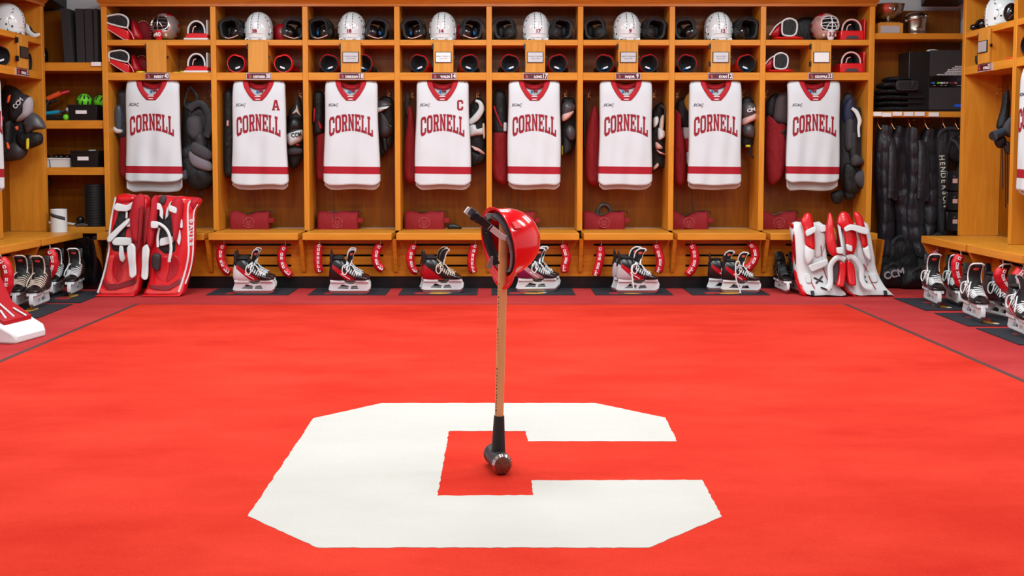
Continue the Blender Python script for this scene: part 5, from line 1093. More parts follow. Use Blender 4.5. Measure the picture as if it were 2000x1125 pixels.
t, f, bd = pad('red goalie leg pad with brand lettering on its edge, right of the red pair', 0, 0, 5.115, 200, 370, [
 ('body', 'slab', [(500, 70), (700, 72), (945, 90), (940, 160), (905, 250), (922, 650), (870, 900), (838, 1066), (650, 1068), (462, 1062), (490, 900), (470, 500), (468, 200)], .06, RLEA, .0),
 ('edge_piping', 'tube', [(870, 118), (848, 160), (850, 280), (870, 500), (880, 650), (850, 820), (812, 1000)], .008, WSTRAP, -.055), ('edge_piping', 'tube', [(938, 150), (905, 235), (912, 450), (918, 650), (895, 800), (862, 930)], .006, WSTRAP, -.045), ('leg_channel', 'flat', [(560, 190), (600, 200), (620, 330), (700, 200), (705, 330), (740, 470), (755, 620), (650, 640), (560, 560), (545, 380)], .02, BK, -.052),
 ('shin_panel', 'flat', [(690, 650), (770, 650), (800, 720), (780, 840), (665, 930), (690, 780)], .012, RLEA2, -.052), ('shin_panel', 'flat', [(560, 660), (680, 650), (680, 780), (650, 920), (560, 860)], .010, mat('red_mid', (200, 14, 28), .35), -.052),
 ('boot_band', 'flat', [(520, 930), (690, 960), (830, 860), (822, 925), (690, 1004), (515, 970)], .012, mat('pad_dark_red', (128, 14, 26), .4), -.054), ('boot_sheen', 'flat', [(490, 975), (690, 1010), (822, 930), (812, 1018), (482, 1020)], .010, RSHEEN, -.052),  # dark band is leather; the pale boot shape is sheen painted in
 ('calf_flap', 'lump', [(516, 72), (548, 66), (562, 130), (560, 300), (530, 560), (482, 540), (466, 420), (490, 220)], .05, RED, -.09), ('thin_flap', 'lump', [(462, 210), (500, 188), (498, 400), (470, 560), (452, 420)], .03, DRED, -.12), ('knee_post', 'lump', [(566, 80), (590, 58), (622, 66), (626, 110), (605, 150), (570, 140)], .03, GREY, -.06),
 ('calf_flap', 'lump', [(698, 115), (755, 78), (800, 110), (805, 230), (780, 470), (752, 500), (712, 320), (690, 200)], .05, RED, -.09), ('thigh_rise', 'lump', [(630, 100), (700, 72), (830, 80), (840, 170), (790, 180), (640, 150)], .04, RLEA, -.02), ('corner_wing', 'lump', [(860, 95), (945, 88), (948, 130), (905, 215), (862, 190)], .05, RED, -.02),
 ('strap', 'flat', [(546, 132), (590, 140), (622, 215), (624, 300), (606, 260), (590, 200), (548, 195)], .012, WSTRAP, -.1), ('strap', 'flat', [(688, 148), (772, 178), (768, 242), (690, 210)], .012, WSTRAP, -.135), ('strap', 'flat', [(638, 200), (690, 108), (700, 135), (655, 220), (636, 310)], .010, WSTRAP, -.075), ('strap', 'flat', [(782, 300), (806, 296), (818, 380), (795, 386)], .012, WSTRAP, -.08),
 ('strap', 'tube', [(530, 345), (590, 330), (660, 370), (705, 430), (730, 520), (738, 600), (724, 705)], .012, WSTRAP, -.14, .5), ('strap', 'flat', [(524, 306), (600, 312), (600, 378), (528, 378)], .012, WSTRAP, -.145), ('strap', 'flat', [(600, 480), (725, 458), (742, 525), (602, 566)], .014, WSTRAP, -.085), ('strap', 'flat', [(770, 440), (790, 390), (806, 480), (798, 555), (765, 510)], .012, WSTRAP, -.08),
 ('buckle_post', 'tube', [(590, 380), (582, 470), (590, 565)], .01, WSTRAP, -.10), ('strap_end', 'flat', [(458, 560), (500, 530), (532, 590), (522, 720), (526, 868), (498, 882), (458, 852), (462, 700)], .014, WSTRAP, -.14), ('knee_block', 'flat', [(540, 620), (622, 640), (608, 812), (530, 760)], .03, mat('brown_black', (48, 42, 44), .5), -.075), ('toe_lip', 'flat', [(460, 1028), (838, 1026), (835, 1068), (465, 1068)], .018, RLEA, -.06)], 329, 'red goalie pads')
b = MB()
for k, ch in enumerate('BAUER'):
    a = f(893, 300 + 58 * k); b.text(ch, .052, .002, bold=.001, M=Matrix.Translation((a[0], -.058, a[1] - .01)) @ Matrix.Rotation(R(78), 4, 'Y'))
part('brand_lettering', bd(b), [WSTRAP], t)
def W(pn, kind, pts, a, m, y, *r): return (pn, kind, pts, a, m, y) + tuple(r)
WL = WHITE; MK = LETK
t, f, bd = pad('white goalie leg pad with red wings, left of the white pair', 0, 0, 5.624, 1530, 400, [
 W('body', 'slab', [(108, 205), (300, 208), (455, 215), (462, 560), (560, 860), (640, 1030), (430, 1042), (235, 1042), (150, 900), (118, 700), (112, 450)], .06, WL, 0), W('side_wall', 'lump', [(70, 198), (118, 210), (132, 300), (136, 620), (118, 640), (108, 400), (98, 250)], .05, RLEA2, .0), W('side_wall', 'lump', [(114, 715), (140, 760), (175, 900), (238, 1000), (232, 1044), (160, 990), (120, 840)], .05, RLEA, -.0),
 W('calf_flap', 'lump', [(178, 180), (215, 110), (250, 86), (298, 112), (316, 250), (310, 478), (262, 470), (212, 432), (202, 280)], .028, RLEA, -.09), W('flap_tip', 'lump', [(208, 432), (262, 462), (308, 480), (300, 560), (262, 610), (222, 645), (192, 560)], .027, WL, -.085), W('calf_flap', 'lump', [(446, 260), (468, 150), (490, 85), (514, 112), (530, 300), (556, 470), (604, 520), (560, 562), (482, 542), (440, 420)], .028, RLEA, -.09),
 W('strap', 'flat', [(196, 275), (316, 218), (318, 280), (204, 342)], .014, WSTRAP, -.14), W('strap', 'flat', [(228, 650), (330, 618), (442, 578), (452, 640), (350, 690), (262, 727)], .014, WSTRAP, -.09), W('strap', 'tube', [(608, 585), (560, 560), (505, 580), (458, 650), (450, 750), (438, 840), (395, 893)], .022, WSTRAP, -.13, .4), W('knee_block', 'flat', [(556, 600), (626, 622), (622, 740), (574, 880), (498, 862), (552, 720)], .04, RLEA, -.10), W('knee_block_side', 'flat', [(485, 640), (552, 600), (552, 720), (500, 862), (476, 800)], .035, GREY, -.085),
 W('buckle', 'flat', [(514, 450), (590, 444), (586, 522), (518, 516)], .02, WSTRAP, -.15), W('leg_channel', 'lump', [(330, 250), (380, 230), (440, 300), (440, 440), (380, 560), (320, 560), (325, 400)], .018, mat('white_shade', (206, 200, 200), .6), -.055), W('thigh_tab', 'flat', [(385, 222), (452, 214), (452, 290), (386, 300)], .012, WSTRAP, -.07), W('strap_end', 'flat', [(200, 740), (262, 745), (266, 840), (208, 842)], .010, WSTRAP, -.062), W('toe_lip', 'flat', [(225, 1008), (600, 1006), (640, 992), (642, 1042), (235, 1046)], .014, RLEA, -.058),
 W('seam', 'tube', [(262, 800), (270, 850), (292, 895)], .003, RED, -.068), W('seam', 'tube', [(385, 440), (392, 560)], .003, RED, -.08), W('seam', 'tube', [(405, 680), (440, 800), (470, 910)], .003, RED, -.07)], 1595, 'white goalie pads')
for j, (q1, q2) in enumerate((((298, 785), (388, 828)), ((392, 768), (312, 842)), ((360, 884), (418, 906)))):
    a, c = f(*q1), f(*q2); b = MB(); b.tube([(a[0], -.066, a[1]), (c[0], -.066, c[1])], .006, 6); part('mark', bd(b), [MK], t)
a = f(260, 942); b = MB(); b.box(a[0] - .012, a[0] + .014, -.066, -.06, a[1] - .016, a[1] + .016); part('label', bd(b), [MK], t)
t, f, bd = pad('white goalie leg pad with red wings, right of the white pair', 0, 0, 5.624, 1530, 400, [
 W('body', 'slab', [(618, 232), (760, 215), (898, 192), (942, 235), (975, 500), (1005, 720), (1070, 880), (1138, 1015), (1130, 1038), (900, 1042), (740, 1038), (650, 900), (616, 560)], .06, WL, 0), W('side_wall', 'lump', [(575, 215), (608, 195), (622, 300), (632, 540), (606, 560), (596, 380)], .05, RLEA2, -.03), W('side_wall', 'lump', [(622, 872), (680, 940), (742, 1020), (735, 1044), (690, 1000), (640, 930)], .05, RLEA, -.01),
 W('calf_flap', 'lump', [(574, 180), (600, 110), (640, 76), (690, 82), (738, 160), (776, 300), (768, 450), (712, 550), (656, 545), (640, 300), (582, 215)], .028, RLEA, -.085), W('calf_flap', 'lump', [(764, 100), (800, 76), (838, 110), (868, 200), (892, 432), (836, 462), (800, 300)], .028, RLEA, -.085), W('flap_tip', 'lump', [(834, 465), (892, 440), (915, 520), (914, 612), (860, 560)], .027, WL, -.085), W('thigh_bump', 'lump', [(715, 120), (740, 92), (770, 130), (765, 200), (730, 200)], .04, SHELL, .02),
 W('strap', 'flat', [(618, 245), (690, 202), (790, 222), (892, 252), (886, 322), (785, 302), (700, 262), (630, 288)], .014, WSTRAP, -.135), W('strap', 'tube', [(640, 570), (690, 556), (745, 600), (795, 690), (790, 790), (820, 860), (888, 878)], .022, WSTRAP, -.12, .4), W('knee_block', 'flat', [(634, 572), (718, 640), (722, 862), (630, 852)], .045, RLEA, -.10), W('buckle', 'flat', [(622, 412), (686, 430), (682, 498), (628, 482)], .02, WSTRAP, -.15), W('buckle_strap', 'flat', [(575, 205), (604, 195), (636, 540), (612, 548)], .012, WSTRAP, -.08),
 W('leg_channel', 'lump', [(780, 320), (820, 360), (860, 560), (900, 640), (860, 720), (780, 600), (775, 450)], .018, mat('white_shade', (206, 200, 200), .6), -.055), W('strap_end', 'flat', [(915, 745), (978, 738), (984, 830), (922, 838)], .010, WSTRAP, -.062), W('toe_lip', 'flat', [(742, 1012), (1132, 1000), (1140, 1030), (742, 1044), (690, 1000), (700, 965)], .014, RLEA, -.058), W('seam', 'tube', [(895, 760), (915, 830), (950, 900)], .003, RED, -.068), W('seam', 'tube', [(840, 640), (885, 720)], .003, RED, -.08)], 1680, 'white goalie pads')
for j, (q1, q2) in enumerate((((818, 800), (868, 830)), ((860, 768), (822, 800)))):
    a, c = f(*q1), f(*q2); b = MB(); b.tube([(a[0], -.066, a[1]), (c[0], -.066, c[1])], .006, 6); part('mark', bd(b), [MK], t)
a = f(1050, 940); b = MB(); b.box(a[0] - .014, a[0] + .012, -.066, -.06, a[1] - .016, a[1] + .016); part('label', bd(b), [MK], t)
# pad toe cut by the left edge
q = G(62, 664)
t = thing('goalie_leg_pad', 'red and white goalie pad toe cut by the left edge of the picture', 'goalie pad', (q.x, q.y, 0), R(78), 'loose goalie pads')
b = MB(); rings = []
for y, h0, h1, w in ((0, .0, .04, .13), (.03, 0, .075, .15), (.12, 0, .12, .155), (.24, 0, .19, .155), (.36, .02, .42, .15), (.42, .08, .75, .14)): rings.append([(x, y, z) for x, z in ((-w, h0), (-w, h1), (w, h1), (w, h0))])
b.loft(rings); o = part('body', b, [WHITE], t, .012)
b = MB(); rings = []
for y, h1, w in ((.10, .118, .12), (.24, .196, .13), (.345, .40, .13), (.385, .62, .12)): rings.append([(x, y - .012, z + .012) for x, z in ((-w, h1), (w, h1), (w, h1 - .04), (-w, h1 - .04))])
b.loft(rings); part('front_panel', b, [RLEA2], t, .006)
b = MB(); b.tube([(.06, .08, .135), (.05, .16, .18)], .006, 6); b.tube([(-.02, .1, .14), (.0, .22, .215)], .006, 6); b.tube([(-.09, .1, .14), (-.06, .16, .18)], .006, 6); part('stitch_mark', b, [WSTRAP], t)

# ================================================================== HAMMER AND HARD HAT
HW = bpy.data.materials.new('hickory'); 
HW = wood('hickory', 2, (224, 164, 112), (206, 142, 92), .45)
IRON = mat('forged_iron', (66, 66, 70), .45, metal=.6, bump=.3, bscale=60, var=.2); FACE = mat('worn_face', (120, 84, 70), .32, metal=.8, bump=1.0, bscale=180, var=.6, vscale=60); POL = mat('polished_rim', (190, 180, 178), .2, metal=1)
hb = G(976, 934); fy = hb.y; hc = Vector((.004, fy + .075, 0)); top = P(985, 412, hc.y)
t = thing('sledgehammer', 'sledgehammer standing on its head in the centre of the carpet, wooden handle up', 'sledgehammer', (hc.x, hc.y, .007))
ax = Vector((-.24, 1, 0)).normalized(); sx_ = Vector((ax.y, -ax.x, 0)); hz = .037
def hr(d, r, k=1.0, n=24): c = Vector((0, 0, hz)) + ax * d; return [c + sx_ * (r * k * math.cos(2 * math.pi * i / n)) + Vector((0, 0, r * math.sin(2 * math.pi * i / n))) for i in range(n)]
b = MB(); b.loft([hr(d, r, k) for d, r, k in ((-.062, .0365, 1), (-.05, .037, 1), (-.035, .034, 1), (-.02, .033, 1.12), (.02, .033, 1.12), (.035, .034, 1), (.05, .037, 1), (.066, .0365, 1), (.074, .03, 1))]); part('head', b, [IRON], t, ang=50)
b = MB(); b.loft([hr(-.062, .0362), hr(-.0735, .029)], 0, caps=False); part('face_rim', b, [POL], t); b = MB(); b.loft([hr(-.0732, .0292), hr(-.0745, .026)]); part('striking_face', b, [FACE], t)
ht = top - t.location; hv = Vector((ht.x, 0, 1)).normalized(); dx = ht.x / ht.z
def hp(z): return Vector((dx * z, 0, z))
b = MB(); b.tube([hp(.05), hp(.08), hp(.12), hp(.19)], [.026, .0235, .0215, .018], 20); part('collar_guard', b, [RUBBER], t, ang=50)
b = MB(); b.tube([hp(.18), hp(.3), hp(.5), hp(.7), hp(ht.z)], [.0152, .0154, .016, .0165, .0168], 20, flat=.85); part('handle', b, [HW], t, ang=50)
b = MB(); rd = random.Random(7)
z = .2
while z < .66:
    if not (.36 < z < .42 or .5 < z < .53):
        c = hp(z) + Vector((-.0115, -.0098, 0)); b.box(c.x - .0018, c.x + .0018, c.y - .0005, c.y + .001, c.z, c.z + .0016); b.box(c.x + rd.choice((-.002, .0008)), c.x + rd.choice((-.001, .002)) + .001, c.y - .0005, c.y + .001, c.z, c.z + rd.uniform(.004, .0065))
    z += rd.uniform(.009, .013)
part('printed_mark', b, [mat('ink_brown', (70, 44, 30), .7)], t)['kind'] = 'stuff'
# hard hat
HR_ = mat('hardhat_red', (222, 10, 22), .16, coat=.6)
hat_c = P(976, 475, hc.y - .01)
C = Vector((.84, .47, .17)).normalized(); Fd = Vector((.2, .0, -1)); Fd = (Fd - C * Fd.dot(C)).normalized(); S_ = Fd.cross(C)
Mh = Matrix(((S_.x, Fd.x, C.x, hat_c.x), (S_.y, Fd.y, C.y, hat_c.y), (S_.z, Fd.z, C.z, hat_c.z), (0, 0, 0, 1)))
t = thing('hard_hat', 'red hard hat hanging by its suspension from the top of the sledgehammer handle', 'hard hat'); t.matrix_world = Mh
A_, B_, H_ = .104, .119, .148
def hs(th, f, o=0):     # f: 0 rim .. 1 crown
    r = math.cos(f * math.pi / 2) ** .82; z = math.sin(f * math.pi / 2) ** 1.05 * H_
    rid = .005 * math.exp(-(math.cos(th) / .14) ** 2) * min(1, f * 3)
    return Vector(((A_ * r + o) * math.cos(th), (B_ * r + o) * math.sin(th), z + rid + o * .6 * f))
n = 56; b = MB(); rings = []
def brim(th, k):
    fr = max(0, math.sin(th)) ** 3; return .008 * k + .030 * fr * k
rings.append([hs(2 * math.pi * i / n, 0, brim(2 * math.pi * i / n, 1)) + Vector((0, 0, -.006 - .014 * max(0, math.sin(2 * math.pi * i / n)) ** 3)) for i in range(n)])
rings.append([hs(2 * math.pi * i / n, 0, brim(2 * math.pi * i / n, .5)) + Vector((0, 0, -.001)) for i in range(n)])
for f_ in (0.0, .04, .1, .2, .3, .4, .5, .6, .7, .8, .88, .95, .985): rings.append([hs(2 * math.pi * i / n, f_) for i in range(n)])
rings.append([hs(0, .9999)] * n)
b.loft(rings, caps=False); o = part('shell', b, [HR_], t, ang=60); s_ = o.modifiers.new('s', 'SOLIDIFY'); s_.thickness = .003
b = MB(); b.tube(rings[0] + [rings[0][0]], .0028, 6); part('rim_bead', b, [HR_], t)
for th in (R(-27), R(207)):
    b = MB(); c = hs(th, .05, .002); c2 = hs(th, .22, .001)
    M_ = Matrix.Translation((c + c2) / 2) @ Matrix.Rotation(th, 4, 'Z') @ Matrix.Rotation(R(-14), 4, 'Y'); b.box(-.004, .0025, -.014, .014, -.016, .016, M=M_); part('slot_boss', b, [mat('hardhat_red_satin', (214, 10, 22), .45)], t, .003)
b = MB(); q = [(.094, .108, -.004), (.094, .108, .022)]
def ring3(a, c, z, n=40, tilt=0): return [Vector((a * math.cos(2 * math.pi * i / n), c * math.sin(2 * math.pi * i / n), z + tilt * math.sin(2 * math.pi * i / n))) for i in range(n)]
b.loft([ring3(.092, .104, -.012, tilt=.01), ring3(.094, .107, .0, tilt=.01), ring3(.093, .106, .024, tilt=.01), ring3(.090, .103, .024, tilt=.01), ring3(.090, .103, -.012, tilt=.01)], caps=False); part('headband', b, [GREY], t, ang=60)
SUSP = mat('suspension_grey', (118, 112, 112), .6)
for a in (30, 90, 150):
    b = MB(); pts = [Vector((.09 * math.cos(R(a)) * math.cos(R(e_)), .103 * math.sin(R(a)) * math.cos(R(e_)), .014 + .095 * math.sin(R(e_)))) for e_ in range(0, 181, 12)]
    b.tube(pts, .009, 8, flat=.25); part('crown_strap', b, [SUSP], t)
b = MB(); b.loft([ring3(.0925, .1045, -.012, 40, .01)[4:17], [p_ + Vector((0, 0, .03)) * 1.15 for p_ in ring3(.0915, .1035, -.012, 40, .01)[4:17]]], closed=False); o = part('brow_pad', b, [mat('brow_grey', (92, 86, 90), .8)], t); s_ = o.modifiers.new('s', 'SOLIDIFY'); s_.thickness = .006
inv = Mh.inverted()
def hpx(x, y, Y): return inv @ P(890 + x / 6.25, 390 + y / 6.25, Y)
def ribbon(pn, pts, wd, m, Y0, Y1, th=.0022, label=None):
    k = len(pts) - 1; cl = catmull([P(890 + a / 6.25, 390 + c / 6.25, Y0 + (Y1 - Y0) * i / k) for i, (a, c) in enumerate(pts)], 5); rings = []
    for i, q_ in enumerate(cl):
        d = (cl[min(i + 1, len(cl) - 1)] - cl[max(0, i - 1)]).normalized(); f_ = i / (len(cl) - 1); w_ = wd[0] + (wd[1] - wd[0]) * f_; nn = Vector((-d.z, 0, d.x)).normalized(); yy = d.cross(nn).normalized()
        rings.append([inv @ (q_ + nn * w_ * s1 + yy * th * s2) for s1, s2 in ((-1, -1), (1, -1), (1, 1), (-1, 1))])
    return part(pn, MB().loft(rings), [m], t, .0008, label=label)
YH = hat_c.y
ribbon('nape_strap', [(410, 330), (480, 385), (550, 440), (620, 470)], (.0105, .0095), mat('strap_light', (196, 200, 200), .6), YH - .16, YH - .085)
ribbon('nape_strap', [(600, 440), (640, 500), (668, 580), (680, 680), (672, 800), (650, 880)], (.006, .003), SUSP, YH - .09, YH - .07)
ribbon('ratchet_arm', [(290, 240), (340, 280), (390, 320), (430, 350)], (.0135, .0118), BPLAS, YH - .165, YH - .155, .004)
ribbon('ratchet_arm', [(190, 190), (240, 215), (290, 245)], (.014, .014), BPLAS, YH - .175, YH - .165, .006)
ribbon('sweat_pad', [(125, 120), (160, 145), (215, 180)], (.0115, .012), mat('strap_light', (196, 200, 200), .6), YH - .17, YH - .165, .007); ribbon('pad_cover', [(165, 130), (205, 155), (250, 190)], (.0122, .0125), GREY, YH - .172, YH - .167, .0075)
c = P(890 + 252 / 6.25, 390 + 208 / 6.25, YH - .178); b = MB(); M_ = Matrix.Translation(c) @ Matrix.Rotation(R(90), 4, 'X')
b.lathe([(0, .007), (.006, .007), (.0065, .010), (.0125, .010), (.0135, .006), (.0135, -.002)], M=inv @ M_); part('ratchet_knob', b, [BPLAS], t)
b = MB(); b.lathe([(0, .0075), (.003, .0075), (.003, .011), (0, .011)], M=inv @ M_); part('knob_centre', b, [VENT], t)
ribbon('inner_flap', [(372, 400), (400, 500), (440, 620), (480, 740), (500, 790)], (.004, .012), DARKIN, YH - .06, YH - .03)
ribbon('lining_tail', [(445, 690), (435, 740), (425, 780), (400, 835)], (.004, .0095), SUSP, YH - .07, YH - .06)
ribbon('crown_webbing', [(370, 215), (420, 195), (470, 215), (500, 250)], (.010, .007), SUSP, YH - .03, YH - .02)
# ================================================================== LEFT CORNER SHELVES
YA = YS + .15
def on(px, zpy, Y, z): return (P(px, zpy, Y).x, Y, z)
S1, S2, S3, S4 = zat(121.5), zat(235), zat(327), zat(444)
b = MB()
t = thing('speaker', 'black wall speaker cut by the top edge, upper left corner', 'speaker', (P(88, 0, 8.2).x, 8.2, P(90, 11, 8.2).z)); a, c = P(40, 6, 8.2), P(96, -2, 8.2)
b.add([(x - t.location.x, y, z) for x, y, z in ((a.x, 0, a.z - t.location.z - .0), (c.x, 0, c.z - t.location.z), (c.x, 0, .5), (a.x, 0, .5), (a.x, .34, 0), (c.x, .34, .02), (c.x, .34, .5), (a.x, .34, .5))], [(0, 1, 2, 3), (4, 5, 6, 7), (0, 1, 5, 4), (3, 2, 6, 7), (0, 3, 7, 4), (1, 2, 6, 5)]); part('cabinet', b, [BPLAS], t, .01)
part('grille', MB().box(a.x - t.location.x + .02, c.x - t.location.x - .02, -.008, .002, .05, .46), [VENT], t)
t = thing('speaker', 'black wall speaker cut by the top edge, upper right corner', 'speaker', (P(1856, 0, 8.15).x, 8.12, P(1850, 4, 8.15).z)); w2 = (P(1895, 10, 8.15).x - P(1806, 10, 8.15).x) / 2
b = MB(); b.add([(-w2, 0, .05), (w2, 0, .03), (w2, 0, .5), (-w2, 0, .5), (-w2 + .06, .3, -.0), (w2, .3, -.0), (w2, .3, .5), (-w2 + .06, .3, .5)], [(0, 1, 2, 3), (4, 5, 6, 7), (0, 1, 5, 4), (3, 2, 6, 7), (0, 3, 7, 4), (1, 2, 6, 5)]); part('cabinet', b, [BPLAS], t, .01); part('grille', MB().box(-w2 + .03, w2 - .03, -.01, .002, .09, .46), [VENT], t)
for i, (a, c) in enumerate(((134.5, 152), (159, 174.5), (176.5, 191), (192.5, 200))):
    p, q = P(a, 119, YA), P(c, 119, YA); hh = P(a, 20, YA).z - S1; b = MB(); w2 = (q.x - p.x) / 2; ln = -.026 if i == 0 else -.008 if i < 3 else 0
    b.add([(x + (ln if z else 0), y, z) for x in (-w2, w2) for y in (-.09, .09) for z in (0, hh)], [(0, 1, 3, 2), (4, 6, 7, 5), (0, 4, 5, 1), (2, 3, 7, 6), (0, 2, 6, 4), (1, 5, 7, 3)])
    solo('foam_block', b, [mat('black_foam', (44, 42, 44), .85, bump=.4, bscale=300)], 'tall black foam block on the upper left shelf, %s' % ['leftmost and leaning', 'second from the left', 'third from the left', 'tucked against the locker side'][i], 'foam block', ((p.x + q.x) / 2, YA, S1), 0, 'black foam blocks', .004)
solo('paper_slip', MB().box(-.04, .04, -.005, .003, 0, .032), [LETW], 'white paper slip on the left shelf edge under the foam blocks', 'paper', (P(187, 125, YS).x, YS + .01 - .0, S1 - .03))
t = thing('bottle', 'glossy black rounded bottle at the left end of the upper shelf', 'bottle', on(84, 119, YA, S1)); b = MB(); b.lathe([(0, 0), (.035, 0), (.042, .03), (.042, .09), (.03, .125), (.012, .14), (0, .142)]); part('body', b, [BGLOSS], t, ang=70); part('lid', MB().lathe([(.014, .138), (.014, .15), (0, .15)]), [BPLAS], t)
# shelf with massage sticks, bins and green balls
t, f = px_thing('massage_stick', 'orange handled massage stick leaning in the left shelf bay', 'massage stick', 90, 236, YA, z=S2)
b = MB(); b.tube([(f(88, 0)[0], 0, f(0, 193)[1]), (f(113, 0)[0], 0, f(0, 182)[1])], .021, 16); part('orange_grip', b, [ORANGE], t)
b = MB(); b.tube([(f(113, 0)[0], .01, f(0, 183)[1]), (f(125, 0)[0], .05, f(0, 178)[1])], .018, 14); part('red_grip', b, [RLEA2], t); b = MB(); b.tube([(f(90, 0)[0], .005, f(0, 196)[1]), (f(84, 0)[0], .0, f(0, 205)[1]), (f(82, 0)[0], -.0, .03)], [.022, .026, .026], 14); b.tube([(f(84, 0)[0], .01, f(0, 204)[1]), (f(102, 0)[0], .04, f(0, 194)[1])], .014, 12); part('black_shaft', b, [BPLAS], t)
t, f = px_thing('massage_stick', 'blue and white massage stick lying on the left shelf', 'massage stick', 112, 236, YA - .02, z=S2)
b = MB(); b.tube([(f(82, 0)[0], 0, f(0, 222)[1]), (f(112, 0)[0], 0, f(0, 218.5)[1])], .016, 14); part('blue_grip', b, [CYAN], t); b = MB(); b.tube([(f(112, 0)[0], 0, f(0, 218.5)[1]), (f(126, 0)[0], 0, f(0, 215)[1])], .013, 14); part('grey_bar', b, [SHELL], t); b = MB(); b.tube([(f(126, 0)[0], 0, f(0, 215)[1]), (f(142, 0)[0], 0, f(0, 209)[1])], .018, 14); part('white_grip', b, [PWHITE], t)
t, f = px_thing('roller_stick', 'black roller stick with white end under the blue stick', 'massage stick', 112, 236, YA - .02, z=S2); b = MB(); b.tube([(f(87, 0)[0], 0, .024), (f(124, 0)[0], 0, .026)], .022, 14); b.ell((f(120, 0)[0], 0, .04), (.022, .03, .03)); part('roller', b, [RUBBER], t); b = MB(); b.tube([(f(134, 0)[0], 0, .024), (f(143, 0)[0], 0, .024)], .018, 14); part('white_end', b, [PWHITE], t)
solo('ball', MB().ell((0, 0, .026), (.026, .026, .026)), [LIME], 'small lime green ball in front of the black roller stick', 'ball', on(129, 230, YS + .05, S2))
def bin_(label, a, c, h, z, Y, lab=True, m=BPLAS, d=.11, nm='storage_bin', grp=None):
    p, q = P(a, 230, Y), P(c, 230, Y); t = thing(nm, label, 'storage bin', ((p.x + q.x) / 2, Y, z), 0, grp); w2 = (q.x - p.x) / 2; b = MB(); tt = .005
    b.loft([[(sx * w2 * k, sy * d * k, zz) for sx, sy in ((-1, -1), (1, -1), (1, 1), (-1, 1))] for k, zz in ((.93, 0), (1, h), (.97, h), (.9, .006))]); part('body', b, [m], t, .003)
    if lab: part('label', MB().box(-.045 - .01, .035, -d - .0035, -d + .004, h * .42, h * .64), [LETW], t)
    part('rim', MB().box(-w2 - .003, w2 + .003, -d - .004, -d + .006, h - .012, h).box(-w2 - .003, w2 + .003, d - .006, d + .004, h - .012, h), [m], t); return t
bin_('black bin with white label holding two green balls', 143.5, 200, .130, S2, YA - .02)
def gball(label, px, py, r, rot):
    p = P(px, py, YA); t = thing('textured_ball', label, 'ball', (p.x, YA - .0, p.z - r), rot, 'green massage balls'); b = MB(); n, m_ = 36, 20; rings = []
    for j in range(m_ + 1):
        th = math.pi * (j + .02) / (m_ + .04); rings.append([Vector((r * math.sin(th) * math.cos(2 * math.pi * i / n), r * math.sin(th) * math.sin(2 * math.pi * i / n), r + r * math.cos(th))) for i in range(n)])
    b.loft(rings); part('ball_body', b, [LIME], t, ang=80)
    b = MB()
    for k in range(9):
        a = 2 * math.pi * k / 9
        for t0, t1 in ((R(30), R(60)), (R(75), R(112))): b.tube([(1.01 * r * math.sin(q) * math.cos(a + (.2 if t0 < 1 else 0)), 1.01 * r * math.sin(q) * math.sin(a + (.2 if t0 < 1 else 0)), r + 1.01 * r * math.cos(q)) for q in (t0, (t0 + t1) / 2, t1)], .007, 6, flat=1)
    part('groove', b, [mat('groove_green', (16, 60, 24), .6)], t); return t
gball('lime green grooved ball at the left of the black bin', 164, 197, .062, (R(15), R(10), 0)); gball('lime green grooved ball against the locker side in the black bin', 190, 196, .062, (R(-30), R(25), 0))
# third shelf
bin_('small white box at the left end of the third shelf', 86, 102, .078, S3, YA, False, PWHITE, .09, 'box'); bin_('white box with black items in it on the third shelf', 104, 144, .078, S3, YA, False, PWHITE, .09, 'box')
for i, px in enumerate((92, 112, 122, 134)): solo('rolled_wrap', MB().ell((0, 0, .02), (.03 if i else .025, .05, .022)), [BGLOSS], 'black wrap roll poking out of the white boxes, %s' % ['in the small box', 'left in the larger box', 'middle of the larger box', 'right in the larger box'][i], 'wrap', on(px, 306, YA, S3 + .068), 0, 'black wraps')
bin_('black bin with white label on the third shelf', 146.5, 200, .140, S3, YA - .02)
solo('bottle', MB().lathe([(0, 0), (.022, 0), (.022, .05), (.01, .06), (.01, .07), (0, .07)], M=Matrix.Rotation(R(90), 4, 'Y')), [PWHITE], 'white bottle lying on top of the third shelf black bin', 'bottle', (P(184, 300, YA).x - .04, YA, S3 + .125))
# bottom shelf
t = thing('foam_roller', 'tall ribbed black foam roller on the bottom left shelf', 'foam roller', on(186, 438, YS + .12, S4)); b = MB(); hh = P(186, 360, YS + .12).z - S4; n = 28; pr = [(0, 0), (.074, 0)]; k = 0
while k < 16: z0 = hh * k / 16; pr += [(.074, z0 + .002), (.077, z0 + hh / 64), (.077, z0 + 3 * hh / 64), (.074, z0 + hh / 16 - .002)]; k += 1
b.lathe(pr + [(.074, hh), (.05, hh), (.05, hh - .02), (0, hh - .02)]); part('tube', b, [RUBBER], t, ang=30)
b = MB(); 
for k in range(20): a = 2 * math.pi * k / 20; b.box(-.003, .003, -.002, .002, .01, hh - .01, M=Matrix.Rotation(a, 4, 'Z') @ Matrix.Translation((0, -.0775, 0)))
part('rib', b, [RUBBER], t)['kind'] = 'stuff'
solo('massage_gun', MB().ell((0, 0, .05), (.032, .03, .035)).ell((.0, 0, .014), (.05, .04, .014)), [BPLAS], 'small black round object on the bottom left shelf', 'massage ball', on(157, 436, YA, S4))
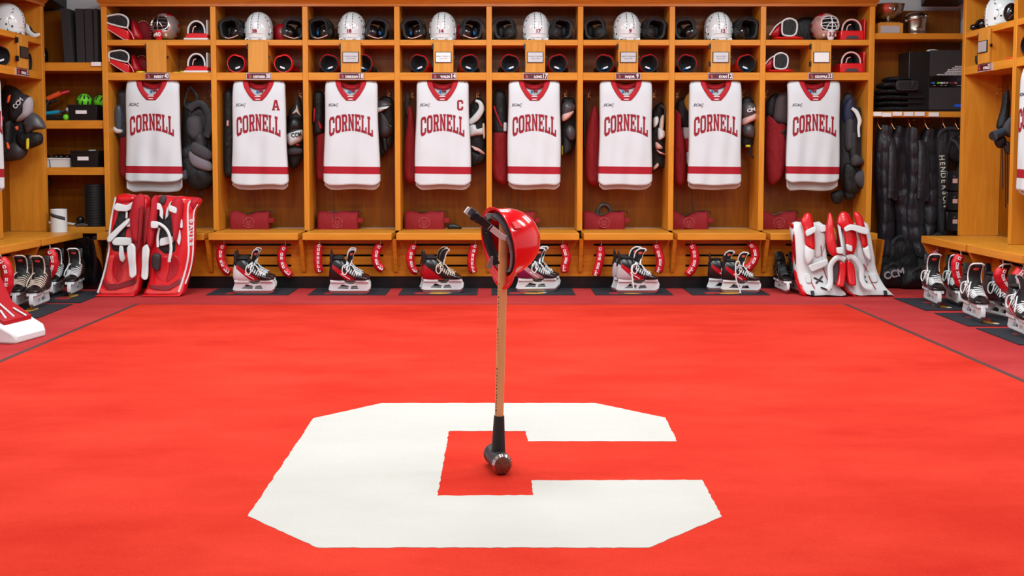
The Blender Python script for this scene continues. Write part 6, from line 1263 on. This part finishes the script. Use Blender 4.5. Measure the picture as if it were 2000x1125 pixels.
solo('tape_strip', MB().tube([(-.06, 0, .012), (-.02, 0, .022), (.03, 0, .014), (.06, .01, .02)], .01, 8, smooth=4), [PWHITE], 'loose white wrap left of the black round object', 'wrap', on(139, 436, YA, S4)); solo('tape_strip', MB().tube([(-.05, 0, .01), (0, 0, .02), (.05, 0, .012)], .011, 8, smooth=4), [SHELL], 'grey wrap in front of the foam roller', 'wrap', on(160, 436, YS + .05, S4)); solo('tape_strip', MB().tube([(-.06, 0, .012), (-.02, 0, .03), (.03, 0, .02)], .012, 8, smooth=4), [PWHITE], 'loose white wrap at the left end of the bottom shelf', 'wrap', on(97, 436, YA, S4))
p = P(115.5, 452, 8.1); hh = P(115, 408.5, 8.1).z - ZSEAT; t = thing('paper_roll', 'white cylinder with a grey band standing on the left bench', 'paper roll', (p.x, 8.1, ZSEAT)); b = MB(); b.lathe([(0, 0), (.064, 0), (.064, hh), (.058, hh), (.058, hh - .02), (0, hh - .02)], n=36); part('cylinder', b, [PWHITE], t, ang=50)
b = MB(); rings = [[(.0655 * math.sin(a), -.0655 * math.cos(a), hh * (.80 - .22 * (a - R(-50)) / R(120)) + dz) for dz in (-.014, .014)] for a in [R(q) for q in range(-50, 75, 6)]]; b.loft(rings, closed=False); o = part('band', b, [GREY], t); s_ = o.modifiers.new('s', 'SOLIDIFY'); s_.thickness = .002
solo('cloth_bundle', MB().ell((0, 0, .05), (.05, .06, .05)), [BLACK], 'black cloth bundle beside the left locker edge below the third shelf', 'bundle', (P(84, 350, 8.22).x - .03, 8.33, zat(342) - .11))
t = thing('waste_bin', 'black waste bin with a plastic liner in the left corner', 'bin', (P(181, 560, 8.1).x - .0, 8.12, 0)); b = MB(); hh = .405; b.loft([se_ring((0, 0, z), a, a, 28, 3) for z, a in ((0, .105), (hh, .135), (hh, .128), (.02, .1))]); part('body', b, [BGLOSS], t, ang=50)
b = MB(); rd = random.Random(3); b.loft([[(x * (1 + .02 * math.sin(i * 2.3 + z * 60)), y * (1 + .02 * math.sin(i * 1.9)), z + .004 * math.sin(i * 1.3)) for i, (x, y, _) in enumerate(se_ring((0, 0, z), a, a, 40, 3))] for z, a in ((hh - .07, .135), (hh - .03, .141), (hh + .012, .143), (hh + .01, .13), (hh - .06, .12))], caps=False); part('liner', b, [BGLOSS], t, ang=70)

# ================================================================== RIGHT CORNER SHELVES
T1, T2 = zat(64.5), zat(217.5)
t = thing('trophy_bowl', 'silver punch bowl trophy on a wooden base, upper right shelf', 'trophy', on(1734, 64, YA, T1))
part('base', MB().box(-.105, .105, -.06, .06, 0, .095).box(-.085, .085, -.05, .05, .095, .102), [WD], t, .004); part('plaque', MB().box(-.085, .075, -.0635, -.06, .012, .07), [PLATE], t)
b = MB(); b.lathe([(0, .102), (.05, .102), (.045, .11), (.02, .122), (.025, .13), (.07, .145), (.105, .175), (.12, .21), (.125, .245), (.132, .25), (.128, .252), (.118, .243), (.11, .2), (.06, .155), (0, .145)], n=44); part('bowl', b, [PEWTER], t, ang=60)
b = MB(); b.tube([(-.02 + .022 * math.cos(a), -.1235 , .205 + .026 * math.sin(a)) for a in [2 * math.pi * k / 18 for k in range(19)]], .003, 6); b.ell((-.02, -.119, .205), (.014, .006, .018)); part('medallion', b, [STEEL], t)
t = thing('trophy_helmet', 'silver helmet shaped trophy on the upper right shelf', 'trophy', on(1788, 64, YA, T1)); b = MB(); b.lathe([(0, 0), (.088, 0), (.09, .008), (.082, .016), (.078, .05), (.08, .09), (.086, .12), (.09, .14), (.082, .165), (.06, .182), (.03, .19), (0, .192)], n=40); part('body', b, [PEWTER], t, ang=60)
b = MB(); b.tube([(.095 * math.cos(a) * 1.02, .095 * math.sin(a), .13 + .012 * math.cos(a)) for a in [2 * math.pi * k / 28 for k in range(29)]], .008, 8); b.ell((-.09, -.02, .115), (.022, .03, .018)).ell((.06, -.06, .15), (.02, .02, .018)).ell((0, -.05, .165), (.05, .03, .015)); b.tube([(-.03, -.08, .05), (0, -.085, .06), (.01, -.083, .04)], .004, 6, smooth=3); part('ornament', b, [PEWTER], t, ang=60)
# black folded gear
for i, (a, c, z, hh, dy) in enumerate(((1711, 1803, 0, .05, 0), (1712, 1796, .048, .05, .01), (1710, 1798, .095, .05, 0), (1713, 1795, .143, .055, .01), (1716, 1780, .195, .06, .0), (1728, 1772, .25, .05, .01))):
    p, q = P(a, 200, YA), P(c, 200, YA); w2 = (q.x - p.x) / 2; b = MB()
    b.pillow([(-w2, .006), (-w2 * .98, hh * .8), (-w2 * .4, hh * 1.1), (w2 * .3, hh * .95), (w2 * .95, hh * 1.0), (w2, .01), (w2 * .3, -.0), (-w2 * .4, .002)], .105, wob=.006, seed=i, back=1, y=dy); b.v = [(x, y, max(0.001, z_ * .9)) for x, y, z_ in b.v]
    solo('folded_garment', b, [BLACK], 'black folded garment on the right shelf, %s' % ['bottom of the pile', 'second from the bottom', 'third from the bottom', 'fourth from the bottom', 'second from the top', 'top of the pile'][i], 'garment', ((p.x + q.x) / 2, YA, T2 + z * 1.0), 0, 'folded black garments')
b = MB(); b.pillow([(-.085, 0), (-.09, .08), (.0, .085), (.085, .08), (.09, .01), (.06, -.0)], .015, pw=4); t = thing('pouch', 'flat black pouch with stitched rim in front of the garment pile', 'pouch', (P(1771, 180, YS + .04).x, YS + .032, P(1771, 177, YS + .04).z)); part('body', b, [BLACK], t, ang=70); part('rim', MB().tube([(-.08, -.014, .01), (-.083, -.014, .074), (0, -.015, .078), (.08, -.014, .072), (.083, -.014, .012), (.05, -.014, .004), (-.08, -.014, .01)], .003, 6), [GREY], t)
# amp rack
a, c = P(1815.5, 200, YS + .05), P(1889, 200, YS + .05); w2 = (c.x - a.x) / 2; hh = P(1850, 98, YS + .05).z - T2
t = thing('equipment_rack', 'black audio rack with white printed text and coloured knobs', 'audio rack', ((a.x + c.x) / 2, YS + .05, T2)); b = MB(); b.box(-w2 - .17, w2, .02, .24, 0, hh - .01); part('case', b, [BPLAS], t, .004)
PN = mat('rack_panel', (46, 42, 44), .55, bump=.4, bscale=700); s_ = F / (YS + .05)
def rz_(py): return P(1850, py, YS + .05).z - T2
part('upper_panel', MB().box(-w2, w2, 0, .02, rz_(148), hh), [PN], t, .002); part('control_strip', MB().box(-w2, w2, .004, .02, rz_(171), rz_(148)), [BGLOSS], t); part('lower_panel', MB().box(-w2, w2, 0, .02, rz_(214), rz_(171)), [PN], t, .002); part('bottom_rail', MB().box(-w2, w2, .003, .02, 0, rz_(214)), [BPLAS], t)
b = MB()
for k, (ln, wd) in enumerate((('ALL BLACK BOXES SHOULD BE', .1), ('THE SOUND SYSTEM MUST STAY ON', .12), ('KEEP THE DOOR CLOSED AND LOCKED AT ALL', .155), ('TIMES. DO NOT TOUCH THE SETTINGS PLEASE', .165), ('CALL THE EQUIPMENT ROOM IF NEEDED THANKS', .18), ('DOORS OPEN ONLY WHEN THE SOUND IS TURNED OFF', .245))):
    b.text('I' * 2 + ln[:0] + ''.join('EHMB'[(q * 7 + k) % 4] if ch != ' ' else ' ' for q, ch in enumerate(ln)), .012, .001, bold=.0003, x=w2 - .012 - wd / 2, z=rz_(130.0 + 3.2 * k), y=-.001, wid=wd)
part('printed_text', b, [LETW], t, label='lines of tiny white print')
b = MB(); zz = rz_(162)
for k, (px, m_, r) in enumerate(((1822, 3, .011), (1832, 1, .009), (1838, 2, .008), (1843, 0, .008), (1849, 0, .006), (1856, 4, .01), (1862, 4, .009), (1866, 0, .004), (1876, 5, .01), (1882, 0, .005), (1888, 0, .004))): b.box((px - 1852.2) / s_ - r, (px - 1852.2) / s_ + r, -.004, .004, zz - .007, zz + .007, m_)
for px in (1824, 1838, 1846, 1870, 1875, 1880): b.box((px - 1852) / s_ - .008, (px - 1852) / s_ + .008, .0, .004, zz - .022, zz - .018, 0)
b.box((1868 - 1852) / s_, (1880 - 1852) / s_, -.002, .004, zz + .018, zz + .038, 5)
part('control', b, [PLATE, LIME, PWHITE, BLUE, RED, NAVY], t, label='row of small coloured controls'); b = MB(); b.tube([((1855 - 1852) / s_, -.01, zz - .01), ((1856 - 1852) / s_, -.03, zz - .012)], .012, 14); part('knob', b, [VENT], t)
part('status_display', MB().box((1864 - 1852) / s_, (1880 - 1852) / s_, -.003, .002, rz_(209), rz_(203.5)), [mat('blue_label', (20, 90, 230), .4)], t, label='blue badge')
b = MB()
for py in (113, 137, 150, 162, 178, 185, 192, 200, 206): b.cyl((-w2 + .012, -.003, rz_(py)), (-w2 + .012, .003, rz_(py)), .0035, 8)
part('rack_screw', b, [STEEL], t)['kind'] = 'stuff'
solo('remote_control', MB().ell((0, 0, .012), (.048, .03, .012)), [PWHITE], 'white rounded remote lying on top of the audio rack', 'remote', (P(1823, 95, YS + .1).x, YS + .12, T2 + hh - .009))
# coats
COAT = mat('coat_black', (34, 32, 38), .45, bump=.5, bscale=300, var=.2, fold=.6, fscale=9)
def coat(label, xl, xr, y0, y1, Y, seed, bend=0, nq=5):
    o = P((xl + xr) / 2, y1, Y); t = thing('winter_coat', label, 'coat', (o.x, Y, o.z), 0, 'long black winter coats'); rd = random.Random(seed); ph = [rd.uniform(0, 6) for _ in range(4)]
    top = P(xl, y0, Y).z - o.z; w0 = (P(xr, y0, Y).x - P(xl, y0, Y).x) / 2; NZ = 60; rings = []
    for j in range(NZ + 1):
        f_ = j / NZ; z = top * (1 - f_); qd = abs(math.sin(f_ * math.pi * nq * 1.5 + ph[0])) ** .3; w_ = w0 * 1.2 * (.94 + .06 * qd) * (1 + .12 * math.sin(f_ * 5 + ph[1])) * (1.15 - .25 * f_ if f_ < .9 else .95 - (f_ - .9) * 2.5) * (.7 + .3 * min(1, f_ * 8)); cx = bend * f_ ** 1.5 + .012 * math.sin(f_ * 8 + ph[2]); ring_ = []
        for i in range(28):
            a = 2 * math.pi * i / 28; r2 = 1 + .10 * math.sin(3 * a + f_ * 6 + ph[3]) + .05 * math.sin(7 * a + ph[0] + f_ * 3)
            ring_.append((cx + w_ * math.cos(a) * r2, .075 * math.sin(a) * r2 * (.68 + .32 * qd), z + .01 * math.sin(a * 2 + f_ * 20)))
        rings.append(ring_)
    b = MB(); b.loft(rings); part('body', b, [COAT], t, ang=75)
    b = MB(); b.tube([(cx * 0 + w0 * .9 * (1 if seed % 2 else -1), -.05, top * .9), (w0 * .9 * (1 if seed % 2 else -1), -.08, top * .7), (w0 * .7 * (1 if seed % 2 else -1), -.085, top * .45)], [.03, .038, .028], 14, smooth=6, flat=.6, up=(0, 1, 0)); part('sleeve', b, [COAT], t, ang=75)
    b = MB(); b.tube([(0, .05, top), (0, .02, top + .03), (.012, .0, top + .05), (.006, -.02, top + .07), (-.008, -.02, top + .06)], .004, 6, smooth=4); part('hanger_hook', b, [BRASS], t); return t
YCt = YS + .16
for i, (a, c, y0, y1, nn) in enumerate(((1709, 1733, 246, 500, 'leftmost, beside the goalie locker'), (1733, 1762, 248, 505, 'second from the left'), (1764, 1790, 250, 498, 'third from the left'), (1793, 1823, 252, 505, 'rightmost of the row'))): coat('long black quilted coat hanging in the right corner, %s' % nn, a, c, y0, y1, YCt + (.03 if i % 2 else -.02), 3 + i, bend=(.03, .09, .06, .0)[i])
# side hanging bag with lettering, organiser and straps
t, f = px_thing('garment_bag', 'black bag with vertical white lettering hanging beside the coats', 'bag', 1840, 450, YCt - .01); lump(t, f, 'body', [(1828, 262), (1842, 246), (1856, 262), (1850, 330), (1846, 450), (1830, 450), (1827, 340)], .05, BLACK, wob=.003)
b = MB()
for k, ch in enumerate('HENDERSON'):
    a = f(1833.5 + k * 1.0, 308 + 11.4 * k); b.text(ch, .062, .002, bold=.001, M=Matrix.Translation((a[0], -.055, a[1])) @ Matrix.Rotation(R(86), 4, 'Y'))
part('lettering', b, [mat('letter_cream', (210, 206, 190), .6)], t)
t, f = px_thing('strap_bundle', 'bundle of looped black and grey straps in the right corner', 'straps', 1862, 320, YCt - .04)
for q, m_ in (([(1828, 268), (1835, 256), (1850, 250), (1866, 252)], DGREY), ([(1852, 271), (1864, 280), (1873, 300), (1876, 318)], GREY), ([(1868, 268), (1880, 266), (1888, 276)], GREY), ([(1846, 300), (1850, 280), (1862, 262)], BLACK)): band(t, f, 'strap', q, .011, m_, y=-.04)
lump(t, f, 'bundle_body', [(1845, 250), (1870, 246), (1886, 256), (1886, 310), (1868, 318), (1848, 300)], .05, BLACK, y=.03, wob=.004)
solo('card_holder', MB().box(-.026, .026, -.012, .012, 0, .105, 0).box(-.015, .011, -.0135, -.0115, .03, .085, 1).box(-.013, .009, -.0145, -.013, .03, .055, 2), [PWHITE, VENT, RLEA2], 'white holder with a dark red window hanging at the far right coats', 'holder', (P(1880, 332, YCt - .08).x, YCt - .10, P(1880, 332, YCt - .08).z), 0, None, .004)
for k, (y0, y1) in enumerate(((333, 372), (374, 410), (413, 450))):
    a, c = P(1843, y1, YCt - .04), P(1886, y0, YCt - .04); t = thing('case', 'black case with a small white tag, %s of three in the right corner' % ['top', 'middle', 'bottom'][k], 'case', ((a.x + c.x) / 2, YCt - .04, a.z), 0, 'stacked black cases'); w2 = (c.x - a.x) / 2; hh = c.z - a.z
    part('body', MB().box(-w2, w2, -.05, .1, 0, hh), [BGLOSS], t, .006); part('tag', MB().box(-.04, .0, -.053, -.049, hh * .38, hh * .6), [PINK], t); part('latch', MB().cyl((-.03, -.056, hh * .72), (-.03, -.048, hh * .72), .006, 10), [STEEL], t)
for q, px in enumerate((1711, 1738, 1772, 1803, 1838, 1862, 1878)):
    p = P(px, 236, YCt); b = MB(); b.tube([(0, 0, .05), (0, -.02, .0), (.01, -.03, -.03), (.02, -.04, -.05), (.012, -.055, -.045)], .0045, 6, smooth=4); b.tube([(0, 0, .0), (-.015, -.02, -.04), (-.03, -.03, -.05)], .004, 6, smooth=3); solo('coat_hook', b, [BRASS], 'brass coat hook under the right shelf, number %s from the left' % ['one', 'two', 'three', 'four', 'five', 'six', 'seven'][q], 'hook', (p.x, YCt - .02, zat(228.5) - .05), 0, 'brass coat hooks')
# duffels on the floor
def duffel(label, px, py, w2, hh, d, Y, mark=None, seed=0, rz=0):
    p = P(px, py, Y); t = thing('duffel_bag', label, 'duffel bag', (p.x, Y, 0), rz, 'black duffel bags'); b = MB(); b.pillow([(-w2, .01), (-w2 * 1.02, hh * .6), (-w2 * .7, hh * .98), (0, hh * 1.02), (w2 * .7, hh * .95), (w2 * 1.02, hh * .6), (w2, .01), (0, 0)], d, wob=.008, seed=seed, back=1, pw=3); b.v = [(x, y, max(0.002, z)) for x, y, z in b.v]; part('body', b, [BLACK], t, ang=75)
    b = MB(); b.tube([(-w2 * .5, -d * .8, hh * .75), (-w2 * .2, -d * .95, hh * 1.0), (w2 * .2, -d * .9, hh * 1.0), (w2 * .5, -d * .8, hh * .7)], .012, 8, smooth=5, flat=.5); part('handle', b, [DGREY], t)
    if mark: b = MB(); b.text(mark, .085, .003, bold=.003, wid=.17); M_ = Matrix.Translation((-.0, -d - .007, hh * .62)) @ Matrix.Rotation(R(-14), 4, 'Y'); b.v = [tuple(M_ @ Vector(v)) for v in b.v]; part('brand_mark', b, [PLATE], t)
    return t
duffel('black duffel bag with white brand letters beside the white pads', 1736, 560, .115, .20, .10, 8.14, 'CCM', 1); duffel('black duffel bag to the right of the lettered one', 1785, 562, .13, .17, .12, 8.1, None, 2)
duffel('large black bag behind the small duffels under the coats', 1750, 540, .17, .40, .09, 8.36, None, 3); duffel('large black bag at the right under the coats', 1822, 540, .16, .42, .09, 8.36, None, 5)
# ================================================================== SIDE LOCKER CONTENTS
helmet('white helmet on the top shelf of the left wall locker, seen from its side', (XL - .135, 7.84, ZSA), R(104), '21'); 
t = thing('visor_guard', 'curved black and white chin guard beside the left wall helmet', 'chin guard', (XL - .08, 8.06, ZSA)); b = MB(); b.tube([(-.06, 0, .1), (.0, -.02, .09), (.02, -.02, .045), (.07, -.02, .016), (.11, -.01, .03)], [.02, .024, .024, .018, .01], 12, smooth=5, flat=.5, up=(0, 1, 0)); part('white_band', b, [PWHITE], t, ang=70); b = MB(); b.tube([(-.03, .0, .09), (.02, 0, .08), (.04, .0, .045), (.085, 0, .02)], .014, 10, smooth=5); part('black_band', b, [RUBBER], t)
glove('red glove in the cubby of the left wall locker, left of the little door', (XL - .12, 7.60, ZSB), R(70), True, False, 1.06); glove('red glove in the cubby of the left wall locker, right of the little door', (XL - .12, 8.0, ZSB), R(100), False, True, 1.0)
YG2 = 7.95
t, f = px_thing('shoulder_pads', 'bulky black shoulder pads with round branded cap in the left wall locker', 'shoulder pads', 45, 312, YG2)
lump(t, f, 'body', [(0, 175), (22, 168), (45, 190), (50, 230), (52, 260), (48, 300), (30, 312), (4, 312), (-6, 260)], .06, BLACK, y=.04, wob=.005); lump(t, f, 'shoulder_cap', [(20, 215), (24, 190), (38, 182), (58, 188), (66, 200), (62, 218), (36, 238), (22, 236)], .075, DGREY, y=-.0); lump(t, f, 'cap_wedge', [(60, 190), (67, 198), (66, 216), (58, 230), (40, 238), (36, 236), (50, 218)], .06, mat('cap_grey', (170, 166, 172), .5), y=-.02, label='pale grey wedge'); brand(t, f, 'CCM', 45, 203, 22, -.083, LETW, R(-48), .05)
lump(t, f, 'elbow_shell', [(48, 238), (64, 220), (80, 228), (90, 245), (88, 252), (70, 254), (54, 262), (50, 250)], .06, SHELL, y=-.01); lump(t, f, 'cap', [(34, 262), (50, 258), (80, 260), (83, 278), (72, 286), (52, 292), (36, 286)], .055, BLACK, y=.0); lump(t, f, 'lower_guard', [(2, 290), (30, 276), (48, 290), (46, 308), (30, 314), (8, 314)], .06, mat('brown_black', (48, 42, 44), .5), y=-.0); lump(t, f, 'arm_pad', [(0, 265), (18, 264), (26, 280), (22, 296), (0, 298)], .05, GREY, y=-.03); lump(t, f, 'chest_rib', [(18, 240), (28, 238), (26, 282), (14, 290), (14, 262)], .05, BLACK, y=-.03)
for q, m_ in (([(24, 192), (30, 186), (27, 200), (23, 202)], ORANGE), ([(38, 248), (44, 247), (44, 254), (40, 254)], ORANGE), ([(21, 280), (25, 279), (28, 290), (23, 290)], ORANGE), ([(60, 274), (65, 271), (65, 290), (60, 290)], YEL), ([(6, 242), (16, 228), (14, 240), (8, 250)], RED)): lump(t, f, 'colour_tab', q, .012, m_, y=-.075)
# right wall locker
helmet('white helmet on the top shelf of the right wall locker, seen from its side', (XR + .13, 7.36, ZSA), R(-118), '25')
t = thing('elbow_pad', 'black elbow pad left of the white helmet, right wall locker', 'elbow pad', (XR + .07, 7.60, ZSA)); b = MB(); b.ell((0, 0, .045), (.04, .06, .045)).ell((-.06, -.01, .024), (.025, .03, .024)); part('shell', b, [BGLOSS], t, ang=80)
t = thing('elbow_pad', 'black elbow pad right of the white helmet, right wall locker', 'elbow pad', (XR + .06, 7.14, ZSA)); b = MB(); b.ell((0, 0, .07), (.05, .05, .07)); part('shell', b, [BGLOSS], t, ang=80); b = MB(); b.tube([(-.04, -.05, .02), (-.01, -.055, .05), (.03, -.05, .06)], .005, 6, smooth=4); part('trim', b, [GREY], t)
solo('gear_piece', MB().tube([(0, 0, .02), (-.03, 0, .03), (-.035, 0, .08)], [.02, .022, .02], 12, smooth=4), [BGLOSS], 'small black item at the left of the right wall cubby', 'black item', (XR + .10, 7.62, ZSB)); solo('disc', MB().ell((0, 0, .012), (.055, .05, .012)), [ORANGE], 'flat orange red disc in the right wall cubby', 'disc', (XR + .08, 7.13, ZSB)); solo('knit_hat', MB().ell((0, 0, .03), (.03, .04, .03)), [BPLAS], 'black round knit hat beside the orange red disc', 'hat', (XR + .09, 7.03, ZSB))
glove('red glove at the right edge of the picture, right wall locker', (XR + .12, 6.86, ZSB), R(-75), False, False, 1.1)
solo('gear_piece', MB().ell((0, 0, .04), (.05, .06, .04)), [BPLAS], 'black gear at the right edge on the top shelf', 'gear', (XR + .10, 6.88, ZSA))
YG3 = 7.24
t, f = px_thing('shoulder_pads', 'black and grey gear on a strap hanging in the right wall locker', 'gear', 1952, 298, YG3)
band(t, f, 'strap', [(1965, 176), (1966, 196), (1958, 226), (1950, 248)], .012, BLACK, y=-.02); lump(t, f, 'black_pad', [(1962, 180), (1972, 196), (1968, 240), (1954, 252), (1946, 246), (1956, 210)], .04, BLACK); lump(t, f, 'grey_pad', [(1958, 238), (1974, 228), (1978, 262), (1966, 268), (1954, 256)], .045, GREY, y=-.02); b = MB(); q0, q1 = f(1960, 256), f(1932, 266); b.tube([(q0[0], -.02, q0[1]), (q1[0], -.06, q1[1])], [.03, .036], 18); part('tube_guard', b, [mat('slate_blue', (60, 72, 86), .5)], t); b = MB(); b.tube([(q1[0], -.0605, q1[1]), (q1[0] - .004, -.066, q1[1] - .001)], [.03, .03], 18); part('tube_opening', b, [VENT], t)
lump(t, f, 'cup', [(1940, 272), (1958, 266), (1962, 282), (1950, 290), (1942, 284)], .035, BLACK, y=-.02); lump(t, f, 'lower_cup', [(1958, 276), (1972, 280), (1972, 300), (1962, 298)], .035, mat('brown_black', (48, 42, 44), .5), y=-.01); band(t, f, 'grey_edge', [(1956, 285), (1962, 296), (1970, 301)], .004, SHELL, y=-.05); lump(t, f, 'red_tab', [(1967, 224), (1971, 222), (1971, 232), (1968, 234)], .01, RED, y=-.06)
b = MB()
for a_, y1_ in ((1957, 368), (1963, 405), (1967, 398)): q0, q1 = f(a_ - 1, 288), f(a_, y1_); b.tube([(q0[0], -.01, q0[1]), (q1[0], -.01, q1[1])], .004, 6)
part('lace_string', b, [RUBBER], t)
for i, (lx, ly) in enumerate(LAMPS):
    t = thing('ceiling_light', 'recessed rectangular ceiling light panel', 'ceiling light', (lx, ly, CEIL), 0, 'ceiling light panels')
    part('frame', MB().box(-.62, .62, -.18, -.15, -.05, 0).box(-.62, .62, .15, .18, -.05, 0).box(-.62, -.58, -.15, .15, -.05, 0).box(.58, .62, -.15, .15, -.05, 0), FRM, t)
    part('diffuser', MB().box(-.58, .58, -.15, .15, -.03, -.02), EMI, t)
